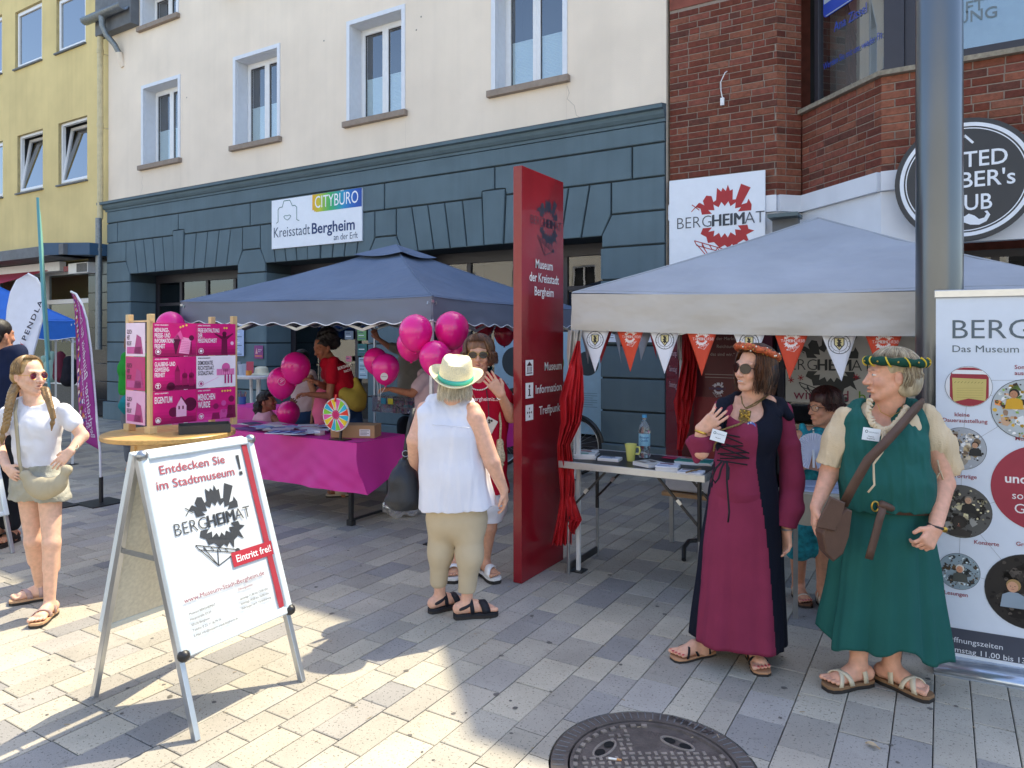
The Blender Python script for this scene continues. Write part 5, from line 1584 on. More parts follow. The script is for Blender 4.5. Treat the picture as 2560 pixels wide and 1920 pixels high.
# banner and wall inside the right tent
bn=thing('museum_banner','grey-white banner with a dark gear emblem hanging at the back of the right tent','banner',C(2.6,6.6))
bA=TB+uy*2.95
def bq(u,v):
 p=ray_line(u,v,(bA.x,bA.y),(ux.x,ux.y));return(Vector((p.x,p.y,0))-bA).dot(ux),p.z
s0,zb_=bq(1964,1005);s1,_=bq(2296,1005);_,zt_=bq(1964,812);
bmt=Matrix((ux.normalized(),uy.normalized(),Vector((0,0,1)))).transposed().to_4x4();bmt.translation=bA
_,zb_=bq(2000,1005);_,zt_=bq(2200,800)
wbuild(MB().box(s0,s1+.3,-.004,.004,zb_,max(zt_,1.83)),bn,'sheet',M('banner_grey',hexc('c9c5bd'),rough=.8,var=.04),bmt)
pr=Print(bA-uy*.006,ux,(0,0,1));
gx,gz=bq(2077,912)
berg_logo(pr,gx,gz,.24,'3c3e3e','3c3e3e')
x,z=bq(1984,997);
xx_=x
for ch,cc in(('wir','8a2f4a'),('sind','8a2f4a'),('b','6f9a2c'),('u','7a2a7c'),('n','c0662a'),('t','2a7a9a')):
 wv_=pr.text(ch,xx_,z+.0,.10,cc);xx_+=wv_+(.09 if ch in('wir','sind')else .03)
for(u,v)in((1978,950),(2002,944),(2141,942)):
 x,z=bq(u,v)
 for k in range(3):a=k*PI/3+.3;pr.line(x-.03*math.cos(a),z-.03*math.sin(a),x+.03*math.cos(a),z+.03*math.sin(a),.007,'b02a3a')
RP(bn,pr.build('print'))
mw=thing('info_panel','dark maroon panel with white quotation text inside the right tent','panel',C(2.3,7.4))
q0=C((1735-1280)/F0*7.2,7.2);q1=C((1862-1280)/F0*6.9,6.9);qd=(q1-q0).normalized();qn=Vector((qd.y,-qd.x,0));ql=(q1-q0).length
mmt=Matrix((qd,-qn,Vector((0,0,1)))).transposed().to_4x4();mmt.translation=q0
wbuild(MB().box(0,ql,-.01,.01,.02,1.95),mw,'sheet',M('maroon',hexc('5c1820'),rough=.45,var=.08),mmt)
wbuild(MB().box(0.003,ql-.003,-.012,-.0105,.02,1.05),mw,'lower_sheet',M('maroon2',hexc('7d1420'),rough=.45,var=.08),mmt)
pr=Print(q0+qn*.0125,qd,(0,0,1))
for i,t in enumerate(('Was der Alaaf','der Marks','Reichtum,','das sind wir.“')):pr.text(t,ql*.82,1.70-i*.078,.032,'b9a9a4',align='r')
pr.line(.12,1.28,ql-.1,1.28,.006,'a89894');pr.line(.12,1.25,ql-.1,1.25,.006,'a89894')
berg_logo(pr,ql*.5,1.14,.05,'d0ccd4','3a4a7c')
RP(mw,pr.build('lettering'))
m2=thing('opening_hours_panel','narrow red panel with white vertical column of words at the corner pier','panel',C(1.75,7.9))
q0=C((1669-1280)/F0*7.9,7.9);q1=C((1700-1280)/F0*7.5,7.5);qd=(q1-q0).normalized();ql=(q1-q0).length;qn=Vector((qd.y,-qd.x,0))
mmt=Matrix((qd,-qn,Vector((0,0,1)))).transposed().to_4x4();mmt.translation=q0
wbuild(MB().box(0,ql,-.02,.02,0,2.0),m2,'slab',MATS['pylon_red'],mmt)
pr=Print(q0+qn*.0215,qd,(0,0,1))
for i,t in enumerate(('Museum','Öffnungs','Samstag','Sonntag')):pr.text(t,.12,1.62-i*.17,.06,'c9a9ac',bold=.01,w=ql*.6)
RP(m2,pr.build('lettering'))
GY=WY+.5
for i,(u0,u1,lab)in enumerate(((1236,1330,'pale blue information poster in the shop window left of the pylon'),(1334,1420,'pale blue window poster half hidden behind the red pylon'),(1424,1506,'pale blue window poster with a dark round picture right of the tent curtain'))):
 x0,x1=onY(u0,GY),onY(u1,GY)
 th=thing('window_poster',lab,'poster',(x0,GY,1),group='pale blue posters in the shop window')
 RP(th,MB().box(x0,x1,GY,GY+.006,.36,1.72).build('sheet',M('poster_blue',hexc('a9cbdc'),rough=.5,var=.05)))
 pr=Print((x0,GY-.001,0),(1,0,0),(0,0,1));w_=x1-x0
 pr.circ(w_*.55,1.3,w_*.34,'35434a' if i!=1 else '4f8a4a',30)
 pr.rect(w_*.2,.93,.0,.0,'6f93a6')
 for k in range(7):pr.rect(w_*.15,.9-k*.03,w_*.7*(.8 if k%3==2 else 1),.008,'7f9fb0')
 pr.text('Museum',w_*.15,.97,.03,'3f6378',bold=.01)
 RP(th,pr.build('print'))
ns=thing('notice_board','long white notice strip with small lines of print on the corner pier behind the pennants','board',(-3.3,8,1.6))
x0,z0=onY(1506,8.03,855);x1=onY(1668,8.03)
RP(ns,MB().box(x0,x1,8.025,8.045,z0,z0+.17).build('board',MATS['sign_white']))
pr=Print((x0,8.024,z0),(1,0,0),(0,0,1))
for k in range(5):
 for j in range(3):pr.rect(.05+k*.15,.05+j*.03,.1,.007,'7a8490')
RP(ns,pr.build('print'))
# folding table right
TD=C(.326,4.94);ex=C(.859,-.512).normalized();ey=C(.512,.859).normalized();TW,TDp,TH=1.02,.60,.79
tb=thing('folding_table','black-topped folding table with an aluminium edge under the right tent','table',TD+ex*.5+ey*.3)
tmt=Matrix((ex,ey,Vector((0,0,1)))).transposed().to_4x4();tmt.translation=TD
wbuild(MB().box(.01,TW-.01,.01,TDp-.01,TH-.02,TH),tb,'tabletop',M('table_black',(.022,.022,.024),rough=.42,var=.1,spec=.3),tmt)
b=MB();b.box(0,TW,-.008,.012,TH-.045,TH+.002);b.box(0,TW,TDp-.012,TDp+.008,TH-.045,TH+.002);b.box(-.004,.012,.012,TDp-.012,TH-.045,TH+.002);b.box(TW-.012,TW+.004,.012,TDp-.012,TH-.045,TH+.002)
wbuild(b,tb,'edge_frame',MATS['alu'],tmt,bev=.002)
for x in(.05,TW-.05):
 for y in(.05,TDp-.06):
  b=MB();b.cyl((x,y,TH-.03),(x,y,.36),.014,.014,10);wbuild(b,tb,'leg',MATS['black_metal'],tmt)
  b=MB();b.cyl((x,y,.37),(x,y,.0),.0115,.0115,10);wbuild(b,tb,'leg_extension',MATS['galv'],tmt)
 wbuild(MB().box(x-.006,x+.006,.05,TDp-.06,.02,.07),tb,'cross_foot',MATS['black_metal'],tmt)
 s_=1 if x<.5 else-1
 for y in(.06,TDp-.07):
  wbuild(MB().bar((x,y,.44),(x+s_*.3,y,TH-.03),.014),tb,'brace',MATS['black_metal'],tmt)
  wbuild(MB().bar((x+s_*.12,y,.575),(x+s_*.145,y,.605),.022),tb,'clamp',MATS['alu'],tmt)
def tq(u,v,h=TH):
 a=(u-1280)/F0;d=(CH-h)*F0/(v-HY);return C(a*d,d,h)
def booklet_stack(u,v,n,sz,cols,label,rz=0.,name='brochure_stack',group='stacks of brochures on the folding table',h=TH):
 P=tq(u,v,h)
 th=thing(name,label,'brochures',P,group=group)
 r_=random.Random(int(u))
 for i in range(n):
  m_=Matrix.Translation(P+Vector((0,0,.0015+i*.005)))@Matrix.Rotation(rz+r_.uniform(-.12,.12),4,'Z')
  b=MB().box(-sz[0]/2,sz[0]/2,-sz[1]/2,sz[1]/2,0,.0045);b.xf(m_)
  RP(th,b.build('brochure',ink(cols[0]if i==n-1 else 'dedfe2')))
 pr=Print((0,0,0),(1,0,0),(0,1,0));mm=m_@Matrix.Translation((0,0,.0048));pr.warp=lambda x,y,o_:mm@Vector((x,y,o_))
 for k,c in enumerate(cols[1:]):
  pr.rect(-sz[0]*.42,-sz[1]*.4+k*sz[1]*.28,sz[0]*.84*(1 if k%2 else .7),sz[1]*.2,c)
 pr.up();pr.circ(sz[0]*.1,sz[1]*.15,sz[0]*.14,cols[-1],12)
 RP(th,pr.build('print'))
AZ=math.atan2(ex.y,ex.x)
booklet_stack(1466,1143,7,(.15,.21),['e4e8ea','5fa9a0','b9cfd0','8a3a3c'],'thick stack of teal and white brochures at the left end of the folding table',AZ+.3)
booklet_stack(1525,1151,4,(.15,.1),['e2e6ee','7f9cc4','b9c6dc','50607c'],'small stack of pale blue flyers left of the mug',AZ)
booklet_stack(1622,1164,5,(.15,.15),['d9d8d2','9a8a7c','c9c6c0','6b5a50'],'spread pile of beige leaflets in front of the water bottle',AZ-.4)
booklet_stack(1670,1174,6,(.14,.15),['e6e9f4','b9c2de','dfe3f0','8a4a5c'],'stack of white booklets right of the beige leaflets',AZ+.2)
booklet_stack(1728,1184,3,(.15,.12),['e8ebf2','c0c6d6','dfe3f0','6b4438'],'thin stack of white flyers under a pen at the right end of the folding table',AZ+.1)
booklet_stack(1735,1160,5,(.24,.12),['2f8a80','3f9a8e','2a7a70','c9c6b0'],'stack of green folders beside the maroon sleeve',AZ+.1)
booklet_stack(1695,1146,1,(.2,.1),['c0305a','d0406a','e05a7c','e8a0b4'],'bright pink leaflet at the back of the folding table',AZ)
P=tq(1577,1152)
mg=thing('mug','pale yellow-green mug on the black folding table','mug',P)
M('mug_green',hexc('cfcf74'),rough=.25,var=.03,coat=.3)
RP(mg,MB().lathe([(.0,.002),(.026,.0),(.028,.005),(.036,.085),(.043,.115),(.043,.118),(.040,.118),(.034,.085),(.025,.01),(0,.008)],P,26).build('cup',MATS['mug_green']))
RP(mg,MB().tube([P+ex*.038+Vector((0,0,.1)),P+ex*.062+Vector((0,0,.1)),P+ex*.068+Vector((0,0,.075)),P+ex*.058+Vector((0,0,.05)),P+ex*.034+Vector((0,0,.052))],.007,8).build('handle',MATS['mug_green']))
P=tq(1611,1143)
bt=thing('water_bottle','clear plastic water bottle with a blue cap and light blue label','bottle',P)
M('pet',(.85,.92,.95),rough=.06,trans=.92,spec=.5)
RP(bt,MB().lathe([(0,.004),(.036,.0),(.041,.012),(.041,.05),(.038,.055),(.041,.06),(.041,.15),(.039,.156),(.041,.162),(.041,.2),(.034,.235),(.018,.262),(.014,.27),(.014,.285)],P,26).build('body',MATS['pet']))
RP(bt,MB().lathe([(0.0415,.085),(.0418,.088),(.0418,.168),(.0415,.17)],P,26).build('label',ink('8fc4de')))
RP(bt,MB().cyl(P+Vector((0,0,.284)),P+Vector((0,0,.305)),.017,.016,16).build('cap',ink('4aa0d4')))
pr=Print((0,0,0),(1,0,0),(0,1,0));tocam=(Vector((0,0,0))-Vector((P.x,P.y,0))).normalized();th0=math.atan2(tocam.y,tocam.x)
pr.warp=lambda x,y,o_:P+Vector((math.cos(th0+x/.042)*(.0423+o_),math.sin(th0+x/.042)*(.0423+o_),y))
pr.text('Elsberger',0,.14,.014,'2a5a9a',align='c',bold=.01);pr.text('Quelle',0,.118,.014,'2a5a9a',align='c',bold=.01);pr.rect(-.035,.09,.07,.012,'3f8f9c')
RP(bt,pr.build('print'))
pl_=MB().tube([tq(1715,1181,TH+.025),tq(1752,1172,TH+.03)],.005,6).build('pen',ink('8a6a44'));tag(pl_,'brown ballpoint pen lying on the white flyers at the right end of the table','pen')
P=C((1735-1280)/F0*5.6,5.6)
pc=thing('plastic_crate','frosted plastic storage box on a small beige stool behind the folding table','storage box',P)
mm=Matrix.Translation(P)@Matrix.Rotation(AZ,4,'Z')
M('frosted',hexc('b9b8bc'),rough=.35,var=.06)
wbuild(MB().box(-.19,.19,-.14,.14,.45,.66),pc,'box',MATS['frosted'],mm,bev=.015)
wbuild(MB().box(-.205,.205,-.155,.155,.655,.675),pc,'lid',MATS['white_metal'],mm,bev=.006)
wbuild(MB().box(-.21,.21,-.16,.16,.41,.44),pc,'shelf',MATS['cardboard'],mm)
for x in(-.18,.18):wbuild(MB().bar((x,0,.41),(x,0,.01),.03),pc,'leg',MATS['galv'],mm)
P=G(1720,1392)
sf_=thing('table_foot','black curved tubular foot of the second table beside the maroon dress','table foot',P)
RP(sf_,MB().tube([P+C(-.06,-.12)+Vector((0,0,.015)),P+C(-.03,0)+Vector((0,0,.07)),P+C(.03,.1)+Vector((0,0,.09)),P+C(.12,.22)+Vector((0,0,.06))],.017,10).build('tube',MATS['black_metal']))
# bicycle
bi=thing('bicycle','black city bicycle leaning by the shop window behind the pylon','bicycle',(-4.4,7.75,0))
BYY=7.72;fxp=onY(1437,BYY);rxp=fxp-1.08
def wheel(x):
 w_=MB().tube([(x+.335*math.cos(a),BYY,.345+.335*math.sin(a))for a in[2*PI*i/40 for i in range(40)]],.019,8,close=True)
 wo=w_.build('wheel',M('tyre',(.02,.02,.02),rough=.7));RP(bi,wo)
 RP(wo,MB().tube([(x+.312*math.cos(a),BYY,.345+.312*math.sin(a))for a in[2*PI*i/40 for i in range(40)]],.007,6,close=True).build('rim',MATS['alu']))
 s_=MB()
 for i in range(24):a=2*PI*i/24;s_.tube([(x,BYY+(.02 if i%2 else-.02),.345),(x+.31*math.cos(a),BYY,.345+.31*math.sin(a))],.0016,3)
 RP(wo,s_.build('spokes',MATS['alu'],kind='stuff'))
 RP(wo,MB().tube([(x+.365*math.cos(a),BYY,.345+.365*math.sin(a))for a in[PI*.05+PI*i/16 for i in range(14)]],[.022]*14,6).build('mudguard',MATS['black_metal']))
wheel(fxp);wheel(rxp)
f=MB();cxp=(fxp+rxp)/2-.08
for a,c in(((fxp,.345),(fxp-.16,.95)),((fxp-.13,.85),(cxp,.30)),((fxp-.12,.92),(cxp-.14,.75)),((cxp,.3),(cxp-.18,.92)),((cxp,.3),(rxp,.345)),((cxp-.13,.75),(rxp,.345))):
 f.tube([(a[0],BYY,a[1]),(c[0],BYY,c[1])],.015,8)
RP(bi,f.build('frame',M('bike_frame',(.02,.022,.03),rough=.3,coat=.4)))
RP(bi,MB().tube([(fxp-.16,BYY,.95),(fxp-.18,BYY,1.06),(fxp-.2,BYY-.14,1.1),(fxp-.34,BYY-.26,1.06)],.012,8).tube([(fxp-.18,BYY,1.06),(fxp-.2,BYY+.14,1.1),(fxp-.34,BYY+.26,1.06)],.012,8).build('handlebar',MATS['black_metal']))
RP(bi,MB().ball((cxp-.2,BYY,.97),(.13,.07,.04),14).build('saddle',MATS['black_plastic']))
RP(bi,MB().ball((fxp-.06,BYY,.86),(.05,.045,.045),12).build('headlamp',MATS['black_plastic']))
bk_=MB().lathe([(.0,.72),(.11,.72),(.15,.96),(.155,.97)],(fxp-.36+.62,BYY-.0,0),18)if False else None
# pink tables
PT0=Vector((-4.317,4.54,0));TL_,TDp2,PH_=2.6,.62,.74
pt_=thing('market_table','front trestle table covered with a bright pink cloth, standing under the blue-grey tent','table',PT0+Vector((-1.3,.3,0)))
xL=PT0.x-TL_
RP(pt_,MB().box(xL,PT0.x,PT0.y,PT0.y+TDp2,PH_-.035,PH_-.003).build('tabletop',MATS['white_metal']))
for x in(PT0.x-.12,xL+.15):
 for y in(PT0.y+.06,PT0.y+TDp2-.06):
  RP(pt_,MB().bar((x,y,.0),(x,y,PH_-.03),.035).build('leg',MATS['black_metal'],bev=.003))
  RP(pt_,MB().box(x-.028,x+.028,y-.028,y+.028,0,.05).build('foot',MATS['black_plastic']))
 RP(pt_,MB().bar((x,PT0.y+.06,.045),(x,PT0.y+TDp2-.06,.045),.02).build('cross_bar',MATS['black_metal']))
cl_=MB();rsn=np.random.RandomState(4);kk=[(rsn.uniform(2,9),rsn.uniform(-9,9),rsn.rand()*6)for _ in range(6)]
def wrk(a,b_):return sum(math.sin(p*a+q*b_+r)for p,q,r in kk)/6
cl_.sheet(60,10,lambda u_,v_:(xL-.01+(TL_+.02)*u_,PT0.y-.008+(TDp2+.016)*v_,PH_+.002+.002*wrk(u_*9,v_*3)))
def front(u_,v_):
 x=xL-.01+(TL_+.02)*u_;drop=.40-.05*math.sin(PI*u_*.9)*0+.03*u_
 fl=.05*v_**1.4
 y=PT0.y-.008-fl-.018*v_*wrk(x*3,v_*2)-.012*v_*math.sin(x*9)
 e=max(0,(u_-.84)/.16)
 y-=.03*e*math.sin(v_*5)*v_
 return(x+.14*e*v_*v_,y,PH_-drop*v_)
cl_.sheet(90,20,front)
def sidec(u_,v_):
 y=PT0.y-.008+(TDp2+.016)*u_;q=1-u_
 e=Vector(front(1,v_))-Vector((PT0.x+.01+.05*v_,PT0.y-.008,PH_-.43*v_));w2=q*q
 return(PT0.x+.01+.05*v_+.015*v_*math.sin(u_*9)*(1-w2)+e.x*w2,y+e.y*w2,PH_-(.43-.12*u_)*v_+e.z*w2)
cl_.sheet(24,16,sidec)
cl_.sheet(60,8,lambda u_,v_:(xL-.01+(TL_+.02)*u_,PT0.y+TDp2+.008+.04*v_,PH_-.3*v_))
tc_=cl_.build('tablecloth',MATS['magenta_cloth'],fixn=False);tag(tc_,'bright pink paper cloth draped over the long front table','tablecloth')
for i,(xr,yr_,L_,lab)in enumerate(((-4.05,6.45,.85,'small rear table with dark pink cloth carrying the clear plastic box'),(-6.6,6.1,1.6,'rear table with pink cloth behind the child, carrying the pencil cup'))):
 q=thing('rear_table',lab,'table',(xr-L_/2,yr_,0))
 for x in(xr-L_+.08,xr-.08):
  for y in(yr_+.06,yr_+.44):RP(q,MB().bar((x,y,0),(x,y,.72),.03).build('leg',MATS['black_metal']))
 RP(q,MB().box(xr-L_,xr,yr_,yr_+.5,.70,.735).build('tabletop',MATS['white_metal']))
 c_=MB();c_.sheet(30,6,lambda u_,v_:(xr-L_-.01+(L_+.02)*u_,yr_-.01+.52*v_,.738+.002*math.sin(u_*20)))
 c_.sheet(40,8,lambda u_,v_:(xr-L_-.01+(L_+.02)*u_,yr_-.01-.03*v_-.015*v_*math.sin(u_*23*L_),.738-.28*v_))
 c_.sheet(12,8,lambda u_,v_:(xr+.01+.02*v_,yr_-.01+.52*u_,.738-.28*v_))
 tag(c_.build('tablecloth',MATS['magenta_cloth'],fixn=False),'pink cloth on the '+('small rear table under the plastic box' if i==0 else 'rear table behind the child'),'tablecloth')
rr=random.Random(5)
pc_=['d8dcea','3f5fa0','c9b9c9','7a4a8a','dfe3ee','9ab0d8','4a3a6a','c8a8b8','2c4f9c','e4e0da']
for i in range(34):
 u=rr.uniform(578,850)if i<27 else rr.uniform(590,700);v=rr.uniform(1066,1092)
 P=tq(u,v,PH_+.004)
 P.x=min(max(P.x,xL+.1),PT0.x-.35);P.y=min(max(P.y,PT0.y+.09),PT0.y+TDp2-.08)
 fc_=rr.randrange(10);th=tag(MB().box(-.1,.1,-.07,.07,0,.003).build('flyer',ink(pc_[fc_])),'loose '+['pale lilac','mid blue','dusty pink','purple','white','light blue','dark violet','rose','royal blue','ivory'][fc_]+' flyer in the scattered heap on the front pink table','flyer',group='flyers scattered on the front pink table')
 th.location=P+Vector((0,0,i*.0012));th.rotation_euler=(0,0,rr.uniform(-.8,.8))
P=tq(716,1085,PH_+.03)
mgz=thing('magazine','blue and white magazine lying at the front edge of the pink table','magazine',P)
m_=Matrix.Translation(P+Vector((0,0,.012)))@Matrix.Rotation(.35,4,'Z')
wbuild(MB().box(-.16,.16,-.1,.1,0,.006),mgz,'pages',ink('dfe3ee'),m_)
pr=Print((0,0,0),(1,0,0),(0,1,0));pr.warp=lambda x,y,o_:m_@Vector((x,y,.0065+o_))
pr.rect(-.15,-.09,.3,.17,'2c55a8');pr.up()
for k in range(6):pr.poly([(-.13+k*.05,-.08),(-.09+k*.05,-.08),(-.07+k*.05,.02),(-.1+k*.05,.06)],['a9c4e8','16306a'][k%2])
RP(mgz,pr.build('print'))
P=tq(799,1088,PH_)
tag(MB().box(P.x-.035,P.x+.035,P.y-.03,P.y+.03,PH_+.003,PH_+.045).build('card_box',ink('e2dde0')),'small white box of cards beside the prize wheel','box')
P=tq(851,1099,PH_+.004)
wh=thing('prize_wheel','small multicoloured prize wheel on a black stand on the pink table','prize wheel',P)
RP(wh,MB().box(P.x-.09,P.x+.09,P.y-.05,P.y+.05,P.z,P.z+.006).build('base',MATS['black_metal']))
RP(wh,MB().bar((P.x,P.y,P.z),(P.x,P.y+.02,P.z+.2),.018).build('post',MATS['black_metal']))
wcen=pix(840.5,1037,6.28);toc=(Vector((0,0,CH))-wcen);toc.z=0;toc.normalize();ax_=Matrix.Rotation(-.70,3,'Z')@toc
wx=Vector((0,0,1)).cross(ax_).normalized();R0=.148
RP(wh,MB().cyl(wcen-ax_*.008,wcen+ax_*.004,R0,R0,48).build('disc',MATS['white_metal']))
pr=Print(wcen+ax_*.005,wx,(0,0,1))
wc=['e83a2c','2ab4d4','8ad03c','e85aa8','f4d228','e83a2c','2ab4d4','8ad03c','e85aa8','f4d228','e83a2c','2ab4d4','8ad03c','e85aa8','f4d228','2ab4d4']
for i in range(16):
 a0_=2*PI*i/16;pr.poly([(.03*math.cos(a0_),.03*math.sin(a0_))]+[(.138*math.cos(a0_+k*PI/32),.138*math.sin(a0_+k*PI/32))for k in range(5)],wc[i])
 pr.up();pr.line(.03*math.cos(a0_),.03*math.sin(a0_),.14*math.cos(a0_),.14*math.sin(a0_),.003,'f2f2f0');pr.lay-=1
pr.up();pr.circ(0,0,.042,'d0206a',24)
RP(wh,pr.build('print'))
pg=MB()
for i in range(16):a0_=2*PI*i/16;q=wcen+wx*(R0*.95*math.cos(a0_))+Vector((0,0,R0*.95*math.sin(a0_)));pg.tube([q,q+ax_*.03],.003,5)
RP(wh,pg.build('pegs',ink('e8a04a'),kind='stuff'))
RP(wh,MB().bar(wcen+Vector((0,0,R0+.03)),wcen+Vector((0,0,R0-.03))+ax_*.02,.012).build('pointer',ink('e84a3a')))
P=tq(917,1076,PH_+.004)
cb_=thing('cardboard_box','long low brown cardboard box with a white address label on the pink table','box',P)
m_=Matrix.Translation((P.x,P.y,P.z))@Matrix.Rotation(.75,4,'Z')
P.x=min(P.x,PT0.x-.2);m_=Matrix.Translation((PT0.x-.24,PT0.y+.27,PH_+.004))@Matrix.Rotation(.42,4,'Z')
wbuild(MB().box(-.22,.19,-.1,.1,0,.115),cb_,'carton',MATS['cardboard'],m_,bev=.004)
pr=Print((0,0,0),(1,0,0),(0,1,0));pr.warp=lambda x,y,o_:m_@Vector((x,-.1008-o_,y))
pr.rect(.05,.02,.1,.06,'e2e2e6');pr.up()
for k in range(4):pr.rect(.06,.066-k*.012,.08-(k%2)*.02,.004,'5a5a70')
RP(cb_,pr.build('label'))
P=tq(606,1045,PH_)
P=Vector((onY(606,6.35),6.35,.742))
cup=thing('pencil_cup','blue cup full of coloured pencils on the rear table','pencil cup',P)
RP(cup,MB().lathe([(0,.002),(.045,0),(.047,.1),(.043,.1),(.042,.01),(0,.01)],P,20).build('cup',ink('3f6aa8')))
for i in range(11):
 a=i*.57;q=P+Vector((.02*math.cos(a),.02*math.sin(a),.02));e_=P+Vector((.055*math.cos(a),.055*math.sin(a),.16+.02*math.sin(i*3)))
 RP(cup,MB().tube([q,e_],.004,6).build('pencil',ink(['8a2f3a','c9b28a','3a3a44','b04a3a','6a4a8a'][i%5])))
xb0,xb1=onY(944,6.6),onY(1031,6.6)
bx_=thing('plastic_box','clear plastic box of pink sweets on the small rear table','storage box',((xb0+xb1)/2,6.65,.74))
M('clear_plastic',(.85,.8,.9),rough=.12,trans=.85)
RP(bx_,MB().box(xb0,xb1,6.5,6.74,.745,.93).build('box',MATS['clear_plastic'],bev=.01))
r_=random.Random(3);sw_=MB();
swc=['d06a9a','7ab0c8','c9a0c0','e0c0d0','8a5a9a']
for j,cc in enumerate(swc):
 sw_=MB()
 for i in range(16):sw_.ball((r_.uniform(xb0+.03,xb1-.03),r_.uniform(6.53,6.7),r_.uniform(.77,.9)),r_.uniform(.014,.024),8)
 RP(bx_,sw_.build('sweets',ink(cc),kind='stuff'))
for q,cc in((.35,'2a9ac4'),(.55,'e8d83a')):
 RP(bx_,MB().box(xb0+(xb1-xb0)*q-.04,xb0+(xb1-xb0)*q+.04,6.488,6.492,.85,.92).build('card',ink(cc)))
RP(bx_,MB().box(xb0-.01,xb1+.01,6.49,6.75,.93,.945).build('lid',MATS['clear_plastic']))
P=C((640-1280)/F0*10.4,10.4)
wt_=thing('white_plastic_table','white plastic high table by the blue-grey pier with a sun hat on it','table',P)
RP(wt_,MB().lathe([(0,1.05),(.3,1.05),(.31,1.065),(.31,1.09),(.29,1.095),(0,1.095)],P,30).build('tabletop',MATS['pvc_white']))
for a in(0,2.1,4.2):
 d=Vector((math.cos(a),math.sin(a),0));RP(wt_,MB().tube([P+d*.07+Vector((0,0,1.05)),P+d*.06+Vector((0,0,.6)),P+d*.1+Vector((0,0,.25)),P+d*.26+Vector((0,0,.0))],.022,8).build('leg',MATS['pvc_white']))
ht=thing('sun_hat','cream sun hat lying on the white plastic table','hat',P+Vector((.05,0,1.1)))
RP(ht,MB().lathe([(.0,.125),(.06,.12),(.09,.1),(.1,.04),(.105,.02),(.17,.0),(.172,.004),(.1,.03)],P+C(.08,0)+Vector((0,0,1.1)),26).build('straw',M('straw_pale',hexc('d9d2b8'),rough=.9,bump=.5,bscale=90)))
for i,(dx_,hh,cc)in enumerate(((-.25,.2,'9aa0ac'),(-.2,.16,'c9ccd4'),(-.14,.17,'aab0bc'),(-.09,.2,'c24a5a'))):
 q=P+C(dx_,0)+Vector((0,0,1.097));b=MB().box(-.05,.05,-.004,.004,0,hh);b.xf(Matrix.Translation(q)@Matrix.Rotation(YAW+.9-i*.2,4,'Z')@Matrix.Rotation(-.25,4,'X'))
 tag(b.build('brochure',ink(cc)),['tall grey folded brochure, leftmost on the white plastic table','pale brochure beside the tall grey one on the white plastic table','grey brochure leaning in the middle of the white plastic table','red and white card standing against the sun hat'][i],'brochure')
ob=tag(MB().box(-.03,.03,-.03,.03,0,.07).build('orange_box',ink('d88a3a')),'small orange box in front of the sun hat','box');ob.location=P+C(-.06,-.12)+Vector((0,0,1.097))
for(u,v,w_,h_,c,Y,lab)in((647,880,.22,.22,'8a3a7c',8.04,'small purple square poster taped to the blue-grey pier'),(590,845,.42,.62,'a9bce0',8.03,'tall pale blue list poster beside the magenta display'),(873,838,.19,.14,'6f7c8a',8.58,'small grey notice behind the shop glass, upper left of the green one'),(905,838,.19,.17,'6aa06a',8.58,'green and white notice behind the shop glass'),(906,875,.2,.2,'1f6a6a',8.58,'dark teal poster below the green notice'),(908,920,.19,.34,'a8c4d4',8.58,'pale blue illustrated poster lowest in the shop glass'),(872,897,.12,.09,'c86a80',8.58,'small pink card in the shop glass')):
 x,z=onY(u,Y,v)
 th=thing('poster',lab,'poster',(x,Y,z))
 RP(th,MB().box(x-w_/2,x+w_/2,Y-.004,Y,z-h_/2,z+h_/2).build('sheet',ink(c)))
 pr=Print((x-w_/2,Y-.005,z-h_/2),(1,0,0),(0,0,1))
 if c=='8a3a7c':
  pr.poly([(.03,.08),(.06,.18),(.09,.08)],'e0a0a0');pr.text('Demokratie',.1,.14,.022,'f0e4ee',w=.1);pr.text('leben!',.1,.11,.022,'f0e4ee',w=.06);pr.rect(.02,.03,.18,.025,'d06a5a')
 else:
  for k in range(int(h_/.05)):pr.rect(w_*.12,h_-.045-k*.05,w_*(.5+.25*((k*7)%3)/2),.014,['3a4a6a','dfe4ea','5a6a8a'][k%3])
 RP(th,pr.build('print'))
P=G(1010,1290)
pb=Sdf(.008);r_=random.Random(8)
for i in range(9):pb.ell(P+Vector((r_.uniform(-.12,.12),r_.uniform(-.08,.08),r_.uniform(.05,.13))),(r_.uniform(.05,.09),)*3,k=.03)
M('bag_plastic',(.75,.78,.85),rough=.12,trans=.75,bump=1.5,bscale=30)
pb.build('plastic_bag',MATS['bag_plastic'],None,'crumpled clear plastic bag on the ground behind the black handbag','bag',noise=(.014,28,3))
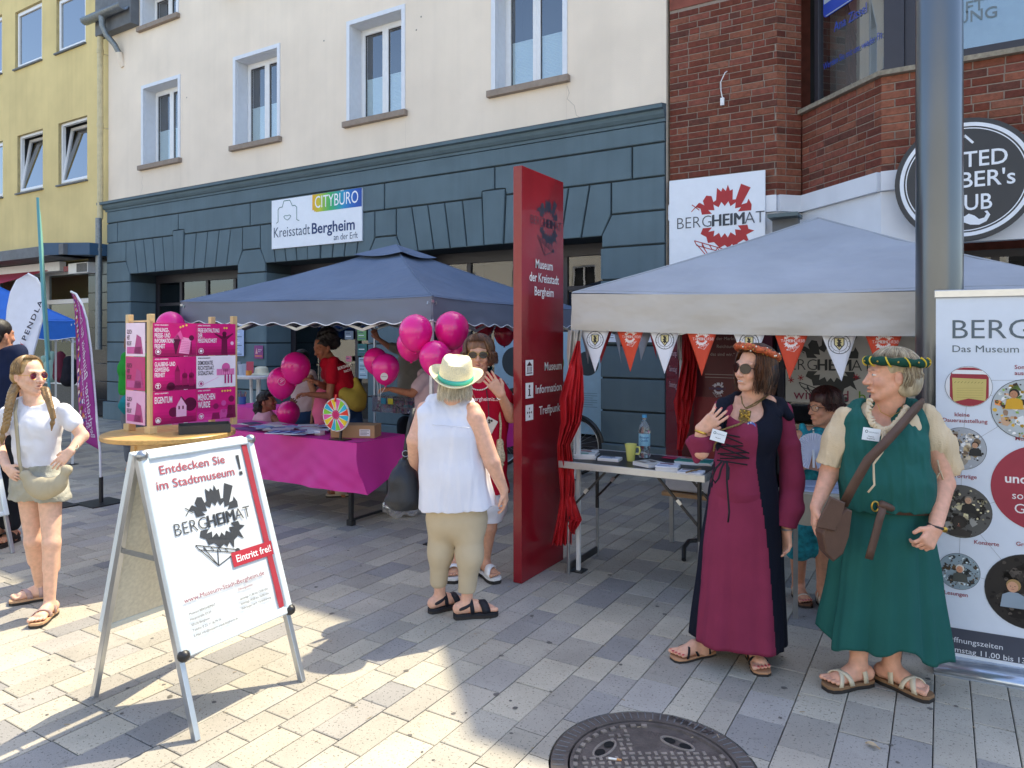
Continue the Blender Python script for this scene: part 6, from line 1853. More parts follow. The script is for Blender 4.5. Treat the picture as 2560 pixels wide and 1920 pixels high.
# round wooden table with poster cube
P=C(-.482*5.15,5.15)
wtb=thing('wooden_table','round pale wooden high table carrying the magenta poster display','table',P)
TZ=.965
RP(wtb,MB().lathe([(0,TZ-.035),(.435,TZ-.035),(.445,TZ-.03),(.445,TZ-.005),(.44,TZ),(0,TZ)],P,56).build('tabletop',MATS['wood_table']))
e1=C(.5,.866).normalized();e2=C(.866,-.5).normalized()
for sx,sy in((-1,-1),(-1,1),(1,-1),(1,1)):
 a=P+e1*(.15*sx)+e2*(.15*sy);b_=P+e1*(.20*sx)+e2*(.20*sy)
 RP(wtb,MB().bar(a+Vector((0,0,TZ-.036)),b_,.065,.05).build('leg',MATS['wood_light'],bev=.004))
for s_ in(-1,1):
 RP(wtb,MB().bar(P+e1*(-.16)+e2*(.16*s_)+Vector((0,0,TZ-.085)),P+e1*.16+e2*(.16*s_)+Vector((0,0,TZ-.085)),.022,.09).build('apron',MATS['wood_light']))
 RP(wtb,MB().bar(P+e1*(.16*s_)+e2*(-.16)+Vector((0,0,TZ-.085)),P+e1*(.16*s_)+e2*(.16)+Vector((0,0,TZ-.085)),.022,.09).build('apron',MATS['wood_light']))
pq=thing('poster_display','wooden-framed display box covered with magenta constitution posters','display',P)
B0=C((377-1280)/F0*5.05,5.05,TZ+.0);fd=C(.58,.815).normalized();sd_=C(-.815,.58).normalized();FW_,FH_=.655,.735
ZB_=TZ+.055
for a in(0,1):
 for c in(0,1):
  q=B0+fd*(FW_*a+(.02 if a==0 else-.0)*0)+sd_*(.30*c)
  RP(pq,MB().bar(q+Vector((0,0,.0)),q+Vector((0,0,FH_+.115)),.04,.04,up=fd).build('post',MATS['wood_light'],bev=.003))
  if a==0:RP(pq,MB().bar(q+Vector((0,0,.0)),q+Vector((0,0,.05)),.075,.055,up=fd).build('foot',MATS['wood_light'],bev=.003))
RP(pq,MB().bar(B0+sd_*-.03+Vector((0,0,FH_+.065)),B0+sd_*.34+Vector((0,0,FH_+.065)),.02,.012).build('rail',MATS['wood_light']))
fn_=Vector((fd.y,-fd.x,0));sn_=Vector((-fd.x,-fd.y,0))
fo_=B0+fd*.0+fn_*.024;fo_.z=ZB_
mg1,mg2,wh1,pk='d41678','8a0c4c','f3eef4','ee5fa8'
pw,ph_=FW_/2,FH_/3
for i in range(2):
 for j in range(3):
  o_=fo_+fd*(i*pw)+Vector((0,0,j*ph_))
  mt3=Matrix((fd,-fn_,Vector((0,0,1)))).transposed().to_4x4();mt3.translation=o_
  white=(i==1 and j==1)
  bb=MB().box(.002,pw-.002,-.004,.0,.002,ph_-.002);bb.xf(mt3)
  po=bb.build('poster',ink('efe6f2' if white else mg1));RP(pq,po)
  pr=Print(o_+fn_*.0045,fd,(0,0,1),step=.0005);tc1='2c1626' if white else wh1
  if not white:
   for k in range(5):pr.rect(.003,.003+k*ph_*.09,pw-.006,ph_*.09,['980c56','ac0e60','c0106c','d01278','d8167e'][k]if not(i==1 and j==0)else['e83a9c','e02e92','d82488','cc1a7c','c01670'][k])
  pr.up()
  pr.text('ARTIKEL '+['14','4','5','1','20','2'][i*3+j]+' GRUNDGESETZ',.012,ph_-.022,.0085,tc1,bold=.03,w=.1)
  txt={(0,2):['MEINUNGS-,','PRESSE- UND','INFORMATIONS-','FREIHEIT'],(1,2):['FREIE ENTFALTUNG','DER','PERSÖNLICHKEIT'],(0,1):['GLAUBENS- UND','GEWISSENS-','FREIHEIT'],(1,1):['DEMOKRATIE.','RECHTSSTAAT.','SOZIALSTAAT.'],(0,0):['EIGENTUM'],(1,0):['MENSCHEN','WÜRDE']}[(i,j)]
  hh=.045 if len(txt)<3 else .03
  for k,t in enumerate(txt):pr.text(t,.012,ph_-.03-(k+1)*hh*1.28,hh,tc1,bold=.02,xs=.42 if hh>.04 else .46)
  def mt_(l):return[(a*pw,b_*ph_)for a,b_ in l]
  if(i,j)==(0,2):
   pr.poly(mt_([(.52,.06),(.62,.5),(.56,.66),(.44,.52),(.5,.08)]),'5a0a38');pr.poly(mt_([(.45,.52),(.62,.78),(.7,.5)]),pk);pr.poly(mt_([(.58,.1),(.82,.06),(.88,.52),(.66,.58)]),'f49ac8');pr.up()
   for k in range(7):pr.line(.62*pw,(.15+k*.05)*ph_,.83*pw,(.12+k*.05)*ph_,.002,'c0307a')
   pr.rect(.86*pw,.08*ph_,.02*pw,.35*ph_,'4a0830');pr.circ(.88*pw,.55*ph_,.02,'5a0a38');pr.circ(.68*pw,.9*ph_,.008,'f0c85a',10);pr.circ(.62*pw,.87*ph_,.008,'f0c85a',10);pr.circ(.76*pw,.93*ph_,.008,'f0c85a',10)
  elif(i,j)==(1,2):
   pr.poly(mt_([(.62,.02),(.78,.02),(.77,.5),(.94,.68),(.92,.7),(.76,.6),(.64,.6),(.46,.7),(.44,.68),(.63,.5)]),'6a0a40');pr.circ(.7*pw,.68*ph_,.018,'5a0836');pr.circ(.7*pw,.6*ph_,.016,'5a0836');pr.circ(.9*pw,.38*ph_,.014,'f0c0dc');pr.circ(.7*pw,.86*ph_,.008,'f0c85a',10);pr.circ(.76*pw,.86*ph_,.008,'f0c85a',10)
  elif(i,j)==(0,1):
   pr.poly(mt_([(.3,.02),(.98,.02),(.98,.14),(.3,.14)]),'6a0a40')
   for x,h1 in((.55,.55),(.72,.42),(.88,.42)):
    pr.rect((x-.06)*pw,.1*ph_,.12*pw,(h1-.1)*ph_,'a81a5e');
    if x<.6:pr.poly(mt_([(x-.06,h1),(x+.06,h1),(x,h1+.2)]),'8a0c4c')
    else:pr.circ(x*pw,h1*ph_,.065*pw,'8a0c4c');pr.line(x*pw,h1*ph_,x*pw,(h1+.2)*ph_,.002,'8a0c4c')
   pr.circ(.4*pw,.12*ph_,.03,'5a0836')
  elif(i,j)==(1,1):
   pr.rect(.5*pw,.38*ph_,.46*pw,.2*ph_,'e88abf');pr.circ(.74*pw,.62*ph_,.035,'d860a4');pr.up()
   for k in range(9):pr.rect((.53+k*.048)*pw,.39*ph_,.012*pw,.17*ph_,'b83a80')
   for k in range(3):pr.rect((.7+k*.08)*pw,.12*ph_,.045*pw,.24*ph_,'b02a74');pr.circ((.722+k*.08)*pw,.38*ph_,.007,'b02a74',8)
   pr.line(.05*pw,.05*ph_,.55*pw,.33*ph_,.003,'e8a0cc')
  elif(i,j)==(0,0):
   pr.circ(.85*pw,.55*ph_,.05,'5a0836');pr.circ(.46*pw,.35*ph_,.035,'6a0a40');pr.up();pr.poly(mt_([(.52,.2),(.52,.5),(.63,.78),(.76,.52),(.76,.2)]),'f4b8d8');pr.up();pr.poly(mt_([(.63,.82),(.58,.62),(.63,.78),(.79,.5),(.8,.56)]),'5a0836');pr.rect(.57*pw,.42*ph_,.035*pw,.1*ph_,'6a0a40');pr.rect(.66*pw,.42*ph_,.035*pw,.1*ph_,'6a0a40');pr.rect(.4*pw,.06*ph_,.5*pw,.13*ph_,'9c1458')
  else:
   for(x,y,s_,c)in((.48,.42,.09,'8a1456'),(.68,.5,.085,'d050a0'),(.88,.62,.1,'7a1048'),(.84,.34,.085,'6a0a3c'),(.68,.26,.06,'c03a8a')):
    pr.poly([((x-s_*1.2)*pw,.02*ph_),((x+s_*1.2)*pw,.02*ph_),((x+s_*.9)*pw,(y-.2)*ph_),((x-s_*.9)*pw,(y-.2)*ph_)],c);pr.circ(x*pw,y*ph_,s_*pw*.75,c);pr.lay+=1
   for k in range(4):pr.circ((.64+k*.07)*pw,.88*ph_,.008,'f0c85a',10)
  pr.up();pr.ring(.1*pw+.004,.14*ph_+.002,.021,.003,tc1 if not white else 'b03a7a',24)
  if(i,j)==(0,1):pr.rect(.1*pw,.08*ph_,.007,.03,tc1);pr.rect(.07*pw,.16*ph_,.024,.006,tc1)
  elif(i,j)==(0,0):pr.poly([(.1*pw-.01,.035+-.012),(.1*pw+.016,.023),(.1*pw+.016,.036),(.1*pw+.003,.05),(.1*pw-.01,.036)],tc1)
  elif(i,j)==(1,0):pr.circ(.1*pw-.001,.038,.007,tc1,10);pr.circ(.1*pw+.009,.038,.007,tc1,10);pr.poly([(.1*pw-.007,.035),(.1*pw+.015,.035),(.1*pw+.004,.022)],tc1)
  else:pr.circ(.1*pw+.004,.14*ph_+.002,.011,tc1 if not white else 'b03a7a',14)
  RP(po,pr.build('print'))
so_=B0+sd_*.30+sn_*.024;so_.z=ZB_
for j in range(3):
 o_=so_+Vector((0,0,j*ph_));sx_=-sd_
 mt3=Matrix((sx_,-sn_,Vector((0,0,1)))).transposed().to_4x4();mt3.translation=o_
 bb=MB().box(.002,.27,-.004,0,.002,ph_-.002);bb.xf(mt3)
 po=bb.build('poster',ink(['e3b0d4','c02a74','ecd6ea'][j]));RP(pq,po)
 pr=Print(o_+sn_*.0045,sx_,(0,0,1))
 for k in range(3):pr.text(['GLEICH','HEIT','RECHT'][k],.02,ph_-.08-k*.042,.03,'4a1a3a',bold=.02,xs=.5)
 pr.poly([(.12,.02),(.25,.02),(.22,.14),(.16,.16)],'b03a80');pr.rect(.02,.02,.2,.05,'c8509a')
 RP(po,pr.build('print'))
q=P+C(.26,-.02)+Vector((0,0,TZ+.001))
tr_=thing('cardboard_tray','open black and brown cardboard tray lying on the wooden table','tray',q)
m_=Matrix.Translation(q)@Matrix.Rotation(math.atan2(fd.y,fd.x)-.5,4,'Z')
b=MB();b.box(-.17,.17,-.1,.1,0,.004);b.box(-.17,.17,-.1,-.096,.004,.06);b.box(-.17,.17,.096,.1,.004,.06);b.box(-.17,-.166,-.096,.096,.004,.06);b.box(.166,.17,-.096,.096,.004,.06)
wbuild(b,tr_,'tray',M('tray_black',hexc('3a3936'),rough=.6,var=.1),m_)
# flags
ff=thing('feather_flag','tall purple feather flag with mirrored white lettering in front of the blue-grey house','flag',G(252.7,1258))
D_=7.05;gb_=G(252.7,1258)
def FP(u,v,o_=0.):p=pix(u,v,D_-o_);return p
outer=[(177,729),(190,735),(205,760),(217,800),(227,870),(235,960),(243,1060),(250,1128)]
inner=[(177,731),(180,745),(183,790),(186,850),(191,930),(198,1010),(208,1080),(212,1100)]
def lerp_list(L_,t):
 f=t*(len(L_)-1);i=min(int(f),len(L_)-2);f-=i;return(L_[i][0]+(L_[i+1][0]-L_[i][0])*f,L_[i][1]+(L_[i+1][1]-L_[i][1])*f)
M('flag_purple',hexc('a5348f'),rough=.6,var=.05)
def ffn(u_,v_):
 a=lerp_list(inner,v_);b_=lerp_list(outer,v_);q=FP(a[0]+(b_[0]-a[0])*u_,a[1]+(b_[1]-a[1])*u_)
 q+=C(0,.03*math.sin(5*v_+2*u_));return q
RP(ff,MB().sheet(8,40,ffn).build('flag_cloth',MATS['flag_purple'],solid=.003))
RP(ff,MB().tube([FP(*p,.0)for p in outer]+[FP(252,1250)]+[gb_+Vector((0,0,.03))],.011,8).build('pole',MATS['tent_white_trim']))
RP(ff,MB().tube([gb_+Vector((0,0,.26)),gb_+Vector((0,0,.0))],.02,10).build('socket',MATS['black_plastic']))
RP(ff,MB().box(gb_.x-.17,gb_.x+.17,gb_.y-.17,gb_.y+.17,0,.012).build('base_plate',MATS['black_metal']))
pr=Print((0,0,0),(1,0,0),(0,1,0),step=.003)
def flagmap(s,t,o_):q=Vector(ffn(min(1,max(0,s)),min(1,max(0,t))));d=(Vector((0,0,CH))-q).normalized();return q+d*(.006+o_)
pr.warp=flagmap
r_=random.Random(2);cc_=['e0a87a','3f4a9c','d8d4e8','b0567c','7a4a2c','f0e0d0','4f3a80','d06a4a']
for i in range(75):
 t=.06+.86*i/75;s_=r_.uniform(.06,.3);w_=r_.uniform(.05,.1)
 pr.poly([(s_-w_,t),(s_,t-.008),(s_+w_,t),(s_+w_*.7,t+.014),(s_-w_*.5,t+.012)],cc_[i%8])
pr.up()
def vtext(t,s0,t0,t1,hs,c):
 vs,fs,tw=text_geo(t,.0,1.,0.)
 out=[(s0+py*hs,t0+(t1-t0)*(px/tw))for px,py in vs]
 pr.raw(out,fs,c)
vtext('Bergheimer Bündnis für Demokratie',.55,.93,.14,.33,'e6dcea')
vtext('aktiv werden',.38,.86,.6,.16,'d9cbe4')
RP(ff,pr.build('lettering'))
bf=thing('beach_flag','white drop-shaped beach flag with dark lettering and a red arrow at the left','flag',C(-5.2,7.8))
D_=7.9
lo_=[(70,684),(40,700),(25,730),(17,770),(12,830),(14,870),(30,900),(50,925)]
hi_=[(70,684),(92,696),(108,725),(112,760),(105,800),(95,840),(84,880),(74,925)]
def bfn(u_,v_):
 a=lerp_list(lo_,v_);b_=lerp_list(hi_,v_);return pix(a[0]+(b_[0]-a[0])*u_,a[1]+(b_[1]-a[1])*u_,D_+.03*math.sin(4*v_+u_))
RP(bf,MB().sheet(14,36,bfn).build('flag_cloth',M('flag_white',hexc('dfe4f4'),rough=.6,var=.03),solid=.003))
RP(bf,MB().tube([pix(u,v,D_)for u,v in hi_]+[pix(66,1010,D_),pix(62,1180,D_)],.011,8).build('pole',MATS['tent_white_trim']))
RP(bf,MB().box(pix(62,1180,D_).x-.2,pix(62,1180,D_).x+.2,pix(62,1180,D_).y-.2,pix(62,1180,D_).y+.2,0,.02).build('base_plate',MATS['black_metal']))
pr=Print((0,0,0),(1,0,0),(0,1,0))
pr.warp=lambda x,y,o_:pix(62+x*1,852-y,D_-.035-o_)
pr.text('PENDLA',2,0,11.5,'2a3048',bold=.02,a=rad(66),w=108,spacing=1.3)
pr.poly([(-10,-6),(-4,-9),(2,-20),(-1,-26),(-7,-24),(-6,-28),(-12,-24),(-9,-16),(-12,0)],'c23a4c')
RP(bf,pr.build('lettering'))
tf=thing('teal_flag','tall narrow teal feather flag seen almost edge-on at the left','flag',C(-4.4,6.8))
D_=6.9
l2=[(94,494),(96,540),(99,600),(104,680),(108,760),(112,830),(118,900)];h2=[(95,494),(102,540),(107,600),(112,680),(117,760),(122,830),(126,900)]
def tfn(u_,v_):
 a=lerp_list(l2,v_);b_=lerp_list(h2,v_);return pix(a[0]+(b_[0]-a[0])*u_,a[1]+(b_[1]-a[1])*u_,D_+.5*u_)
RP(tf,MB().sheet(5,30,tfn).build('flag_cloth',M('flag_teal',hexc('86c4b2'),rough=.6,var=.08),solid=.003))
gq=C((128-1280)/F0*D_,D_)
RP(tf,MB().tube([pix(u,v,D_)for u,v in l2[::2]]+[pix(124,980,D_),gq],.013,8).build('pole',ink('5a9aa4')))
RP(tf,MB().box(gq.x-.17,gq.x+.17,gq.y-.17,gq.y+.17,0,.012).build('base_plate',MATS['black_metal']))
# balloons
M('balloon',hexc('ea1e8c'),rough=.22,var=.03,spec=.5,coat=.25,sss=.15)
M('balloon_shaded',hexc('8e0f2c'),rough=.25,var=.03,spec=.5)  # pink balloon with the shade under the tent put into its colour
BL=[(1039.4,831,43,5.35,'bright pink balloon, upper left of the bunch above the straw hat'),(1130,824.4,44,5.45,'pink balloon beside the sunglasses woman, upper right of the bunch'),(1028,862,37,5.65,'pink balloon tucked behind the upper left one of the bunch'),(1087.6,894.6,41,5.3,'pink balloon lowest of the bunch, just left of the straw hat'),(1150,870,30,5.8,'pink balloon mostly hidden behind the dark-haired head of the sunglasses woman'),(939,902,31,6.6,'pink balloon behind the one with the white sticker'),(964,921.7,36,6.3,'pink balloon with a round white sticker held over the plastic box'),(1261,835,27,7.3,'dark red balloon under the valance beside the pylon'),(1212,814,26,7.5,'dark red balloon under the valance, left of the one beside the pylon'),(739.4,919,37,7.15,'large pink balloon in front of the woman in the red shirt'),(704.7,956,37,7.3,'pink balloon with a pale printed circle, above the child'),(721,1033,29,7.75,'pink balloon held in the arms of the child'),(426.7,816,35,6.9,'pink balloon peeping over the poster display')]
for i,(u,v,r,d,lab)in enumerate(BL):
 P=pix(u,v,d);R_=r*d/F0
 th=thing('balloon',lab,'balloon',P,group='pink balloons')
 m_='balloon_shaded' if 'dark red' in lab else 'balloon'
 RP(th,MB().lathe([(R_*math.sin(PI*k/22)*(1-.13*((1+math.cos(PI*k/22))/2)**2),-R_*(1.06+.10*(math.cos(PI*k/22)>0)*math.cos(PI*k/22))*math.cos(PI*k/22))for k in range(1,22)]+[(.001,R_*1.08)],P,36).build('skin',MATS[m_]))
 RP(th,MB().lathe([(.004,-R_*1.12),(.012,-R_*1.24),(.008,-R_*1.25)],P,10).build('knot',MATS[m_]))
 if i in(6,10):
  pr=Print((0,0,0),(1,0,0),(0,1,0));tocv=(Vector((0,0,CH))-P).normalized();X_=Vector((0,0,1)).cross(tocv).normalized();Y_=tocv.cross(X_)
  def wv(x,y,o_,P=P,R_=R_,X_=X_,Y_=Y_,tocv=tocv):
   d_=(tocv*math.sqrt(max(.01,1-x*x-y*y))+X_*x+Y_*y).normalized();q=d_*(R_*1.012+o_);q.z*=1.03;return P+q
  pr.warp=wv
  if i==6:pr.circ(-.1,-.52,.25,'e8e4ea',24);pr.up();pr.rect(-.28,-.53,.36,.03,'a08aa0')
  else:pr.ring(-.02,.05,.24,.03,'e898c4',24);pr.line(-.15,-.06,.15,.18,.04,'e898c4');pr.line(-.1,.1,.05,.22,.03,'e898c4')
  RP(th,pr.build('print'))
st_=MB()
for(u0,v0,u1,v1)in((950,958,949,1000),(966,958,952,985),(939,932,946,1000)):
 st_.tube([pix(u0,v0,6.3),pix((u0+u1)/2+2,(v0+v1)/2,6.35),pix(u1,v1,6.4)],.002,4)
tag(st_.build('balloon_strings',MATS['tent_white_trim']),'thin white strings below the stickered balloon over the plastic box','string')
# small dirt on the paving
M('gum',hexc('5f5b56'),rough=.8,var=.3)
r_=random.Random(77);b=MB();b2=MB()
for i in range(90):
 P=G(r_.uniform(40,2500),r_.uniform(1330,1915))
 if math.hypot(P.x-MHC.x,P.y-MHC.y)<.45 or P.y>7.6:continue
 n_=9;R_=r_.uniform(.006,.017);b.add([(P.x,P.y,.0022)]+[(P.x+R_*r_.uniform(.7,1.2)*math.cos(2*PI*k/n_),P.y+R_*r_.uniform(.7,1.2)*math.sin(2*PI*k/n_),.0014)for k in range(n_)],[(0,1+k,1+(k+1)%n_)for k in range(n_)])
for i in range(70):
 P=G(r_.uniform(40,2500),r_.uniform(1330,1915));a=r_.uniform(0,6);L_=r_.uniform(.004,.013)
 if P.y>7.6:continue
 d=Vector((math.cos(a),math.sin(a),0))*L_;b2.bar(P+Vector((0,0,.003))-d,P+Vector((0,0,.004))+d,.003,.002)
tag(b.build('chewing_gum',MATS['gum']),'flattened dark chewing gum spots dotted over the paving','gum',kind='stuff')
tag(b2.build('litter_crumbs',ink('a5957c',.7)),'tiny dry twig and crumb litter on the paving','litter',kind='stuff')
# PEOPLE
M('skin',rough=.52,src='att',var=.10,scale=42,detail=6,bump=.15,bscale=300,sss=.12,spec=.4)
def fabric(n,h,rough=.85,bump=.25,bs=260,var=.07,sc=7,**k):return M(n,hexc(h),rough=rough,var=var,scale=sc,bump=bump*2,bscale=bs,spec=.2,**k)
M('eye_white',hexc('e6e0da'),rough=.2);M('iris',hexc('4a3f34'),rough=.15);M('brow',hexc('6b5138'),rough=.9)
M('lens_dark',(.022,.012,.010),rough=.12,spec=.45)
M('gold',hexc('c9a24a'),rough=.3,metal=.9);M('pearl',hexc('e8e0d0'),rough=.25,coat=.5)
SKIN=hexc('d9a58a');LIP=hexc('b0605a');ROSE=hexc('d08c78')
def V(*a):return Vector(a)
class Pers:
 def __init__(s,label,d0,u0,res=.0048,skin=SKIN,name='person',cat='person'):
  s.d0=d0;s.x0=(u0-1280)/F0*d0
  s.root=thing(name,label,cat,C(s.x0,d0),YAW)
  s.b=Sdf(res);s.skin=skin;s.paint=[];s.res=res
 def L(s,u,v,dd=0.):
  d=s.d0+dd;return Vector(((u-1280)/F0*d-s.x0,dd,CH-(v-HY)/F0*d))
 def head(s,c,yaw,pitch=0.,roll=0.,k=1.,neck=None,nr=.05,jaw=1.,nose=1.,age=.0,mouth=0.,face=True):
  """yaw 0 = towards the camera, + = towards image right"""
  yaw-=math.atan2(c.x+s.x0,s.d0+c.y)
  f=V(math.sin(yaw)*math.cos(pitch),-math.cos(yaw)*math.cos(pitch),math.sin(pitch))
  x=f.cross(V(0,0,1)).normalized();up=x.cross(f)*1.0
  if roll:R_=Matrix.Rotation(roll,3,f);x=R_@x;up=R_@up
  R=np.array([[x[i],f[i],up[i]]for i in range(3)]);s.R=R;s.Rm=Matrix(R.tolist());s.hc=c;s.k=k
  s.xh,s.fh,s.uh=x,f,up
  H=s.H=lambda a,b,z:c+x*(a*k)+f*(b*k)+up*(z*k)
  B=s.b;E=lambda p,r,kk=.015:B.ell(H(*p),tuple(q*k for q in r),R,kk)
  E((0,-.012,.035),(.074,.094,.082));E((0,.022,-.02),(.062,.074,.082),.02)
  if not face:
   if neck is not None:B.cone(H(0,-.015,-.05),neck,nr,nr*1.15,.02)
   return s
  E((0,.03,-.072),(.046*jaw,.05,.036),.02);B.ell(H(0,.07,-.105),.017*k,None,.018)
  for q in(-1,1):
   B.cone(H(q*.055*jaw,-.002,-.045),H(q*.022*jaw,.058,-.1),.02*k,.016*k,.02)
   B.ell(H(q*.036,.064,-.034),.023*k,None,.018)
   B.cone(H(q*.045,.07,.024),H(q*.012,.088,.02),.010*k,.010*k,.012)
   B.sub(H(q*.031,.1,.002),(.019*k,.016*k,.011*k),R,.010)
   B.ell(H(q*.031,.0755,.0),.0145*k,None,.004)
   B.ell(H(q*.078,-.008,-.012),(.009*k,.019*k,.031*k),R,.006)
   B.sub(H(q*.090,-.002,-.010),(.006*k,.010*k,.018*k),R,.004)
   B.ell(H(q*.013,.099,-.040),.0088*k,None,.006)
  B.cone(H(0,.086,.012),H(0,.108*nose,-.034),.0085*k,.0105*k,.010);B.ell(H(0,.109*nose,-.038),.012*k,None,.006)
  for z,r in((-.0625,.0062),(-.0745,.0075)):
   B.cone(H(-.021,.083,z-.001),H(0,.095,z+.001),r*.75*k,r*k,.007);B.cone(H(.021,.083,z-.001),H(0,.095,z+.001),r*.75*k,r*k,.007)
  B.sub(H(0,.099,-.0685),(.024*k,.011*k,(.0018+.004*mouth)*k),R,.004)
  if age:
   for q in(-1,1):B.sub(H(q*.034,.091,-.055),(.003*k,.006*k,.018*k),R,.008)
  if neck is not None:B.cone(H(0,-.012,-.06),neck,nr,nr*1.15,.022)
  s.paint+=[(H(0,.09,-.0685),(.026*k,.02*k,.011*k),LIP,.8)]+[(H(q*.042,.07,-.035),(.028*k,)*3,ROSE,.45)for q in(-1,1)]+[(H(q*.085,-.01,-.01),(.02*k,)*3,ROSE,.5)for q in(-1,1)]+[(H(0,.112,-.038),(.018*k,)*3,ROSE,.5)]
  for q in(-1,1):s.paint.append((H(q*.032,.088,.023),(.020*k,.016*k,.0048*k),hexc('6e4f3a'),.75))
  return s
 def eyes(s,iris='5a4a38'):
  H,k=s.H,s.k
  for q in(-1,1):
   MB().ball(H(q*.031,.0775,.0005),(.0145*k,.0135*k,.0072*k),14,mat=s.Rm).build('eye',MATS['eye_white'],s.root)
   p=H(q*.031,.0775,.0010)+s.fh*.0095*k
   MB().ball(p,(.0055*k,.0048*k,.0058*k),10,mat=s.Rm).build('iris',ink(iris),s.root)
 def hand(s,wr,d,n,side=1,k=1.,curl=(.4,.5,.4),spread=.1,thumb=.5,nails=None):
  d=Vector(d).normalized();n=Vector(n);n=(n-d*n.dot(d)).normalized();t=d.cross(n)*side;B=s.b
  r0=max(.0078*k,s.res*1.55)
  for i in range(4):
   kn=wr+d*(.082-.004*abs(i-1))*k+t*((.027-.0185*i)*k)
   B.cone(wr+t*((.012-.008*i)*k),kn,.0165*k,.0115*k,.012)
   a=0;p=kn;L=(.070,.078,.072,.056)[i]*k;dd=(d+t*spread*(1.2-.8*i)).normalized()
   for j,fr in enumerate((.45,.3,.25)):
    a+=curl[j]*(1+.12*i);q=p+(dd*math.cos(a)+n*math.sin(a))*(L*fr)
    B.cone(p,q,r0*(1.08-.1*j),r0*(1.0-.12*j),.0025);p=q
   if nails:s.paint.append((p-n*.003,(.0075,)*3,nails,1.))
  p=wr+d*.022*k+t*.022*k;q=p+(d*.6+t*.62+n*thumb*.6)*.040*k;e=q+(d*.85+t*.25+n*thumb*.7).normalized()*.030*k
  B.cone(wr+t*.008,p,.018*k,.015*k,.01).cone(p,q,.0135*k,.0105*k,.006).cone(q,e,.0100*k,.0085*k,.003)
  if nails:s.paint.append((e,(.009,)*3,nails,1.))
  return s
 def limb(s,pts,rs,k=.012):s.b.path(pts,rs,k);return s
 def foot(s,an,d,k=1.,sole='b98a5a',st=.022,straps=None,scol='1a1a1e',nails=None,heelcup=False):
  """an: ankle point; d: pointing direction in the ground plane"""
  d=Vector(d);d.z=0;d.normalize();t=V(-d.y,d.x,0);B=s.b;g=V(an.x,an.y,st)
  heel=g-d*.045*k+V(0,0,.028*k);B.cone(an,heel,.030*k,.027*k,.02)
  ball=g+d*.115*k+V(0,0,.020*k);mid=g+d*.05*k+V(0,0,.038*k)
  B.cone(heel,ball-t*.018*k,.026*k,.019*k,.02).cone(heel,ball+t*.018*k,.026*k,.019*k,.02).cone(an,mid,.031*k,.028*k,.02).cone(mid,ball,.027*k,.022*k,.02)
  for i in range(5):
   q=t*((i-2)*.0165*k);L=(.052,.05,.045,.038,.028)[i]
   a=ball+q-V(0,0,.004);e=a+d*L*k+q*.15;B.cone(a,e,(.013 if i==0 else .010)*k,(.012 if i==0 else .0085)*k,.004)
   if nails:s.paint.append((e+V(0,0,.006),(.010,.010,.010),nails,1.))
  out=[]
  for(x,w)in((-.075,.012),(-.065,.028),(-.03,.036),(.03,.034),(.09,.044),(.13,.048),(.165,.042),(.182,.022)):out.append((x,w))
  P=[g+d*(x*k)+t*(w*k)for x,w in out]+[g+d*(x*k)-t*(w*k)for x,w in out[::-1]]
  MB().prism([V(p.x,p.y,.0005)for p in P],(0,0,st*.55)).build('sole',ink('2e2a28',.6),s.root)
  MB().prism([V(p.x,p.y,st*.55)for p in P],(0,0,st*.5)).build('footbed',ink(sole,.7),s.root,bev=.002)
  for sx in(straps or[]):
   m=MB();(x0,h0,x1,h1,w)=sx
   N=14;pts=[]
   for i in range(N+1):
    a=PI*i/N;xx=x0+(x1-x0)*i/N;hw=.036 if xx<.07 else .044
    pts.append(g+d*(xx*k)+t*(math.cos(a)*(hw+.003)*k)+V(0,0,math.sin(a)**.75*(h0+(h1-h0)*i/N)*k))
   vs=[];fs=[]
   for p in pts:vs+=[p-d*w/2,p+d*w/2]
   m.smooth=True;m.add(vs,[(2*i,2*i+1,2*i+3,2*i+2)for i in range(N)]);m.smooth=False
   m.build('strap',ink(scol,.6),s.root,solid=.005)
  return s
 def done(s,label='body'):
  return s.b.build('body',MATS['skin'],s.root,base=s.skin,paint=s.paint)
 def cap(s,mat,parts,res=None,noise=(.004,60,1,(1,1,.25)),name='hair',cuts=()):
  h=Sdf(res or .005)
  for p in parts:
   if p[0]=='e':h.ell(s.H(*p[1]),tuple(q*s.k for q in p[2]),s.R,.015)
   elif p[0]=='s':h.sub(s.H(*p[1]),tuple(q*s.k for q in p[2]),s.R,.008)
   else:h.cone(s.H(*p[1]),s.H(*p[2]),p[3]*s.k,p[4]*s.k,.012)
  return h.build(name,mat,s.root,noise=noise)
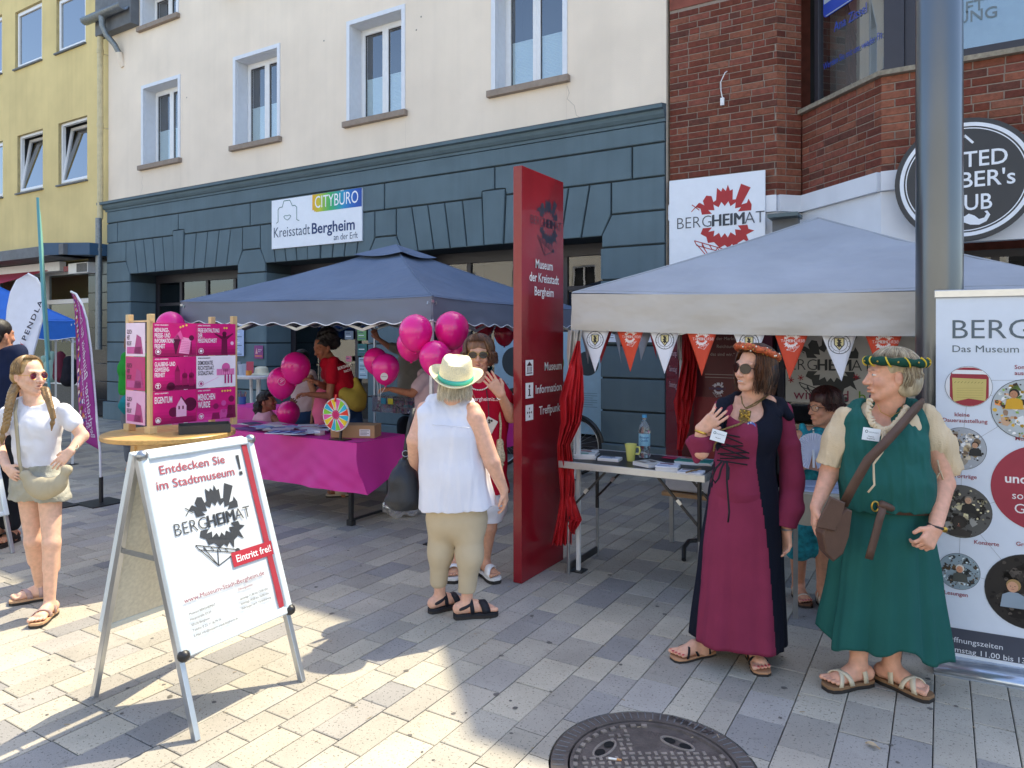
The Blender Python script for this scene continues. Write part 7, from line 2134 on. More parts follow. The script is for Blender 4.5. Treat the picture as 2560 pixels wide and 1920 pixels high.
 def strands(s,mat,N=260,face=.95,top=.35,rad_=(.083,.105,.095),zc=.03,length=.1,fringe=.95,r=.0026,seed=1,wave=.006,flare=.0,back=0.,part=0.,curlin=.0,yc=-.012):
  rg_=random.Random(seed);m=MB();H=s.H
  for i in range(N):
   ph=rg_.uniform(-PI,PI);th0=rg_.uniform(.05,top);isf=abs(ph)<face
   th1=(fringe+rg_.uniform(-.12,.1))if isf else PI/2+.15;ln=0 if isf else length*rg_.uniform(.8,1.08)*(1 if abs(ph)<2.2 else 1+back)
   pts=[];n1=7;q=rg_.uniform(.96,1.05);w1,w2=rg_.uniform(0,6),rg_.uniform(0,6)
   for j in range(n1):
    th=th0+(th1-th0)*j/(n1-1);a=ph+part*(1-j/n1)+.08*math.sin(w1+3*th)
    pts.append((rad_[0]*q*math.sin(th)*math.sin(a),yc+rad_[1]*q*math.sin(th)*math.cos(a),zc+rad_[2]*q*math.cos(th)))
   if ln>0:
    e=pts[-1];n2=6
    for j in range(1,n2+1):
     t=j/n2;g_=1+flare*t-curlin*t*t
     pts.append((e[0]*g_+wave*math.sin(w1+4*t),yc+(e[1]-yc)*g_+wave*math.sin(w2+4*t),e[2]-ln*t))
   rr=[r*s.k*(.55+.6*math.sin(PI*min(1,(j+1)/len(pts))**.8))for j in range(len(pts))];rr[-1]=r*.2
   m.tube([H(*p)for p in pts],rr,4,cap=False)
  return m.build('hair_strands',mat,s.root,kind='stuff',fixn=False)
def hairmat(n,a,b):
 m=M(n,hexc(a),rough=.42,var=.3,scale=45,stretch=(1,1,.15),spec=.5,detail=4)
 N,L=m.node_tree.nodes,m.node_tree.links
 gi=N.new('ShaderNodeNewGeometry');mx=N.new('ShaderNodeMix');mx.data_type='RGBA';mx.inputs[6].default_value=(*hexc(a),1);mx.inputs[7].default_value=(*hexc(b),1)
 L.new(gi.outputs['Random Per Island'],mx.inputs[0]);sc=[x for x in N if x.type=='VECT_MATH'][0];L.new(mx.outputs[2],sc.inputs[0]);return m
def trunk(B,secs,ax=(1,0,0),g=0.,k=.03):
 ax=Vector(ax).normalized()
 for i in range(len(secs)-1):
  (c0,a0,b0),(c1,a1,b1)=secs[i],secs[i+1]
  for q in(-1,-.33,.33,1):
   B.cone(c0+ax*(q*max(0,a0-b0)),c1+ax*(q*max(0,a1-b1)),b0+g,b1+g,k)
def loft(rings,n=64,fold=None):
 """rings: (cx, cy, z, rx, ry)"""
 def fn(u_,v_):
  f=v_*(len(rings)-1);i=min(int(f),len(rings)-2);f-=i;f2=f*f*(3-2*f)*.5+f*.5
  r=[rings[i][j]+(rings[i+1][j]-rings[i][j])*(f2 if j!=2 else f)for j in range(5)]
  a=2*PI*u_;q=1+(fold(a,v_)if fold else 0)
  z=r[2]+(fold(a,v_,True)if fold else 0)
  return(r[0]+r[3]*q*math.cos(a),r[1]+r[4]*q*math.sin(a),z)
 return MB().sheet(n,70,fn)
def strap_path(pts,w,mat,root,name='strap',nrm=(0,-1,0),th=.004):
 m=MB();vs=[];n=Vector(nrm)
 for i,p in enumerate(pts):
  d=(pts[min(i+1,len(pts)-1)]-pts[max(0,i-1)]).normalized();s_=d.cross(n).normalized()*w/2;vs+=[p-s_,p+s_]
 m.smooth=True;m.add(vs,[(2*i,2*i+1,2*i+3,2*i+2)for i in range(len(pts)-1)])
 return m.build(name,mat,root,solid=th)
 # 1 girl with braids
p=Pers('smiling girl with two blond braids, tinted glasses, white t-shirt and denim shorts',4.28,92,.0046,hexc('e6b99e'))
L=p.L
p.head(L(73,938,.02),.62,.0,k=.93,neck=L(84,1000,.03),nr=.042,jaw=.95,mouth=.6)
SL,SR=L(22,1036,.05),L(160,1026,.0)
trunk(p.b,[(L(88,1022,.03),.13,.05),(L(90,1075,.02),.125,.075),(L(94,1140,.02),.105,.068),(L(96,1200,.03),.135,.085)],g=-.006)
p.limb([SR,L(206,1090,.02),L(178,1126,-.08)],[.04,.034,.023]);p.hand(L(177,1128,-.085),L(146,1158,-.12)-L(177,1128,-.085),V(0,1,-.1),side=-1,k=.85,curl=(.15,.2,.2),spread=.15)
p.limb([SL,L(-8,1105,.08),L(17,1168,-.06)],[.04,.034,.023]);p.hand(L(18,1170,-.065),L(56,1206,-.13)-L(18,1170,-.065),V(.1,1,0),side=1,k=.85,curl=(.25,.3,.3),spread=.15)
p.limb([L(72,1215,.05),L(84,1352,.03),L(101,1462,.18)],[.068,.046,.030],.02);p.limb([L(84,1352,.03),L(90,1395,.1)],[.045,.047],.02)
p.limb([L(124,1215,.0),L(129,1358,-.08),L(124,1500,-.10)],[.068,.046,.030],.02);p.limb([L(129,1372,-.06),L(128,1420,-.04)],[.045,.047],.02)
p.foot(L(104,1476,.18),C(-.8,-.35)and V(-.85,-.5,0),.92,'c9a07a',.028,[(.06,.06,.12,.055,.03),(.0,.085,.02,.085,.022),(-.02,.11,-.02,.11,.012)],'b79a94')
p.foot(L(124,1512,-.10),V(.12,-1,0),.92,'c9a07a',.028,[(.06,.06,.12,.055,.03),(.0,.085,.02,.085,.022)],'b79a94')
p.done()
MB().tube([p.L(101,1452,.18)+V(.032*math.cos(a),.032*math.sin(a),0)for a in[PI*i/8 for i in range(17)]],.004,6).build('anklet',ink('2a1a1a'),p.root)
hb=hairmat('hair_blond','6e5232','b08f5c')
p.cap(hb,[('e',(0,-.024,.040),(.081,.096,.084)),('s',(0,.1,-.015),(.078,.085,.085)),('e',(0,-.06,-.01),(.075,.06,.06))])
p.strands(hb,800,face=1.25,rad_=(.083,.104,.089),zc=.04,length=.02,fringe=.62,r=.0015,seed=3,wave=.003)
def braid(pts,r,root,mat,name='braid',turns=8):
 h=Sdf(.0042);N=turns*6
 for q in(0,1,2):
  prev=None
  for i in range(N+1):
   t=i/N;f=t*(len(pts)-1);j=min(int(f),len(pts)-2);c=pts[j]*(1-(f-j))+pts[j+1]*(f-j)
   a=turns*2*PI*t/1.5+q*2*PI/3;w=r*(1-.35*t)
   c=c+V(math.sin(a)*w*1.0,math.sin(2*a)*w*.55,0)
   if prev is not None:h.cone(prev,c,w*.62,w*.62,.002)
   prev=c
 e=pts[-1];h.cone(e,e+V(-.005,0,-.03),r*.45,r*.75,.01).cone(e+V(-.005,0,-.03),e+V(-.01,0,-.075),r*.75,r*.25,.01)
 h.build(name,mat,root,noise=(.0015,220,2,(1,1,.3)))
braid([L(42,962,.0),L(30,985,-.05),L(22,1020,-.09),L(15,1065,-.10),L(8,1080,-.10)],.019,p.root,hb)
braid([L(112,970,-.04),L(119,992,-.08),L(127,1020,-.1),L(133,1045,-.105)],.0155,p.root,hb)
tsh=fabric('tee_white','e6e6ec',bump=.15)
g=Sdf(.005);trunk(g,[(L(88,1016,.03),.135,.052),(L(90,1065,.015),.13,.085),(L(92,1110,.02),.115,.078),(L(96,1158,.03),.118,.08)],g=.008)
g.cone(SR,L(180,1058,.01),.05,.052,.03).cone(SL,L(8,1068,.06),.05,.052,.03).cut(L(96,1164,0),(0,0,-1)).cut(L(181,1059,.01),L(206,1090,.02)-SR,lo=L(166,1100,-.2),hi=L(250,1000,.3)).cut(L(7,1069,.06),L(-8,1105,.08)-SL,lo=V(-1,-.3,.9),hi=L(22,1000,.4))
g.sub(L(86,996,.0),(.07,.09,.048),None,.008)
g.build('t_shirt',tsh,p.root,noise=(.009,24,4,(1,1,.6)))
dn=fabric('denim_grey','a9a89c',bump=.5,bs=180,var=.2)
g=Sdf(.005);trunk(g,[(L(96,1165,.03),.112,.078),(L(96,1200,.03),.14,.092),(L(96,1212,.03),.14,.09)],g=.008)
g.cone(L(70,1215,.05),L(62,1246,.04),.088,.093,.03).cone(L(124,1215,.0),L(134,1248,-.02),.088,.092,.03).cut(L(96,1248,0),(0,0,-1)).cut(L(96,1163,0),(0,0,1))
g.build('shorts',dn,p.root,noise=(.008,30,5))
g=Sdf(.005);
for i in range(9):
 t=i/8;g.ell(L(62+105*t,1188+52*math.sin(PI*t)**.8-14*t,-.15),(.030,.026,.028),None,.05)
g.ell(L(112,1214,-.15),(.105,.034,.048),None,.03)
g.build('belt_bag',fabric('bag_beige','b5aa90'),p.root,noise=(.006,22,6))
strap_path([L(42,1000,-.02),L(38,1030,-.085),L(41,1070,-.09),L(45,1110,-.09),L(48,1150,-.09),L(56,1190,-.12)],.02,MATS['bag_beige'],p.root,'bag_strap')
lens_pink=glassmat('lens_pink',(.75,.45,.6),dens=.25)
H=p.H
for q in(-1,1):
 c0=H(q*.033,.092,-.002);fr=[c0+p.xh*(.025*math.cos(a))+p.uh*(.022*math.sin(a))-p.fh*(.004*abs(math.cos(a)))for a in[2*PI*i/20 for i in range(20)]]
 m=MB().tube(fr,.0014,6,close=True);m.tube([H(q*.058,.088,.004),H(q*.08,.0,.004)],.0014,5);m.build('glasses_frame',MATS['gold'],p.root)
 MB().prism(fr,p.fh*.001).build('lens',lens_pink,p.root)
MB().tube([H(-.01,.1,.004),H(.01,.1,.004)],.0014,5).build('bridge',MATS['gold'],p.root)
p.eyes('5a6a70')
for(a,b)in(((185,1118),'b8c8b0'),((181,1123),'7fb0a0')):
 c=L(a[0],a[1],-.07);MB().tube([c+V(.026*math.cos(t),.012*math.sin(t),.014*math.sin(t))for t in[2*PI*i/14 for i in range(14)]],.0028,5,close=True).build('bracelet',ink(b),p.root)
 # 2 woman in straw hat, seen from behind
p=Pers('woman seen from behind in a straw trilby, sleeveless white blouse and beige trousers',4.2,1150,.0048,hexc('e2b096'))
L=p.L
p.head(L(1140,958,.02),PI-.35,-.12,k=.98,neck=L(1130,1010,.03),nr=.052,face=False)
SL,SR=L(1062,1024,.05),L(1182,1026,-.02)
trunk(p.b,[(L(1122,1020,.04),.17,.06),(L(1124,1080,.03),.17,.10),(L(1132,1180,.03),.17,.11),(L(1143,1270,.03),.14,.09)],g=-.012)
p.limb([SR,L(1188,1045,-.04),L(1230,1155,-.06),L(1259,1224,-.03)],[.05,.057,.047,.028]);p.hand(L(1260,1226,-.03),L(1266,1275,.0)-L(1260,1226,-.03),V(-1,.3,0),side=-1,k=1.0,curl=(.35,.4,.3))
p.limb([SL,L(1036,1100,.0),L(1034,1170,.12)],[.048,.045,.028]);p.hand(L(1034,1172,.12),V(.1,.3,-1),V(1,0,0),side=1)
AL,AR=L(1099,1494,.08),L(1166,1512,-.02)
p.limb([L(1108,1300,.05),L(1101,1400,.05),AL],[.065,.038,.033],.012);p.limb([L(1174,1300,.0),L(1174,1400,-.02),AR],[.065,.038,.033],.012)
p.foot(AL,V(.85,.6,0),1.0,'22242c',.03,[(.07,.06,.1,.06,.04),(.0,.1,.03,.085,.022)],'1a1c26');p.foot(AR,V(1,.25,0),1.03,'22242c',.03,[(.06,.062,.11,.062,.05),(-.01,.1,.03,.09,.024)],'1a1c26')
for a,d in((AL,V(.85,.6,0)),(AR,V(1,.25,0))):
 d.normalize();t=V(-d.y,d.x,0);g0=V(a.x,a.y,.075)
 MB().tube([g0+t*(.041*math.cos(q))+d*(.046*math.sin(q)-.012)+V(0,0,.02*math.sin(q))for q in[2*PI*i/18 for i in range(18)]],.009,6,close=True).build('ankle_strap',ink('1a1c26',.6),p.root)
p.done()
hg=hairmat('hair_grey_blond','a89a80','e6dfcc')
p.cap(hg,[('e',(0,-.02,.02),(.088,.108,.09)),('e',(0,-.05,-.055),(.082,.06,.045)),('s',(0,.1,-.03),(.06,.07,.08))])
p.strands(hg,1000,face=.9,rad_=(.090,.106,.085),zc=.01,length=.098,fringe=.9,r=.0018,seed=5,wave=.005,flare=.16,back=.12,curlin=.1)
hat=Sdf(.0042);straw=M('straw',hexc('efe3bd'),rough=.9,var=.12,scale=120,bump=1.2,bscale=240)
hc=L(1139,944,.0);ux_=V(1,0,0)
m=MB();hr=[]
def hatp(r,z,a,tilt=.42):
 sx,sy=1.0,1.18
 x=r*sx*math.cos(a);y=r*sy*math.sin(a);zz=z
 if r>.11:zz+=(r-.105)*(.95*abs(math.cos(a))**2.0+.35*(math.sin(a)<0)*abs(math.sin(a)))
 if z>.09:zz-=.022*math.exp(-((x)/.035)**2)*(1.0 if r<.075 else .0)
 q=Matrix.Rotation(.34,3,'X')@V(x,y,zz*1.12);q=Matrix.Rotation(.10,3,'Y')@q
 return hc+q*1.06+V(0,.01,-.005)
prof=[(.0,.104),(.03,.106),(.055,.112),(.072,.108),(.080,.095),(.088,.06),(.094,.02),(.097,.0),(.115,-.004),(.135,-.004),(.150,.0)]
N=56;vs=[hatp(r,z,2*PI*k/N)for r,z in prof for k in range(N)]
m.smooth=True;m.add(vs,[(i*N+k,i*N+(k+1)%N,(i+1)*N+(k+1)%N,(i+1)*N+k)for i in range(len(prof)-1)for k in range(N)]);m.smooth=False
th_=m.build('straw_hat',straw,p.root,solid=.004)
m=MB();vs=[hatp(r,z,2*PI*k/N)for r,z in((.0965,.026),(.0995,.004))for k in range(N)];m.smooth=True;m.add(vs,[(k,(k+1)%N,N+(k+1)%N,N+k)for k in range(N)])
m.build('hat_band',fabric('band_teal','4fb8a8',rough=.4),p.root,solid=.003)
wb=fabric('blouse_white','e3e4ee',bump=.12,sc=4);g=Sdf(.005)
trunk(g,[(L(1122,1008,.05),.14,.05),(L(1120,1040,.03),.185,.085),(L(1124,1090,.02),.19,.12),(L(1134,1180,.02),.20,.135),(L(1145,1275,.02),.235,.155)],g=.004)
g.cut(L(1140,1268,0),(.06,0,-1)).sub(L(1205,1052,-.03),(.055,.09,.09),None,.01).sub(L(1035,1052,.03),(.03,.09,.09),None,.01).sub(L(1130,985,.06),(.07,.07,.05),None,.01)
g.build('blouse',wb,p.root,noise=(.010,19,7,(1.2,1.2,.3)))
strap_path([L(1080+i*10.5,1062+7*math.sin(PI*i/9)*-.2+i*.9,-.128-.004*math.sin(i))for i in range(10)],.006,wb,p.root,'yoke_seam')
tr=fabric('trousers_beige','c6b69a',bump=.15);g=Sdf(.005)
trunk(g,[(L(1143,1245,.03),.165,.115),(L(1143,1290,.03),.175,.12)],g=.0,k=.05)
g.path([L(1108,1300,.05),L(1103,1380,.05),L(1096,1452,.07)],[.094,.070,.051],.05).path([L(1174,1300,.0),L(1175,1390,-.02),L(1166,1478,-.02)],[.096,.072,.053],.05)
g.cut(L(1096,1455,.07),(0,0,-1),lo=V(-1,-1,0),hi=L(1131,1400,1)).cut(L(1166,1480,-.02),(0,0,-1))
g.build('trousers',tr,p.root,noise=(.006,11,8,(1,1,.8)))
MB().ball(L(1152,1010,-.02),.001,6)
q=L(1012,1215,.1);hbg=Pers('black leather handbag hanging at the left side of the woman in the straw hat',4.3,1012,name='handbag',cat='handbag');L2=hbg.L
g=Sdf(.007).path([L2(1012,1160),L2(1010,1200),L2(1012,1245)],[.04,.085,.105],.03);g.ell(L2(1012,1250),(.12,.07,.05),None,.02).cut(L2(1012,1270),(0,0,-1))
g.build('bag',M('leather_black',hexc('24272e'),rough=.45,var=.15,bump=.4,bscale=120),hbg.root,noise=(.006,16,3))
strap_path([L2(1010,1165,-.03),L2(1016,1110,-.02),L2(1024,1060,0),L2(1034,1020,.02)],.028,MATS['leather_black'],hbg.root)
MB().tube([L2(1014,1134,-.03)+V(.02*math.cos(a),0,.018*math.sin(a))for a in[2*PI*i/12 for i in range(12)]],.003,6,close=True).build('ring',MATS['galv'],hbg.root)
# 3 woman with sunglasses and raised hand
p=Pers('brown-haired woman in sunglasses and a red t-shirt with her hand raised to her chin',4.88,1200,.0050,hexc('cf9a7c'))
L=p.L
p.head(L(1197,886,.07),-.05,.0,k=1.06,neck=L(1199,955,.07),nr=.053,age=1)
SL,SR=L(1150,972,.08),L(1246,965,.03)
trunk(p.b,[(L(1198,965,.07),.15,.06),(L(1205,1030,.05),.17,.10),(L(1205,1130,.05),.15,.11),(L(1200,1220,.05),.18,.12)],g=-.01)
WR=L(1252,986,-.20)
p.limb([SR,L(1278,1042,-.02),WR],[.048,.042,.027]);p.hand(WR,L(1226,948,-.20)-WR,V(-.3,1,0),side=-1,k=1.12,curl=(.12,.15,.15),spread=.12,nails=hexc('5a1018'))
p.limb([SL,L(1140,1060,.05),L(1145,1140,-.02)],[.045,.04,.027]);p.hand(L(1145,1142,-.02),V(0,0,-1),V(.5,1,0))
AL,AR=L(1140,1402,.04),L(1212,1402,.02)
p.limb([L(1172,1240,.05),L(1158,1320,.03),AL],[.09,.052,.034],.02).limb([L(1226,1240,.05),L(1222,1320,.0),AR],[.09,.052,.034],.02)
p.foot(AL,V(-.1,-1,0),1.,'e6e4e0',.04,[(.05,.065,.13,.06,.07),(-.03,.09,-.01,.09,.03)],'ecebe8');p.foot(AR,V(.5,-.9,0),1.,'e6e4e0',.04,[(.05,.065,.13,.06,.07),(-.03,.09,-.01,.09,.03)],'ecebe8')
p.done()
hbw=hairmat('hair_brown','3a241a','7a5236')
p.cap(hbw,[('e',(0,-.02,.045),(.094,.105,.092)),('e',(.075,-.02,-.02),(.035,.06,.06)),('e',(-.075,-.02,-.02),(.035,.06,.06)),('s',(0,.105,-.045),(.066,.08,.09))])
p.strands(hbw,850,face=.85,rad_=(.102,.112,.098),zc=.038,length=.085,fringe=1.0,r=.0021,seed=6,wave=.014,flare=.12,part=.5)
rt=fabric('tee_red','b30e2e',bump=.12);g=Sdf(.006)
trunk(g,[(L(1198,958,.07),.15,.06),(L(1205,1000,.05),.18,.10),(L(1207,1060,.04),.17,.125),(L(1206,1150,.04),.16,.125),(L(1203,1230,.04),.19,.13)],g=.006)
g.cone(SR,L(1264,1000,.02),.056,.062,.03).cone(SL,L(1145,1012,.06),.056,.062,.03).cut(L(1203,1232,0),(0,0,-1)).sub(L(1198,938,.04),(.062,.08,.06),None,.01)
g.build('t_shirt',rt,p.root,noise=(.010,22,9,(1,1,.5)))
g=Sdf(.006);trunk(g,[(L(1203,1225,.04),.185,.125),(L(1201,1260,.04),.19,.12)],g=0);g.cone(L(1174,1260,.05),L(1166,1300,.04),.1,.085,.03).cone(L(1226,1260,.04),L(1224,1302,.02),.1,.085,.03).cut(L(1200,1306,0),(0,0,-1))
g.build('shorts',fabric('shorts_white','e4e4ea'),p.root,noise=(.006,14,9))
def shades(p,lens,frame,w=.026,h=.022,y=.097,aviator=False,z0=-.002):
 H=p.H
 for q in(-1,1):
  c0=(q*.034,y,z0);fr=[]
  for i in range(22):
   a=2*PI*i/22;rx=w*(1.0+(.12*math.sin(a)if aviator else 0));fr.append(H(c0[0]+rx*math.cos(a)*q,c0[1]-.010*(math.cos(a)+0)*1.0*(1),c0[2]+h*math.sin(a)))
  m=MB().tube(fr,.0015,6,close=True);m.tube([H(q*(.034+w),y-.010,z0+.006),H(q*.081,.0,.002)],.0022,5);m.tube([H(q*.012,y+.008,z0+.006),H(0,y+.01,z0+.007)],.002,5);m.build('glasses_frame',frame,p.root)
  MB().prism(fr,p.fh*.0015).build('lens',lens,p.root)
shades(p,MATS['lens_dark'],MATS['gold'],.029,.022,aviator=True)
wp=L(1250,994,-.175);MB().cyl(wp+V(-.004,-.026,.004),wp+V(-.006,-.034,.004),.016,.016,18).build('watch',MATS['alu'],p.root)
MB().tube([wp+V(.03*math.cos(a),.03*math.sin(a),.008*math.cos(a))for a in[2*PI*i/16 for i in range(16)]],.005,6,close=True).build('watch_band',MATS['leather_black'],p.root)
m=MB()
for i in range(17):a=PI*(i/16);m.ball(L(1198,962,-.035)+V(.062*math.cos(a),-.01*math.sin(a),-.035*math.sin(a)),.0055,8)
m.build('necklace',MATS['pearl'],p.root,kind='stuff')
pr=Print(p.L(1180,1002,-.125),(1,0,0),(0,0,1));pr.text('bergheimis.cool',.0,0,.026,'f0e8ea',w=.22);pr.build('lettering',p.root)
strap_path([L(1178,975,-.06),L(1192,1005,-.115),L(1208,1040,-.125),L(1220,1066,-.13)],.006,ink('a0604a'),p.root,'phone_cord');strap_path([L(1216,975,-.05),L(1221,1010,-.11),L(1222,1050,-.13),L(1214,1070,-.13)],.008,ink('5a1420'),p.root,'phone_cord')
ph=Pers('white smartphone with three lenses hanging from a cord on the red t-shirt',4.73,1224,name='smartphone',cat='phone')
b=MB().box(-.038,.038,-.004,.004,-.05,.05);b.xf(Matrix.Translation(ph.L(1224,1064))@Matrix.Rotation(.5,4,'Y'));b.build('case',ink('c9c0b4'),ph.root,bev=.004)
for(a_,c_)in((-.02,.03),(-.004,.035),(-.012,.018)):
 q=ph.L(1224,1064)+Matrix.Rotation(.5,3,'Y')@V(a_,0,c_);MB().cyl(q+V(0,-.003,0),q+V(0,-.007,0),.008,.008,12).build('lens',MATS['black_plastic'],ph.root)
cb=Pers('cream crocheted bag hanging between the straw-hat woman and the red pylon',4.8,1248,name='crochet_bag',cat='bag')
Sdf(.006).path([cb.L(1250,1105),cb.L(1250,1140),cb.L(1247,1178)],[.022,.03,.03],.02).build('bag',M('crochet',hexc('c9b795'),rough=.95,var=.3,scale=90,bump=2,bscale=120),cb.root,noise=(.006,90,3))
strap_path([cb.L(1250,1104),cb.L(1252,1060),cb.L(1245,1010,.05)],.014,MATS['crochet'],cb.root)
# 4 woman in maroon dress
p=Pers('woman in a maroon and navy laced medieval dress with jewelled headband and sunglasses',3.58,1835,.0044,hexc('dba88e'))
L=p.L
p.head(L(1886,921,.02),-.78,.05,k=.97,neck=L(1880,1000,.05),nr=.048,age=1,mouth=1.0,roll=-.06)
SL,SR=L(1806,1022,.0),L(1956,1026,.10)
trunk(p.b,[(L(1880,1010,.06),.15,.055),(L(1872,1060,.03),.16,.095),(L(1862,1150,.04),.12,.085),(L(1855,1250,.05),.13,.085)],g=-.01,ax=(1,.3,0))
WR=L(1752,1074,-.10)
p.limb([SL,L(1752,1128,-.08),WR],[.045,.038,.026]);p.hand(WR,L(1808,1030,-.13)-WR,V(.2,1,.1),side=-1,k=1.0,curl=(.18,.2,.15),spread=.12,nails=hexc('c01030'))
p.limb([SR,L(1978,1180,.08),L(1967,1322,.0)],[.045,.038,.027]);p.hand(L(1967,1325,.0),L(1967,1392,-.03)-L(1967,1325,.0),V(-1,-.2,0),side=1,curl=(.3,.35,.3),nails=hexc('c01030'))
AL,AR=L(1756,1624,.10),L(1884,1624,.05)
p.limb([L(1800,1400,.05),L(1775,1520,.06),AL],[.06,.045,.032],.02).limb([L(1890,1400,.05),L(1886,1520,.05),AR],[.06,.045,.032],.02)
p.foot(AL,V(-.95,-.35,0),1.,'b98a66',.02,[(.05,.04,.12,.05,.012),(.12,.05,.05,.045,.012),(-.02,.1,.03,.07,.010)],'14151c',nails=hexc('b01030'));p.foot(AR,V(-.08,-1,0),1.,'b98a66',.02,[(.10,.045,.10,.045,.014),(.02,.075,.04,.075,.012)],'14151c',nails=hexc('b01030'))
p.done()
MB().ball(p.H(0,.089,-.0685),(.019,.0085,.0042),12,mat=p.Rm).build('teeth',MATS['eye_white'],p.root)
hd=hairmat('hair_dark_brown','241612','6b4228')
p.cap(hd,[('e',(0,-.03,.045),(.088,.10,.088)),('e',(.07,-.035,-.03),(.035,.06,.085)),('e',(-.07,-.035,-.03),(.035,.06,.085)),('e',(0,-.09,-.03),(.07,.04,.085)),('s',(0,.1,-.04),(.062,.075,.09))])
p.strands(hd,900,face=.8,rad_=(.096,.108,.093),zc=.036,length=.145,fringe=1.0,r=.0018,seed=8,wave=.008,flare=.05,curlin=.12)
shades(p,MATS['lens_dark'],ink('231613',.3),.028,.025)
mrn=fabric('maroon_cloth','84304c',bump=.2,bs=300);nvy=fabric('navy_cloth','131726',bump=.2,bs=300)
cW=L(1860,1150,.04);cH=L(1858,1235,.05);cB=L(1846,1602,.06)
def fold4(a,v,dz=False):
 if dz:return(.02*math.cos(a*1+2.6))*v**3 if v>.5 else 0
 return(.07*math.sin(5*a+1.0)+.035*math.sin(11*a+2)+.015*math.sin(19*a))*max(0,v-.15)**1.2
m=loft([(cW.x,cW.y,cW.z+.04,.137,.11),(cH.x,cH.y,cH.z,.175,.14),((cH.x*.6+cB.x*.4),cH.y,cH.z*.6+cB.z*.4,.205,.17),(cB.x,cB.y,cB.z+.0,.235,.19)],200,fold4)
zs=[L(0,v).z for v in(1000,1100,1153,1280,1600,1660)][::-1]
XLp=[L(u,v).x for u,v in((1815,1000),(1799,1100),(1791,1153),(1776,1280),(1733,1600),(1727,1660))][::-1];XRp=[L(u,v).x for u,v in((1874,1000),(1874,1100),(1873,1153),(1893,1280),(1919,1600),(1922,1660))][::-1]
m.m=[]
for f in m.f:
 c=sum((Vector(m.v[j])for j in f),Vector())/len(f);m.m.append(0 if np.interp(c.z,zs,XLp)<c.x<np.interp(c.z,zs,XRp)and c.y<.05 else 1)
m.build('dress_skirt',[mrn,nvy],p.root,solid=.004)
g=Sdf(.0046);ax=(1,.3,0)
trunk(g,[(L(1876,1022,.06),.14,.05),(L(1872,1050,.035),.165,.10),(L(1868,1085,.02),.155,.115),(L(1860,1150,.035),.135,.108),(L(1858,1215,.045),.165,.125)],ax=ax,g=.006)
g.sub(L(1868,1014,-.06),(.105,.16,.088),None,.012)
xm0,xm1=L(1797,1100).x,L(1874,1100).x
g.build('bodice',[mrn,nvy],p.root,noise=(.005,16,5),matf=lambda c:np.where((c[:,0]>np.interp(c[:,2],zs,XLp))&(c[:,0]<np.interp(c[:,2],zs,XRp))&(c[:,1]<.05),0,1))
g=Sdf(.005);
g.path([L(1812,1008,-.02),L(1842,990,.08),L(1880,986,.14),L(1918,990,.13),L(1948,1012,.09)],[.026,.022,.024,.022,.026],.02).path([L(1806,1010,-.02),L(1798,1040,-.06),L(1800,1075,-.07)],[.028,.024,.02],.02).path([L(1950,1014,.09),L(1940,1038,-.0),L(1922,1062,-.07)],[.03,.024,.012],.02).cone(L(1948,1012,.09),L(1972,1040,.05),.03,.024,.03)
g.build('collar',nvy,p.root,noise=(.004,18,6))
g=Sdf(.0045).path([SL,L(1772,1080,-.04),L(1757,1112,-.08)],[.05,.052,.048],.02).path([L(1757,1112,-.08),L(1752,1096,-.09)],[.048,.052],.02).cone(L(1754,1114,-.08),L(1742,1150,-.07),.044,.008,.015).cone(L(1752,1104,-.08),L(1722,1106,-.07),.044,.007,.015).cone(L(1722,1106,-.07),L(1742,1150,-.07),.008,.010,.03)
g.cut(L(1752,1091,-.1),(-.1,0,1),lo=L(1700,1200,-.3),hi=L(1775,1000,.2));g.build('sleeve',mrn,p.root,noise=(.006,18,7))
g=Sdf(.005).path([SR,L(1972,1120,.09),L(1980,1200,.06),L(1974,1270,.02)],[.048,.05,.055,.06],.03).cone(L(1974,1270,.02),L(1962,1312,.0),.07,.062,.03).cone(L(1974,1270,.02),L(1946,1318,.0),.05,.02,.03)
g.cut(L(1968,1318,0),(-.22,0,-1),lo=V(-1,-1,0),hi=V(1,1,L(0,1280).z));g.build('sleeve',mrn,p.root,noise=(.009,20,8,(1,1,.6)))
def yb(u,v):return-.108
lc=[]
for(a,b)in(((1812,1085),(1873,1098)),((1815,1092),(1873,1116)),((1794,1116),(1873,1114)),((1798,1116),(1872,1146)),((1794,1134),(1872,1131)),((1800,1136),(1868,1146)),((1792,1150),(1868,1162)),((1814,1110),(1873,1133)),((1800,1146),(1873,1145))):
 N=8;lc.append(MB().tube([L(a[0]+(b[0]-a[0])*i/N,a[1]+(b[1]-a[1])*i/N,-.104-.012*math.sin(PI*i/N))for i in range(N+1)],.0036,5).build('lace',ink('14121a',.7),p.root))
for pts in([(1806,1152),(1790,1170),(1780,1195),(1788,1207),(1797,1195),(1802,1175),(1812,1152)],[(1818,1152),(1817,1200),(1820,1240),(1823,1280),(1820,1306)],[(1814,1152),(1822,1170),(1821,1198),(1815,1200)]):
 strap_path([L(u,v,-.14-.035*(v-1150)/150)for u,v in pts],.009,ink('14121a',.7),p.root,'lace_end',th=.003)
N=40;H=p.H;hbm=M('brocade',hexc('b4532a'),rough=.6,var=.7,scale=70,bump=1.5,bscale=120)
MB().tube([H(.098*math.sin(a),-.012+.108*math.cos(a),.085+.03*math.cos(a)+.002*math.sin(9*a))for a in[2*PI*i/N for i in range(N)]],[.0175+.0018*math.sin(i*2.2)for i in range(N)],10,close=True).build('headband',hbm,p.root)
rg_=random.Random(4);m=MB();m2=MB()
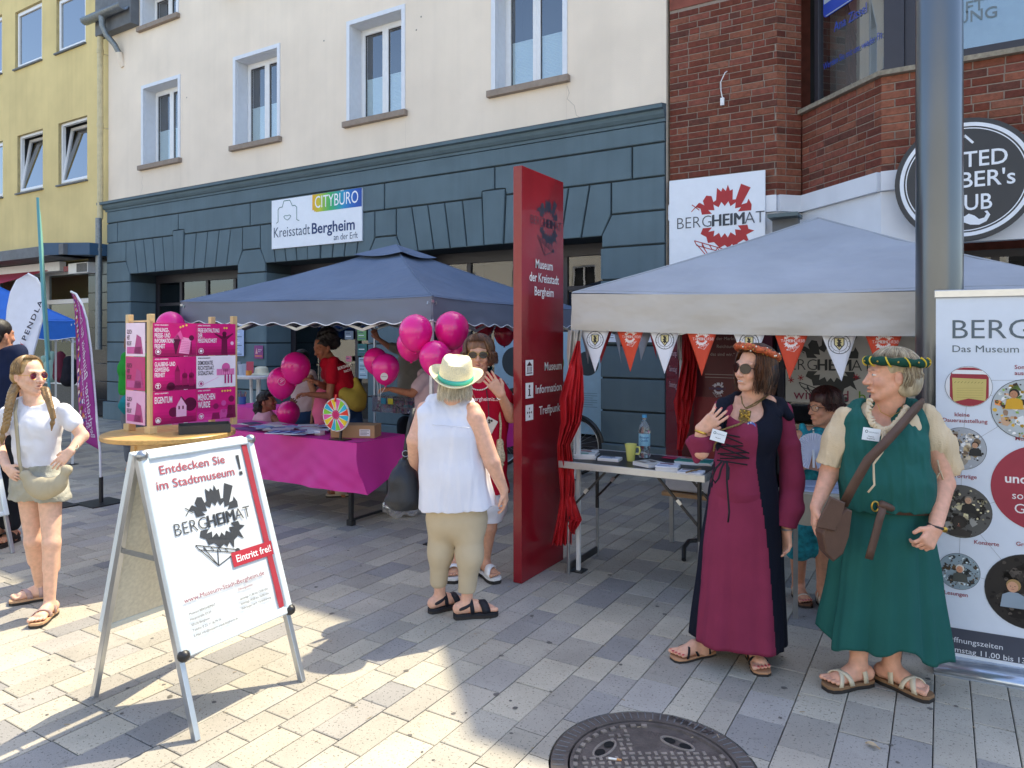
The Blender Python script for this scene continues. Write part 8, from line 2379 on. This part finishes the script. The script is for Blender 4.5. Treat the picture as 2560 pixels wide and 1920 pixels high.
for i in range(90):
 a=rg_.uniform(0,2*PI);b_=rg_.uniform(0,2*PI);rr=.0195
 q=H((.098+rr*math.cos(b_))*math.sin(a),-.012+(.108+rr*math.cos(b_))*math.cos(a),.085+.03*math.cos(a)+rr*math.sin(b_))
 (m if i%3 else m2).ball(q,.0028 if i%3 else .0042,6)
m.build('gold_beads',MATS['gold'],p.root,kind='stuff');m2.build('pearls',MATS['pearl'],p.root,kind='stuff')
brass=M('brass_old',hexc('8a7448'),rough=.4,metal=.8,var=.4,scale=120,bump=2,bscale=160)
MB().tube([L(1853,990,-.02),L(1856,1008,-.05),L(1863,1020,-.065),L(1880,1012,-.06),L(1905,998,-.02),L(1924,985,.05)],.0035,6).tube([L(1866,1022,-.066),L(1890,1012,-.055),L(1912,995,-.0),L(1926,984,.05)],.003,6).build('necklace',brass,p.root)
m=MB();q0=L(1862,1038,-.085)
b=MB().box(-.028,.028,-.005,.005,-.028,.028);b.xf(Matrix.Translation(q0)@Matrix.Rotation(.2,4,'Y'));b.build('pendant',brass,p.root,bev=.004)
for i in range(22):a=rg_.uniform(-.025,.025);c=rg_.uniform(-.03,.03);m.ball(q0+V(a,-.006,c),.005,6)
m.build('pendant_studs',MATS['gold'],p.root,kind='stuff')
MB().tube([L(1868,1050,-.09),L(1845,1062,-.11),L(1820,1070,-.125),L(1797,1078,-.12)],[.004,.006,.005,.004],6).tube([L(1795,1100,-.12),L(1786,1112,-.12),L(1784,1128,-.12),L(1788,1120,-.12)],.004,6).build('chain',brass,p.root)
def badge(p,u,v,dd,w,h,rot,lines):
 q=p.L(u,v,dd);x=Matrix.Rotation(rot,3,'Y')@V(1,0,0);z=Matrix.Rotation(rot,3,'Y')@V(0,0,1)
 b=MB().box(-w/2,w/2,-.0015,.0015,-h/2,h/2);b.xf(Matrix.Translation(q)@Matrix.Rotation(rot,4,'Y'));b.build('name_badge',ink('e9eef2'),p.root)
 pr=Print(q+V(0,-.002,0)-x*w/2-z*h/2,x,z,step=.0004);pr.ring(w*.2,h*.7,h*.12,h*.04,'3a5a6a',14)
 for i,t in enumerate(lines):pr.text(t,w*(.62 if i==0 else .5),h*(.62 if i==0 else .28-.16*(i-1)),h*.1,'7a8a94' if i==0 else '1c2024',align='c')
 pr.build('badge_print',p.root)
badge(p,1796,1090,-.15,.072,.055,.28,['TREFFPUNKT','Museum'])
MB().cyl(L(1877,1066,-.095),L(1877,1066,-.105),.023,.022,24).build('button_badge',ink('3f66b0'),p.root)
pr=Print(L(1877,1066,-.1058),(1,0,0),(0,0,1),step=.0004)
for i in range(8):pr.circ(.018*math.cos(i*PI/4),.018*math.sin(i*PI/4),.0028,'e8ecf4',8)
for k in(-1,0,1):pr.rect(-.012,k*.006-.0015,.024,.003,'dfe6f2')
pr.build('button_print',p.root)
c=WR+V(.0,.0,.0);MB().tube([c+V(.024*math.cos(a),.024*math.sin(a),-.012-.008*math.cos(a))for a in[2*PI*i/16 for i in range(16)]],.007,6,close=True).build('bracelet',MATS['gold'],p.root)
c=L(1967,1322,0);MB().tube([c+V(.028*math.cos(a),.026*math.sin(a),.0)for a in[2*PI*i/16 for i in range(16)]],.006,6,close=True).build('watch',MATS['galv'],p.root)
# 5 woman in green
p=Pers('grey-haired woman in a green medieval tunic with twisted green headband and brown belt',3.36,2200,.0044,hexc('e0a88c'))
L=p.L
p.head(L(2229,938,.0),-1.28,.02,k=1.04,neck=L(2222,1016,.03),nr=.056,age=1,nose=1.02)
SL,SR=L(2118,1046,.06),L(2314,1044,.04)
trunk(p.b,[(L(2218,1034,.05),.17,.05),(L(2214,1100,.02),.175,.10),(L(2212,1210,.01),.18,.12),(L(2215,1290,.03),.15,.11)],g=-.012)
WL=L(2040,1268,-.05)
p.limb([SL,L(2075,1180,.06),WL],[.05,.046,.027]);p.hand(WL,L(2034,1332,-.07)-WL,V(1,-.2,0),side=1,k=1.02,curl=(.25,.3,.25))
WRr=L(2338,1322,-.20)
p.limb([SR,L(2360,1208,.0),WRr],[.052,.047,.029]);p.hand(WRr,L(2308,1372,-.24)-WRr,V(-.4,1,-.3),side=-1,k=1.05,curl=(.7,.9,.6))
AL,AR=L(2146,1660,.0),L(2228,1664,.0)
p.limb([L(2160,1450,.05),L(2150,1560,.04),AL],[.07,.055,.036],.02).limb([L(2240,1450,.05),L(2232,1560,.04),AR],[.07,.055,.036],.02)
sp_=[(.07,.055,.13,.05,.024),(.13,.05,.07,.055,.02),(-.01,.085,.02,.08,.024)]
p.foot(AL,V(-1,-.25,0),1.02,'8a6a4c',.03,sp_,'d6c8ac');p.foot(AR,V(.62,-.95,0),1.02,'8a6a4c',.03,sp_,'d6c8ac')
p.done();p.eyes('5a6a6a')
hgr=hairmat('hair_grey','6e5a44','c4b698')
p.cap(hgr,[('e',(0,-.025,.04),(.083,.102,.088)),('e',(0,-.075,-.025),(.078,.052,.07)),('e',(.05,-.05,-.045),(.034,.05,.05)),('e',(-.05,-.05,-.045),(.034,.05,.05)),('s',(0,.1,-.03),(.066,.078,.085)),('s',(-.09,.01,-.015),(.03,.034,.042)),('s',(.09,.01,-.015),(.03,.034,.042))])
p.strands(hgr,950,face=1.72,rad_=(.090,.108,.093),zc=.035,length=.085,fringe=.98,r=.0017,seed=9,wave=.006,flare=.06,curlin=.18)
grn=fabric('green_cloth','255e58',bump=.2,bs=300,sc=5);crm=fabric('cream_cloth','dcc6a4',bump=.4,bs=160)
cW=L(2222,1262,.02);cB=L(2211,1606,.04)
def fold5(a,v,dz=False):
 if dz:return(.03*math.sin(3*a+.3)+.02*math.sin(7*a)-.03*math.cos(a))*v**3
 return(.085*math.sin(7*a+.4+.8*math.sin(2*a))+.045*math.sin(13*a+1+v)+.02*math.sin(23*a))*(.3+.7*v)*min(1,v*5)
m=loft([(cW.x-.01,cW.y,cW.z+.03,.19,.14),(cW.x-.02,cW.y,cW.z-.12,.205,.17),(cW.x*.5+cB.x*.5-.01,.03,(cW.z+cB.z)/2,.235,.18),(cB.x,cB.y,cB.z,.28,.20)],110,fold5)
m.build('skirt',grn,p.root,solid=.004)
g=Sdf(.0046)
trunk(g,[(L(2214,1028,.05),.17,.06),(L(2214,1062,.02),.19,.095),(L(2212,1120,-.01),.19,.13),(L(2212,1200,-.02),.205,.15),(L(2214,1240,-.01),.205,.15)],g=.004)
g.cut(L(2214,1262,0),(0,0,-1)).sub(L(2210,1024,-.08),(.095,.12,.115),None,.012).sub(L(2346,1100,.0),(.035,.1,.12),None,.01).sub(L(2088,1100,.02),(.03,.1,.11),None,.01)
g.build('tunic',grn,p.root,noise=(.015,25,4,(1.3,1.2,.3)))
g=Sdf(.005);trunk(g,[(L(2216,1030,.04),.165,.055),(L(2214,1070,.01),.18,.10),(L(2212,1110,.0),.165,.10)],g=-.006);g.sub(L(2218,1016,-.06),(.085,.11,.10),None,.008)
g.build('blouse',crm,p.root,noise=(.003,45,3))
for S,E_,W_ in((SR,L(2362,1168,.05),1),(SL,L(2080,1152,.06),0)):
 g=Sdf(.0048).path([S,S*.5+E_*.5,E_],[.062,.078 if W_ else .066,.075 if W_ else .06],.03);d=(E_-S).normalized();g.cone(E_,E_+d*.03,.06,.068,.01);g.cut(E_+d*.028,d)
 g.build('sleeve',crm,p.root,noise=(.011,42,5+W_,(1,1,.35)))
m=MB();rp=[(2174,1000,-.03),(2170,1030,-.075),(2180,1060,-.12),(2205,1078,-.145),(2228,1070,-.14),(2250,1045,-.12),(2268,1015,-.06)]
pts=[];
for i in range(60):
 t=i/59*(len(rp)-1);j=min(int(t),len(rp)-2);f=t-j;a=L(*rp[j])*(1-f)+L(*rp[j+1])*f;pts.append(a+V(.004*math.sin(i*1.9),-.006*math.cos(i*1.9),.003*math.sin(i*2.3)))
MB().tube(pts,[.013+.004*math.sin(i*1.9)for i in range(60)],8).build('ruffle',crm,p.root)
for pts in([(2208,1078),(2196,1092),(2186,1098),(2182,1092),(2196,1082)],[(2210,1078),(2214,1100),(2206,1130),(2184,1160),(2185,1200),(2186,1212),(2170,1231)],[(2208,1080),(2204,1105),(2200,1120)]):
 strap_path([L(u,v,-.17-.012*(v-1078)/60*(1 if v<1150 else 1))for u,v in pts],.008,crm,p.root,'tie')
strap_path([L(2344,1150,-.04),L(2350,1180,-.04),L(2341,1196,-.04),L(2352,1178,-.045),L(2358,1200,-.04)],.006,crm,p.root,'sleeve_tie')
H=p.H;NB=48
MB().tube([H(.100*math.sin(a),-.018+.116*math.cos(a),.062+.004*math.cos(a))for a in[2*PI*i/NB for i in range(NB)]],[.0195+.0035*math.cos(i*2*PI/6)for i in range(NB)],12,close=True).build('headband',fabric('headband_green','1f4a3c'),p.root)
yl=MB();sd2=MB()
for i in range(10):
 a0=2*PI*i/10+.2;P_=[]
 for j in range(9):
  b_=-1.3+2.6*j/8;a=a0+.10*(j-4)/4;rr=.0215;P_.append(H((.100+rr*math.cos(b_))*math.sin(a),-.018+(.116+rr*math.cos(b_))*math.cos(a),.062+rr*1.0*math.sin(b_)))
 yl.tube(P_,.0038,5);a=a0+PI/10;sd2.ball(H((.122)*math.sin(a),-.018+.138*math.cos(a),.063),.0045,8)
yl.build('yellow_ribbon',ink('d8b82a',.6),p.root);sd2.build('gold_studs',MATS['gold'],p.root)
lth=M('leather_brown',hexc('5a4032'),rough=.6,var=.12,bump=.3,bscale=160)
strap_path([V(cW.x+.205*math.cos(a),cW.y+.162*math.sin(a)-.004,cW.z+.008+.006*math.sin(2*a))for a in[2*PI*i/40 for i in range(41)]],.034,lth,p.root,'belt',nrm=(0,0,0.001))if False else None
m=MB();N=48;m.smooth=True
vs=[V(cW.x+.208*math.cos(2*PI*k/N),cW.y-.002+.166*math.sin(2*PI*k/N),cW.z+zz-.012*math.sin(2*PI*k/N+.6))for zz in(.018,-.018)for k in range(N)]
m.add(vs,[(k,(k+1)%N,N+(k+1)%N,N+k)for k in range(N)]);m.build('belt',lth,p.root,solid=.005)
strap_path([L(2200,1262,-.17),L(2206,1275,-.19),L(2198,1300,-.2),L(2188,1340,-.205),L(2178,1375,-.21),L(2172,1398,-.21)],.034,lth,p.root,'belt_tail',th=.005)
MB().tube([L(2188,1266,-.175)+V(.016*math.cos(a),0,.022*math.sin(a))for a in[2*PI*i/14 for i in range(14)]],.004,6,close=True).build('buckle',MATS['gold'],p.root)
Sdf(.005).cone(L(2205,1262,-.17),L(2228,1270,-.165),.02,.016,.01).build('belt_knot',lth,p.root)
badge(p,2178,1086,-.175,.078,.056,.14,['TREFFPUNKT','Museum','Bergheimat'])
MB().tube([L(2194,1010,-.055),L(2202,1030,-.08),L(2225,1042,-.09),L(2248,1030,-.075),L(2262,1005,-.02)],.0016,5).build('necklace',MATS['gold'],p.root)
c=L(2340,1316,-.195);m=MB().tube([c+V(.034*math.cos(a),.030*math.sin(a),-.010*math.cos(a))for a in[2*PI*i/18 for i in range(18)]],.006,6,close=True);m.build('watch_strap',MATS['leather_black'],p.root);MB().ball(c+V(.024,-.026,-.008),(.013,.006,.013),12).build('watch',MATS['gold'],p.root)
sa=Pers('brown leather satchel on a long shoulder strap at the hip of the woman in green',3.2,2080,name='satchel',cat='bag');L3=sa.L
def sprism(pts,dd,th,name,mat):return MB().prism([L3(u,v,dd)for u,v in pts],(0,th,0),ch=.006).build(name,mat,sa.root)
sprism([(2048,1300),(2100,1262),(2112,1268),(2104,1330),(2090,1372),(2066,1392),(2048,1372),(2038,1325)],.0,-.075,'bag',lth)
sprism([(2046,1298),(2074,1240),(2112,1256),(2098,1300),(2086,1328),(2040,1318)],-.078,-.012,'flap',lth)
strap_path([L3(2108,1264,-.05),L3(2130,1220,-.08),L3(2170,1150,-.09),L3(2210,1110,-.07),L3(2250,1066,-.03),L3(2290,1020,.06),L3(2306,1006,.12),L3(2308,1012,.2)],.042,lth,sa.root)
# 6 seated woman with fan
p=Pers('seated woman with short dark hair and glasses holding a white round fan',4.65,2045,.0050,hexc('cf9678'))
L=p.L
p.head(L(2062,1018,.0),-.95,.0,k=.98,neck=L(2068,1068,.03),nr=.05,age=1)
trunk(p.b,[(L(2060,1082,.04),.15,.055),(L(2058,1130,.02),.16,.10),(L(2056,1220,.03),.15,.11),(L(2056,1290,.05),.15,.11)],g=-.01)
S1,S2=L(1998,1092,.02),L(2112,1095,.06)
W1_=L(2014,1160,-.22);p.limb([S1,L(1992,1168,-.05),W1_],[.045,.04,.027]);p.hand(W1_,V(1,-.15,-.05),V(0,1,.2),side=1,curl=(.4,.5,.3))
W2_=L(2078,1164,-.22);p.limb([S2,L(2120,1180,-.05),W2_],[.045,.04,.027]);p.hand(W2_,V(-1,-.1,.05),V(0,1,.2),side=-1,curl=(.4,.5,.3))
K1_,K2_=L(1996,1330,-.30),L(2062,1330,-.34);A1,A2=L(1996,1458,-.16),L(2058,1470,-.28)
p.limb([L(2020,1300,.05),K1_,A1],[.085,.062,.036],.02).limb([L(2090,1300,.05),K2_,A2],[.085,.062,.036],.02)
ss=[(.12,.045,.12,.045,.008),(.0,.09,.0,.09,.008),(.08,.06,.03,.07,.012),(.03,.07,.08,.06,.012)]
p.foot(A1,V(-.1,-1,0),.95,'6a4a36',.024,ss,'cfc6b4',nails=hexc('b04050'));p.foot(A2,V(-.1,-1,0),.95,'6a4a36',.024,ss,'cfc6b4',nails=hexc('b04050'))
p.done()
hr_=hairmat('hair_auburn','1c0e0c','4a201a')
p.cap(hr_,[('e',(0,-.02,.05),(.09,.108,.092)),('e',(0,-.07,-.02),(.08,.06,.07)),('s',(0,.11,-.04),(.066,.08,.085))]);p.strands(hr_,600,face=.95,rad_=(.096,.112,.098),zc=.045,length=.05,fringe=.95,r=.0022,seed=12,wave=.012)
gl=glassmat('lens_clear',(.95,.95,.95),dens=.05);shades(p,gl,ink('1c1414',.3),.024,.021);p.eyes('4a3a30')
tq_=M('turquoise_print',hexc('1f8a9a'),rough=.8,var=.5,scale=28,detail=4);g=Sdf(.006)
trunk(g,[(L(2058,1100,.02),.13,.08),(L(2058,1150,.01),.165,.115),(L(2056,1230,.02),.17,.13),(L(2056,1290,.03),.2,.14)],g=.006);g.cone(L(2006,1066,.04),L(2010,1110,-.02),.028,.045,.02).cone(L(2104,1066,.05),L(2100,1110,0),.028,.045,.02)
g.cone(L(2020,1296,.03),L(1996,1318,-.3),.11,.09,.03).cone(L(2090,1296,.03),L(2060,1318,-.34),.11,.09,.03).cone(L(1998,1318,-.28),L(1998,1365,-.26),.09,.095,.03).cone(L(2060,1318,-.3),L(2060,1365,-.28),.09,.095,.03).cut(L(2030,1372,0),(0,0,-1))
g.build('dress',tq_,p.root,noise=(.008,14,6))
m=MB()
for i in range(22):a=PI*i/21;m.ball(L(2062,1074,-.07)+V(.075*math.cos(a),-.02*math.sin(a),-.11*math.sin(a)),.006,8)
m.build('necklace',MATS['pearl'],p.root,kind='stuff')
fan=Pers('round white pleated hand fan held by the seated woman',4.38,2033,name='hand_fan',cat='fan');c=fan.L(2032,1128);m=MB();NF=72;R=.112
vs=[c];
for i in range(NF+1):
 a=-PI*.5+.25+(2*PI-.5)*i/NF;vs.append(c+V(R*math.cos(a),.006*(1 if i%2 else-1),R*math.sin(a)))
m.add(vs,[(0,i,i+1)for i in range(1,NF+1)]);m.build('leaf',fabric('fan_white','dcdde8'),fan.root,solid=.001)
MB().bar(c+V(0,-.006,.01),c+V(.003,-.006,-.10),.018,.008).build('handle',MATS['pvc_white'],fan.root)
P=C((2030-1280)/F0*4.3,4.3);st_=thing('side_table','small table with a beige cloth and printed sheets in front of the seated woman','table',P,YAW-.45)
MB().box(-.12,.6,-.22,.2,.715,.74).build('tabletop',MATS['white_metal'],st_)
for x in(-.08,.55):
 for y in(-.18,.16):MB().bar((x,y,0),(x,y,.715),.025).build('leg',MATS['galv'],st_)
m=MB();m.sheet(30,6,lambda u_,v_:(-.13+.75*u_,-.225-.02*v_-.012*v_*math.sin(u_*22),.744-(.15+.03*math.sin(u_*9))*v_));m.sheet(2,2,lambda u_,v_:(-.13+.75*u_,-.225+.43*v_,.744));m.build('cloth',fabric('cloth_beige','b9ae98'),st_)
for i,(x,y,r)in enumerate(((.08,-.06,.1),(.3,-.02,-.15),(.06,.08,.3))):
 sh=tag(MB().box(-.15,.15,-.1,.1,0,.002).build('printed_sheet',ink('c9d2e6'),None),['printed sheet nearest the front edge of the side table','printed sheet at the right on the side table','printed sheet under the hands of the seated woman'][i],'paper',group='printed sheets on the side table')
 a_=YAW-.45;q=C(0,0);loc=P+Matrix.Rotation(a_,3,'Z')@V(x,y,0);sh.location=(loc.x,loc.y,.746+i*.003);sh.rotation_euler=(0,0,a_+r)
 pr=Print((-.15,-.1,.0022),(1,0,0),(0,1,0));
 for k in range(8):pr.rect(.02,.17-k*.02,.26*(.6+.4*((k*5)%3)/2),.006,'6a7a9c')
 pr.build('print',sh)
 # background people
def simple(label,d0,u0,hd,yaw,sh,wa,shirt,hair,skin=SKIN,arms=(),legs=None,hk=1.,pitch=0.,hairparts=None,strands=0,trousers=None,w=.18,ax=(1,0,0),cap_noise=None,face=True,res=.0065,sleeves=()):
 p=Pers(label,d0,u0,res,skin);L=p.L
 p.head(L(*hd),yaw,pitch,k=hk,neck=L(*sh),nr=.048,face=face)
 c=L(*sh);wpt=L(*wa)
 trunk(p.b,[(c-V(0,0,.03),w*.9,.055),(c*.6+wpt*.4,w,.1),(wpt,w*.9,.105)],ax=ax,g=-.008)
 for a in arms:
  pts=[L(*q)for q in a[:-1]];p.limb(pts,[.045,.037,.026][:len(pts)]);dd,nn,sd=a[-1];p.hand(pts[-1],dd,nn,side=sd,curl=(.4,.5,.4))
 if legs:
  for lg in legs:
   pts=[L(*q)for q in lg[0]];p.limb(pts,[.085,.055,.036],.02);p.foot(pts[-1],lg[1],1.,lg[2],.03,[(.02,.085,.1,.06,.12)],lg[3])
 p.done()
 g=Sdf(.0075);trunk(g,[(c-V(0,0,.035),w*.9,.06),(c*.6+wpt*.4,w,.11),(wpt,w*.95,.115)],ax=ax,g=.008);g.sub(c+V(0,-.02,.035),(.06,.07,.045),None,.01)
 for a in sleeves:g.cone(L(*a[0]),L(*a[1]),.056,.06,.03)
 g.cut(wpt-V(0,0,.06),(0,0,-1));g.build('shirt',shirt,p.root,noise=(.01,12,5))
 if trousers:
  g=Sdf(.008);trunk(g,[(wpt,w*.95,.11),(wpt-V(0,0,.14),w,.12)],ax=ax)
  for lg in(legs or[]):pts=[L(*q)for q in lg[0]];g.path(pts[:2]+[pts[2]+V(0,0,.12)],[.1,.08,.06],.03)
  g.build('trousers',trousers,p.root,noise=(.008,12,6))
 p.cap(hair,hairparts or[('e',(0,-.02,.045),(.085,.102,.086)),('e',(0,-.06,-.02),(.078,.058,.07)),('s',(0,.1,-.035),(.064,.075,.08))],res=.0065,noise=cap_noise or(.004,60,1,(1,1,.25)))
 if strands:p.strands(hair,strands,seed=int(u0),r=.004)
 return p
hk_=M('hair_black',(.012,.009,.008),rough=.55,var=.4,scale=60);jean=fabric('jeans_blue','2c4468')
BR=hexc('8a563c')
p=simple('woman in a red t-shirt with big curly black hair bending over the child',7.35,840,(808,868,0),-1.0,(826,899,.02),(868,985,.05),fabric('tee_red2','b8102a'),hk_,hexc('a0664a'),arms=[((832,905,-.1),(824,990,-.14),(775,986,-.25),(V(-1,-.2,.1),V(.2,0,-1),1)),((822,905,.1),(814,968,.0),(793,957,-.2),(V(-.8,-.2,.5),V(.2,.2,-1),1))],legs=[(((850,1040,.1),(860,1140,.05),(860,1238,.0)),V(-1,-.1,0),'cfc2b0','c9bca8'),(((880,1040,.1),(900,1140,.1),(905,1238,.3)),V(-1,.1,0),'cfc2b0','c9bca8')],pitch=-.35,hairparts=[('e',(0,-.03,.05),(.09,.1,.085)),('e',(0,-.09,.09),(.11,.1,.1)),('e',(0,-.12,.02),(.1,.08,.09)),('s',(0,.1,-.03),(.064,.075,.08))],trousers=jean,w=.15,ax=(.3,1,0),cap_noise=(.012,70,2,(1,1,1)),sleeves=[((832,903,-.1),(829,948,-.13)),((822,903,.1),(817,940,.05))])
pr=Print(p.L(846,925,-.17),(.95,0,.3),(-.3,0,.95));pr.text('BERGHEIM',.0,.0,.03,'ece4e4',w=.14);pr.text('MACHT',.05,-.045,.025,'ece4e4',w=.08);pr.build('lettering',p.root)
q=p.L(790,1000,0);Sdf(.007).path([p.L(806,985,.0),p.L(804,1030,0),p.L(806,1078,.0)],[.07,.085,.07],.02).build('apron',fabric('pink_cloth','d8688c'),p.root,noise=(.008,12,4))
MB().tube([p.L(790,958,-.2)+V(.008*math.cos(a),.03*math.cos(a),.03*math.sin(a))for a in[2*PI*i/14 for i in range(14)]],.009,6,close=True).build('watch',MATS['black_plastic'],p.root)
yb_=Pers('mustard yellow cloth bag on the hip of the woman in red',7.2,882,name='shoulder_bag',cat='bag')
Sdf(.007).path([yb_.L(862,984),yb_.L(888,1000),yb_.L(896,1008)],[.06,.1,.08],.03).cone(yb_.L(890,950),yb_.L(902,990),.03,.06,.03).build('bag',fabric('mustard','a08a3a'),yb_.root,noise=(.012,14,4))
simple('small child with a dark ponytail in a pink sleeveless top hugging a balloon',7.9,668,(668,1004,0),1.1,(662,1032,.02),(664,1080,.03),fabric('pink_top','d8a8b8'),hk_,hexc('8e5a42'),arms=[((684,1046,-.02),(706,1066,-.1),(728,1026,-.12),(V(.2,0,1),V(0,1,0),1)),((644,1046,0),(640,1085,0),(670,1090,-.1),(V(1,0,0),V(0,1,0),1))],hk=.92,pitch=.25,hairparts=[('e',(0,-.02,.045),(.085,.102,.086)),('s',(0,.1,-.035),(.064,.075,.08)),('e',(0,-.12,-.06),(.075,.07,.1)),('e',(0,-.13,-.15),(.06,.06,.08))],w=.10,ax=(.8,.5,0),cap_noise=(.01,80,2,(1,1,1)),res=.006)
simple('adult in a pale pink t-shirt and jeans bending behind the pink balloons',8.5,755,(752,900,0),-.6,(758,930,.05),(768,1020,.05),fabric('tee_pale','cdb4b8'),hk_,hexc('b07a5c'),arms=[((775,945,-.1),(790,1000,-.1),(782,1040,-.1),(V(-.2,0,-1),V(1,0,0),1))],legs=[(((758,1060,.1),(752,1140,.05),(756,1222,.1)),V(-1,-.2,0),'2a2420','3a2a24'),(((782,1060,.1),(790,1140,.1),(700,1222,.0)),V(-1,-.2,0),'2a2420','3a2a24')],trousers=jean,w=.17)
simple('person in a pale pink t-shirt holding the stickered balloon by its strings',6.8,1075,(1092,898,.1),-.3,(1088,930,.05),(1082,1040,.05),fabric('tee_pink2','d4bcc4'),hbw,hexc('b5795a'),arms=[((1058,950,-.05),(1030,984,-.1),(982,974,-.15),(V(-1,0,.15),V(0,0,-1),1))],sleeves=[((1062,945,-.05),(1043,968,-.07))],legs=[(((1070,1120,.1),(1068,1200,.05),(1070,1290,.1)),V(-1,-.5,0),'2a2420','2a2420'),(((1100,1120,.1),(1102,1200,.1),(1100,1290,.1)),V(0,-1,0),'2a2420','2a2420')],trousers=jean)
simple('person in a grey shirt with one arm raised to the tent frame behind the balloons',9.0,1028,(1034,838,.1),-.4,(1030,868,.05),(1028,985,.05),fabric('shirt_grey','8a857e'),hbw,hexc('a8705a'),arms=[((1000,880,-.05),(972,866,-.1),(944,846,-.1),(V(-.5,0,.9),V(0,1,0),1))],sleeves=[((1004,880,-.05),(978,868,-.08)),((1056,885,0),(1062,930,0))],legs=[(((1012,1060,.1),(1012,1120,.05),(1012,1215,.1)),V(0,-1,0),'2a2420','2a2420'),(((1044,1060,.1),(1046,1120,.1),(1046,1215,.1)),V(0,-1,0),'2a2420','2a2420')],trousers=fabric('trousers_dark','24262c'))
simple('dark-haired man in a navy polo shirt cut off by the left edge',5.6,10,(0,838,0),2.2,(6,872,.02),(12,1040,.05),fabric('navy_polo','16203c'),hk_,hexc('c08a6c'),arms=[((50,900,0),(64,985,-.03),(40,1060,-.08),(V(0,0,-1),V(1,0,0),1))],sleeves=[((48,895,0),(60,950,-.02))],legs=[(((-8,1120,.1),(-4,1240,.05),(-4,1345,.1)),V(0,-1,0),'2a2420','2a2420'),(((28,1120,.1),(30,1240,.1),(30,1345,.1)),V(0,-1,0),'2a2420','2a2420')],trousers=MATS['trousers_dark'],w=.2)
p=simple('person in a bright green top half hidden behind the poster display',8.5,332,(334,860,0),2.6,(336,886,.02),(334,975,.05),fabric('green_bright','2f9a3a'),hbw,SKIN,sleeves=[((318,892,-.02),(316,960,-.02))],legs=[(((326,1040,.1),(326,1100,.05),(326,1170,.1)),V(0,1,0),'2a2420','2a2420'),(((346,1040,.1),(346,1100,.1),(346,1170,.1)),V(0,1,0),'2a2420','2a2420')],trousers=fabric('leggings','6a707a'),w=.17,arms=[((314,895,0),(314,960,-.02),(322,1010,-.05),(V(0,0,-1),V(1,0,0),1))])
tb_=Pers('teal cloth bag hanging beside the person in green',8.3,322,name='cloth_bag',cat='bag');Sdf(.01).path([tb_.L(336,975),tb_.L(322,1005),tb_.L(322,1020)],[.03,.09,.08],.04).cone(tb_.L(306,1012),tb_.L(336,1024),.05,.06,.03).build('bag',fabric('teal_cloth','1f7f86'),tb_.root,noise=(.012,14,4))
for i,(u,v,cc,lab)in enumerate(((150,905,'6a2436','mannequin in a dark red jacket in the shop window'),(172,915,'1c1a24','mannequin in a dark dotted dress in the shop window'),(128,905,'9ab8a8','pale green garment on a stand in the shop window'))):
 mq=Pers(lab,15.0,u,name='mannequin',cat='mannequin');q=mq.L(u,v)
 Sdf(.018).path([V(0,0,q.z+.12),V(0,0,q.z-.1),V(0,0,q.z-.28)],[.1,.13,.16],.06).cone(V(-.16,0,q.z+.08),V(-.2,0,q.z-.2),.05,.04,.04).cone(V(.16,0,q.z+.08),V(.2,0,q.z-.2),.05,.04,.04).build('garment',ink(cc,.9),mq.root,noise=(.015,9,i))
 MB().cyl((0,0,.77),(0,0,q.z-.2),.02).build('stand',MATS['white_metal'],mq.root)
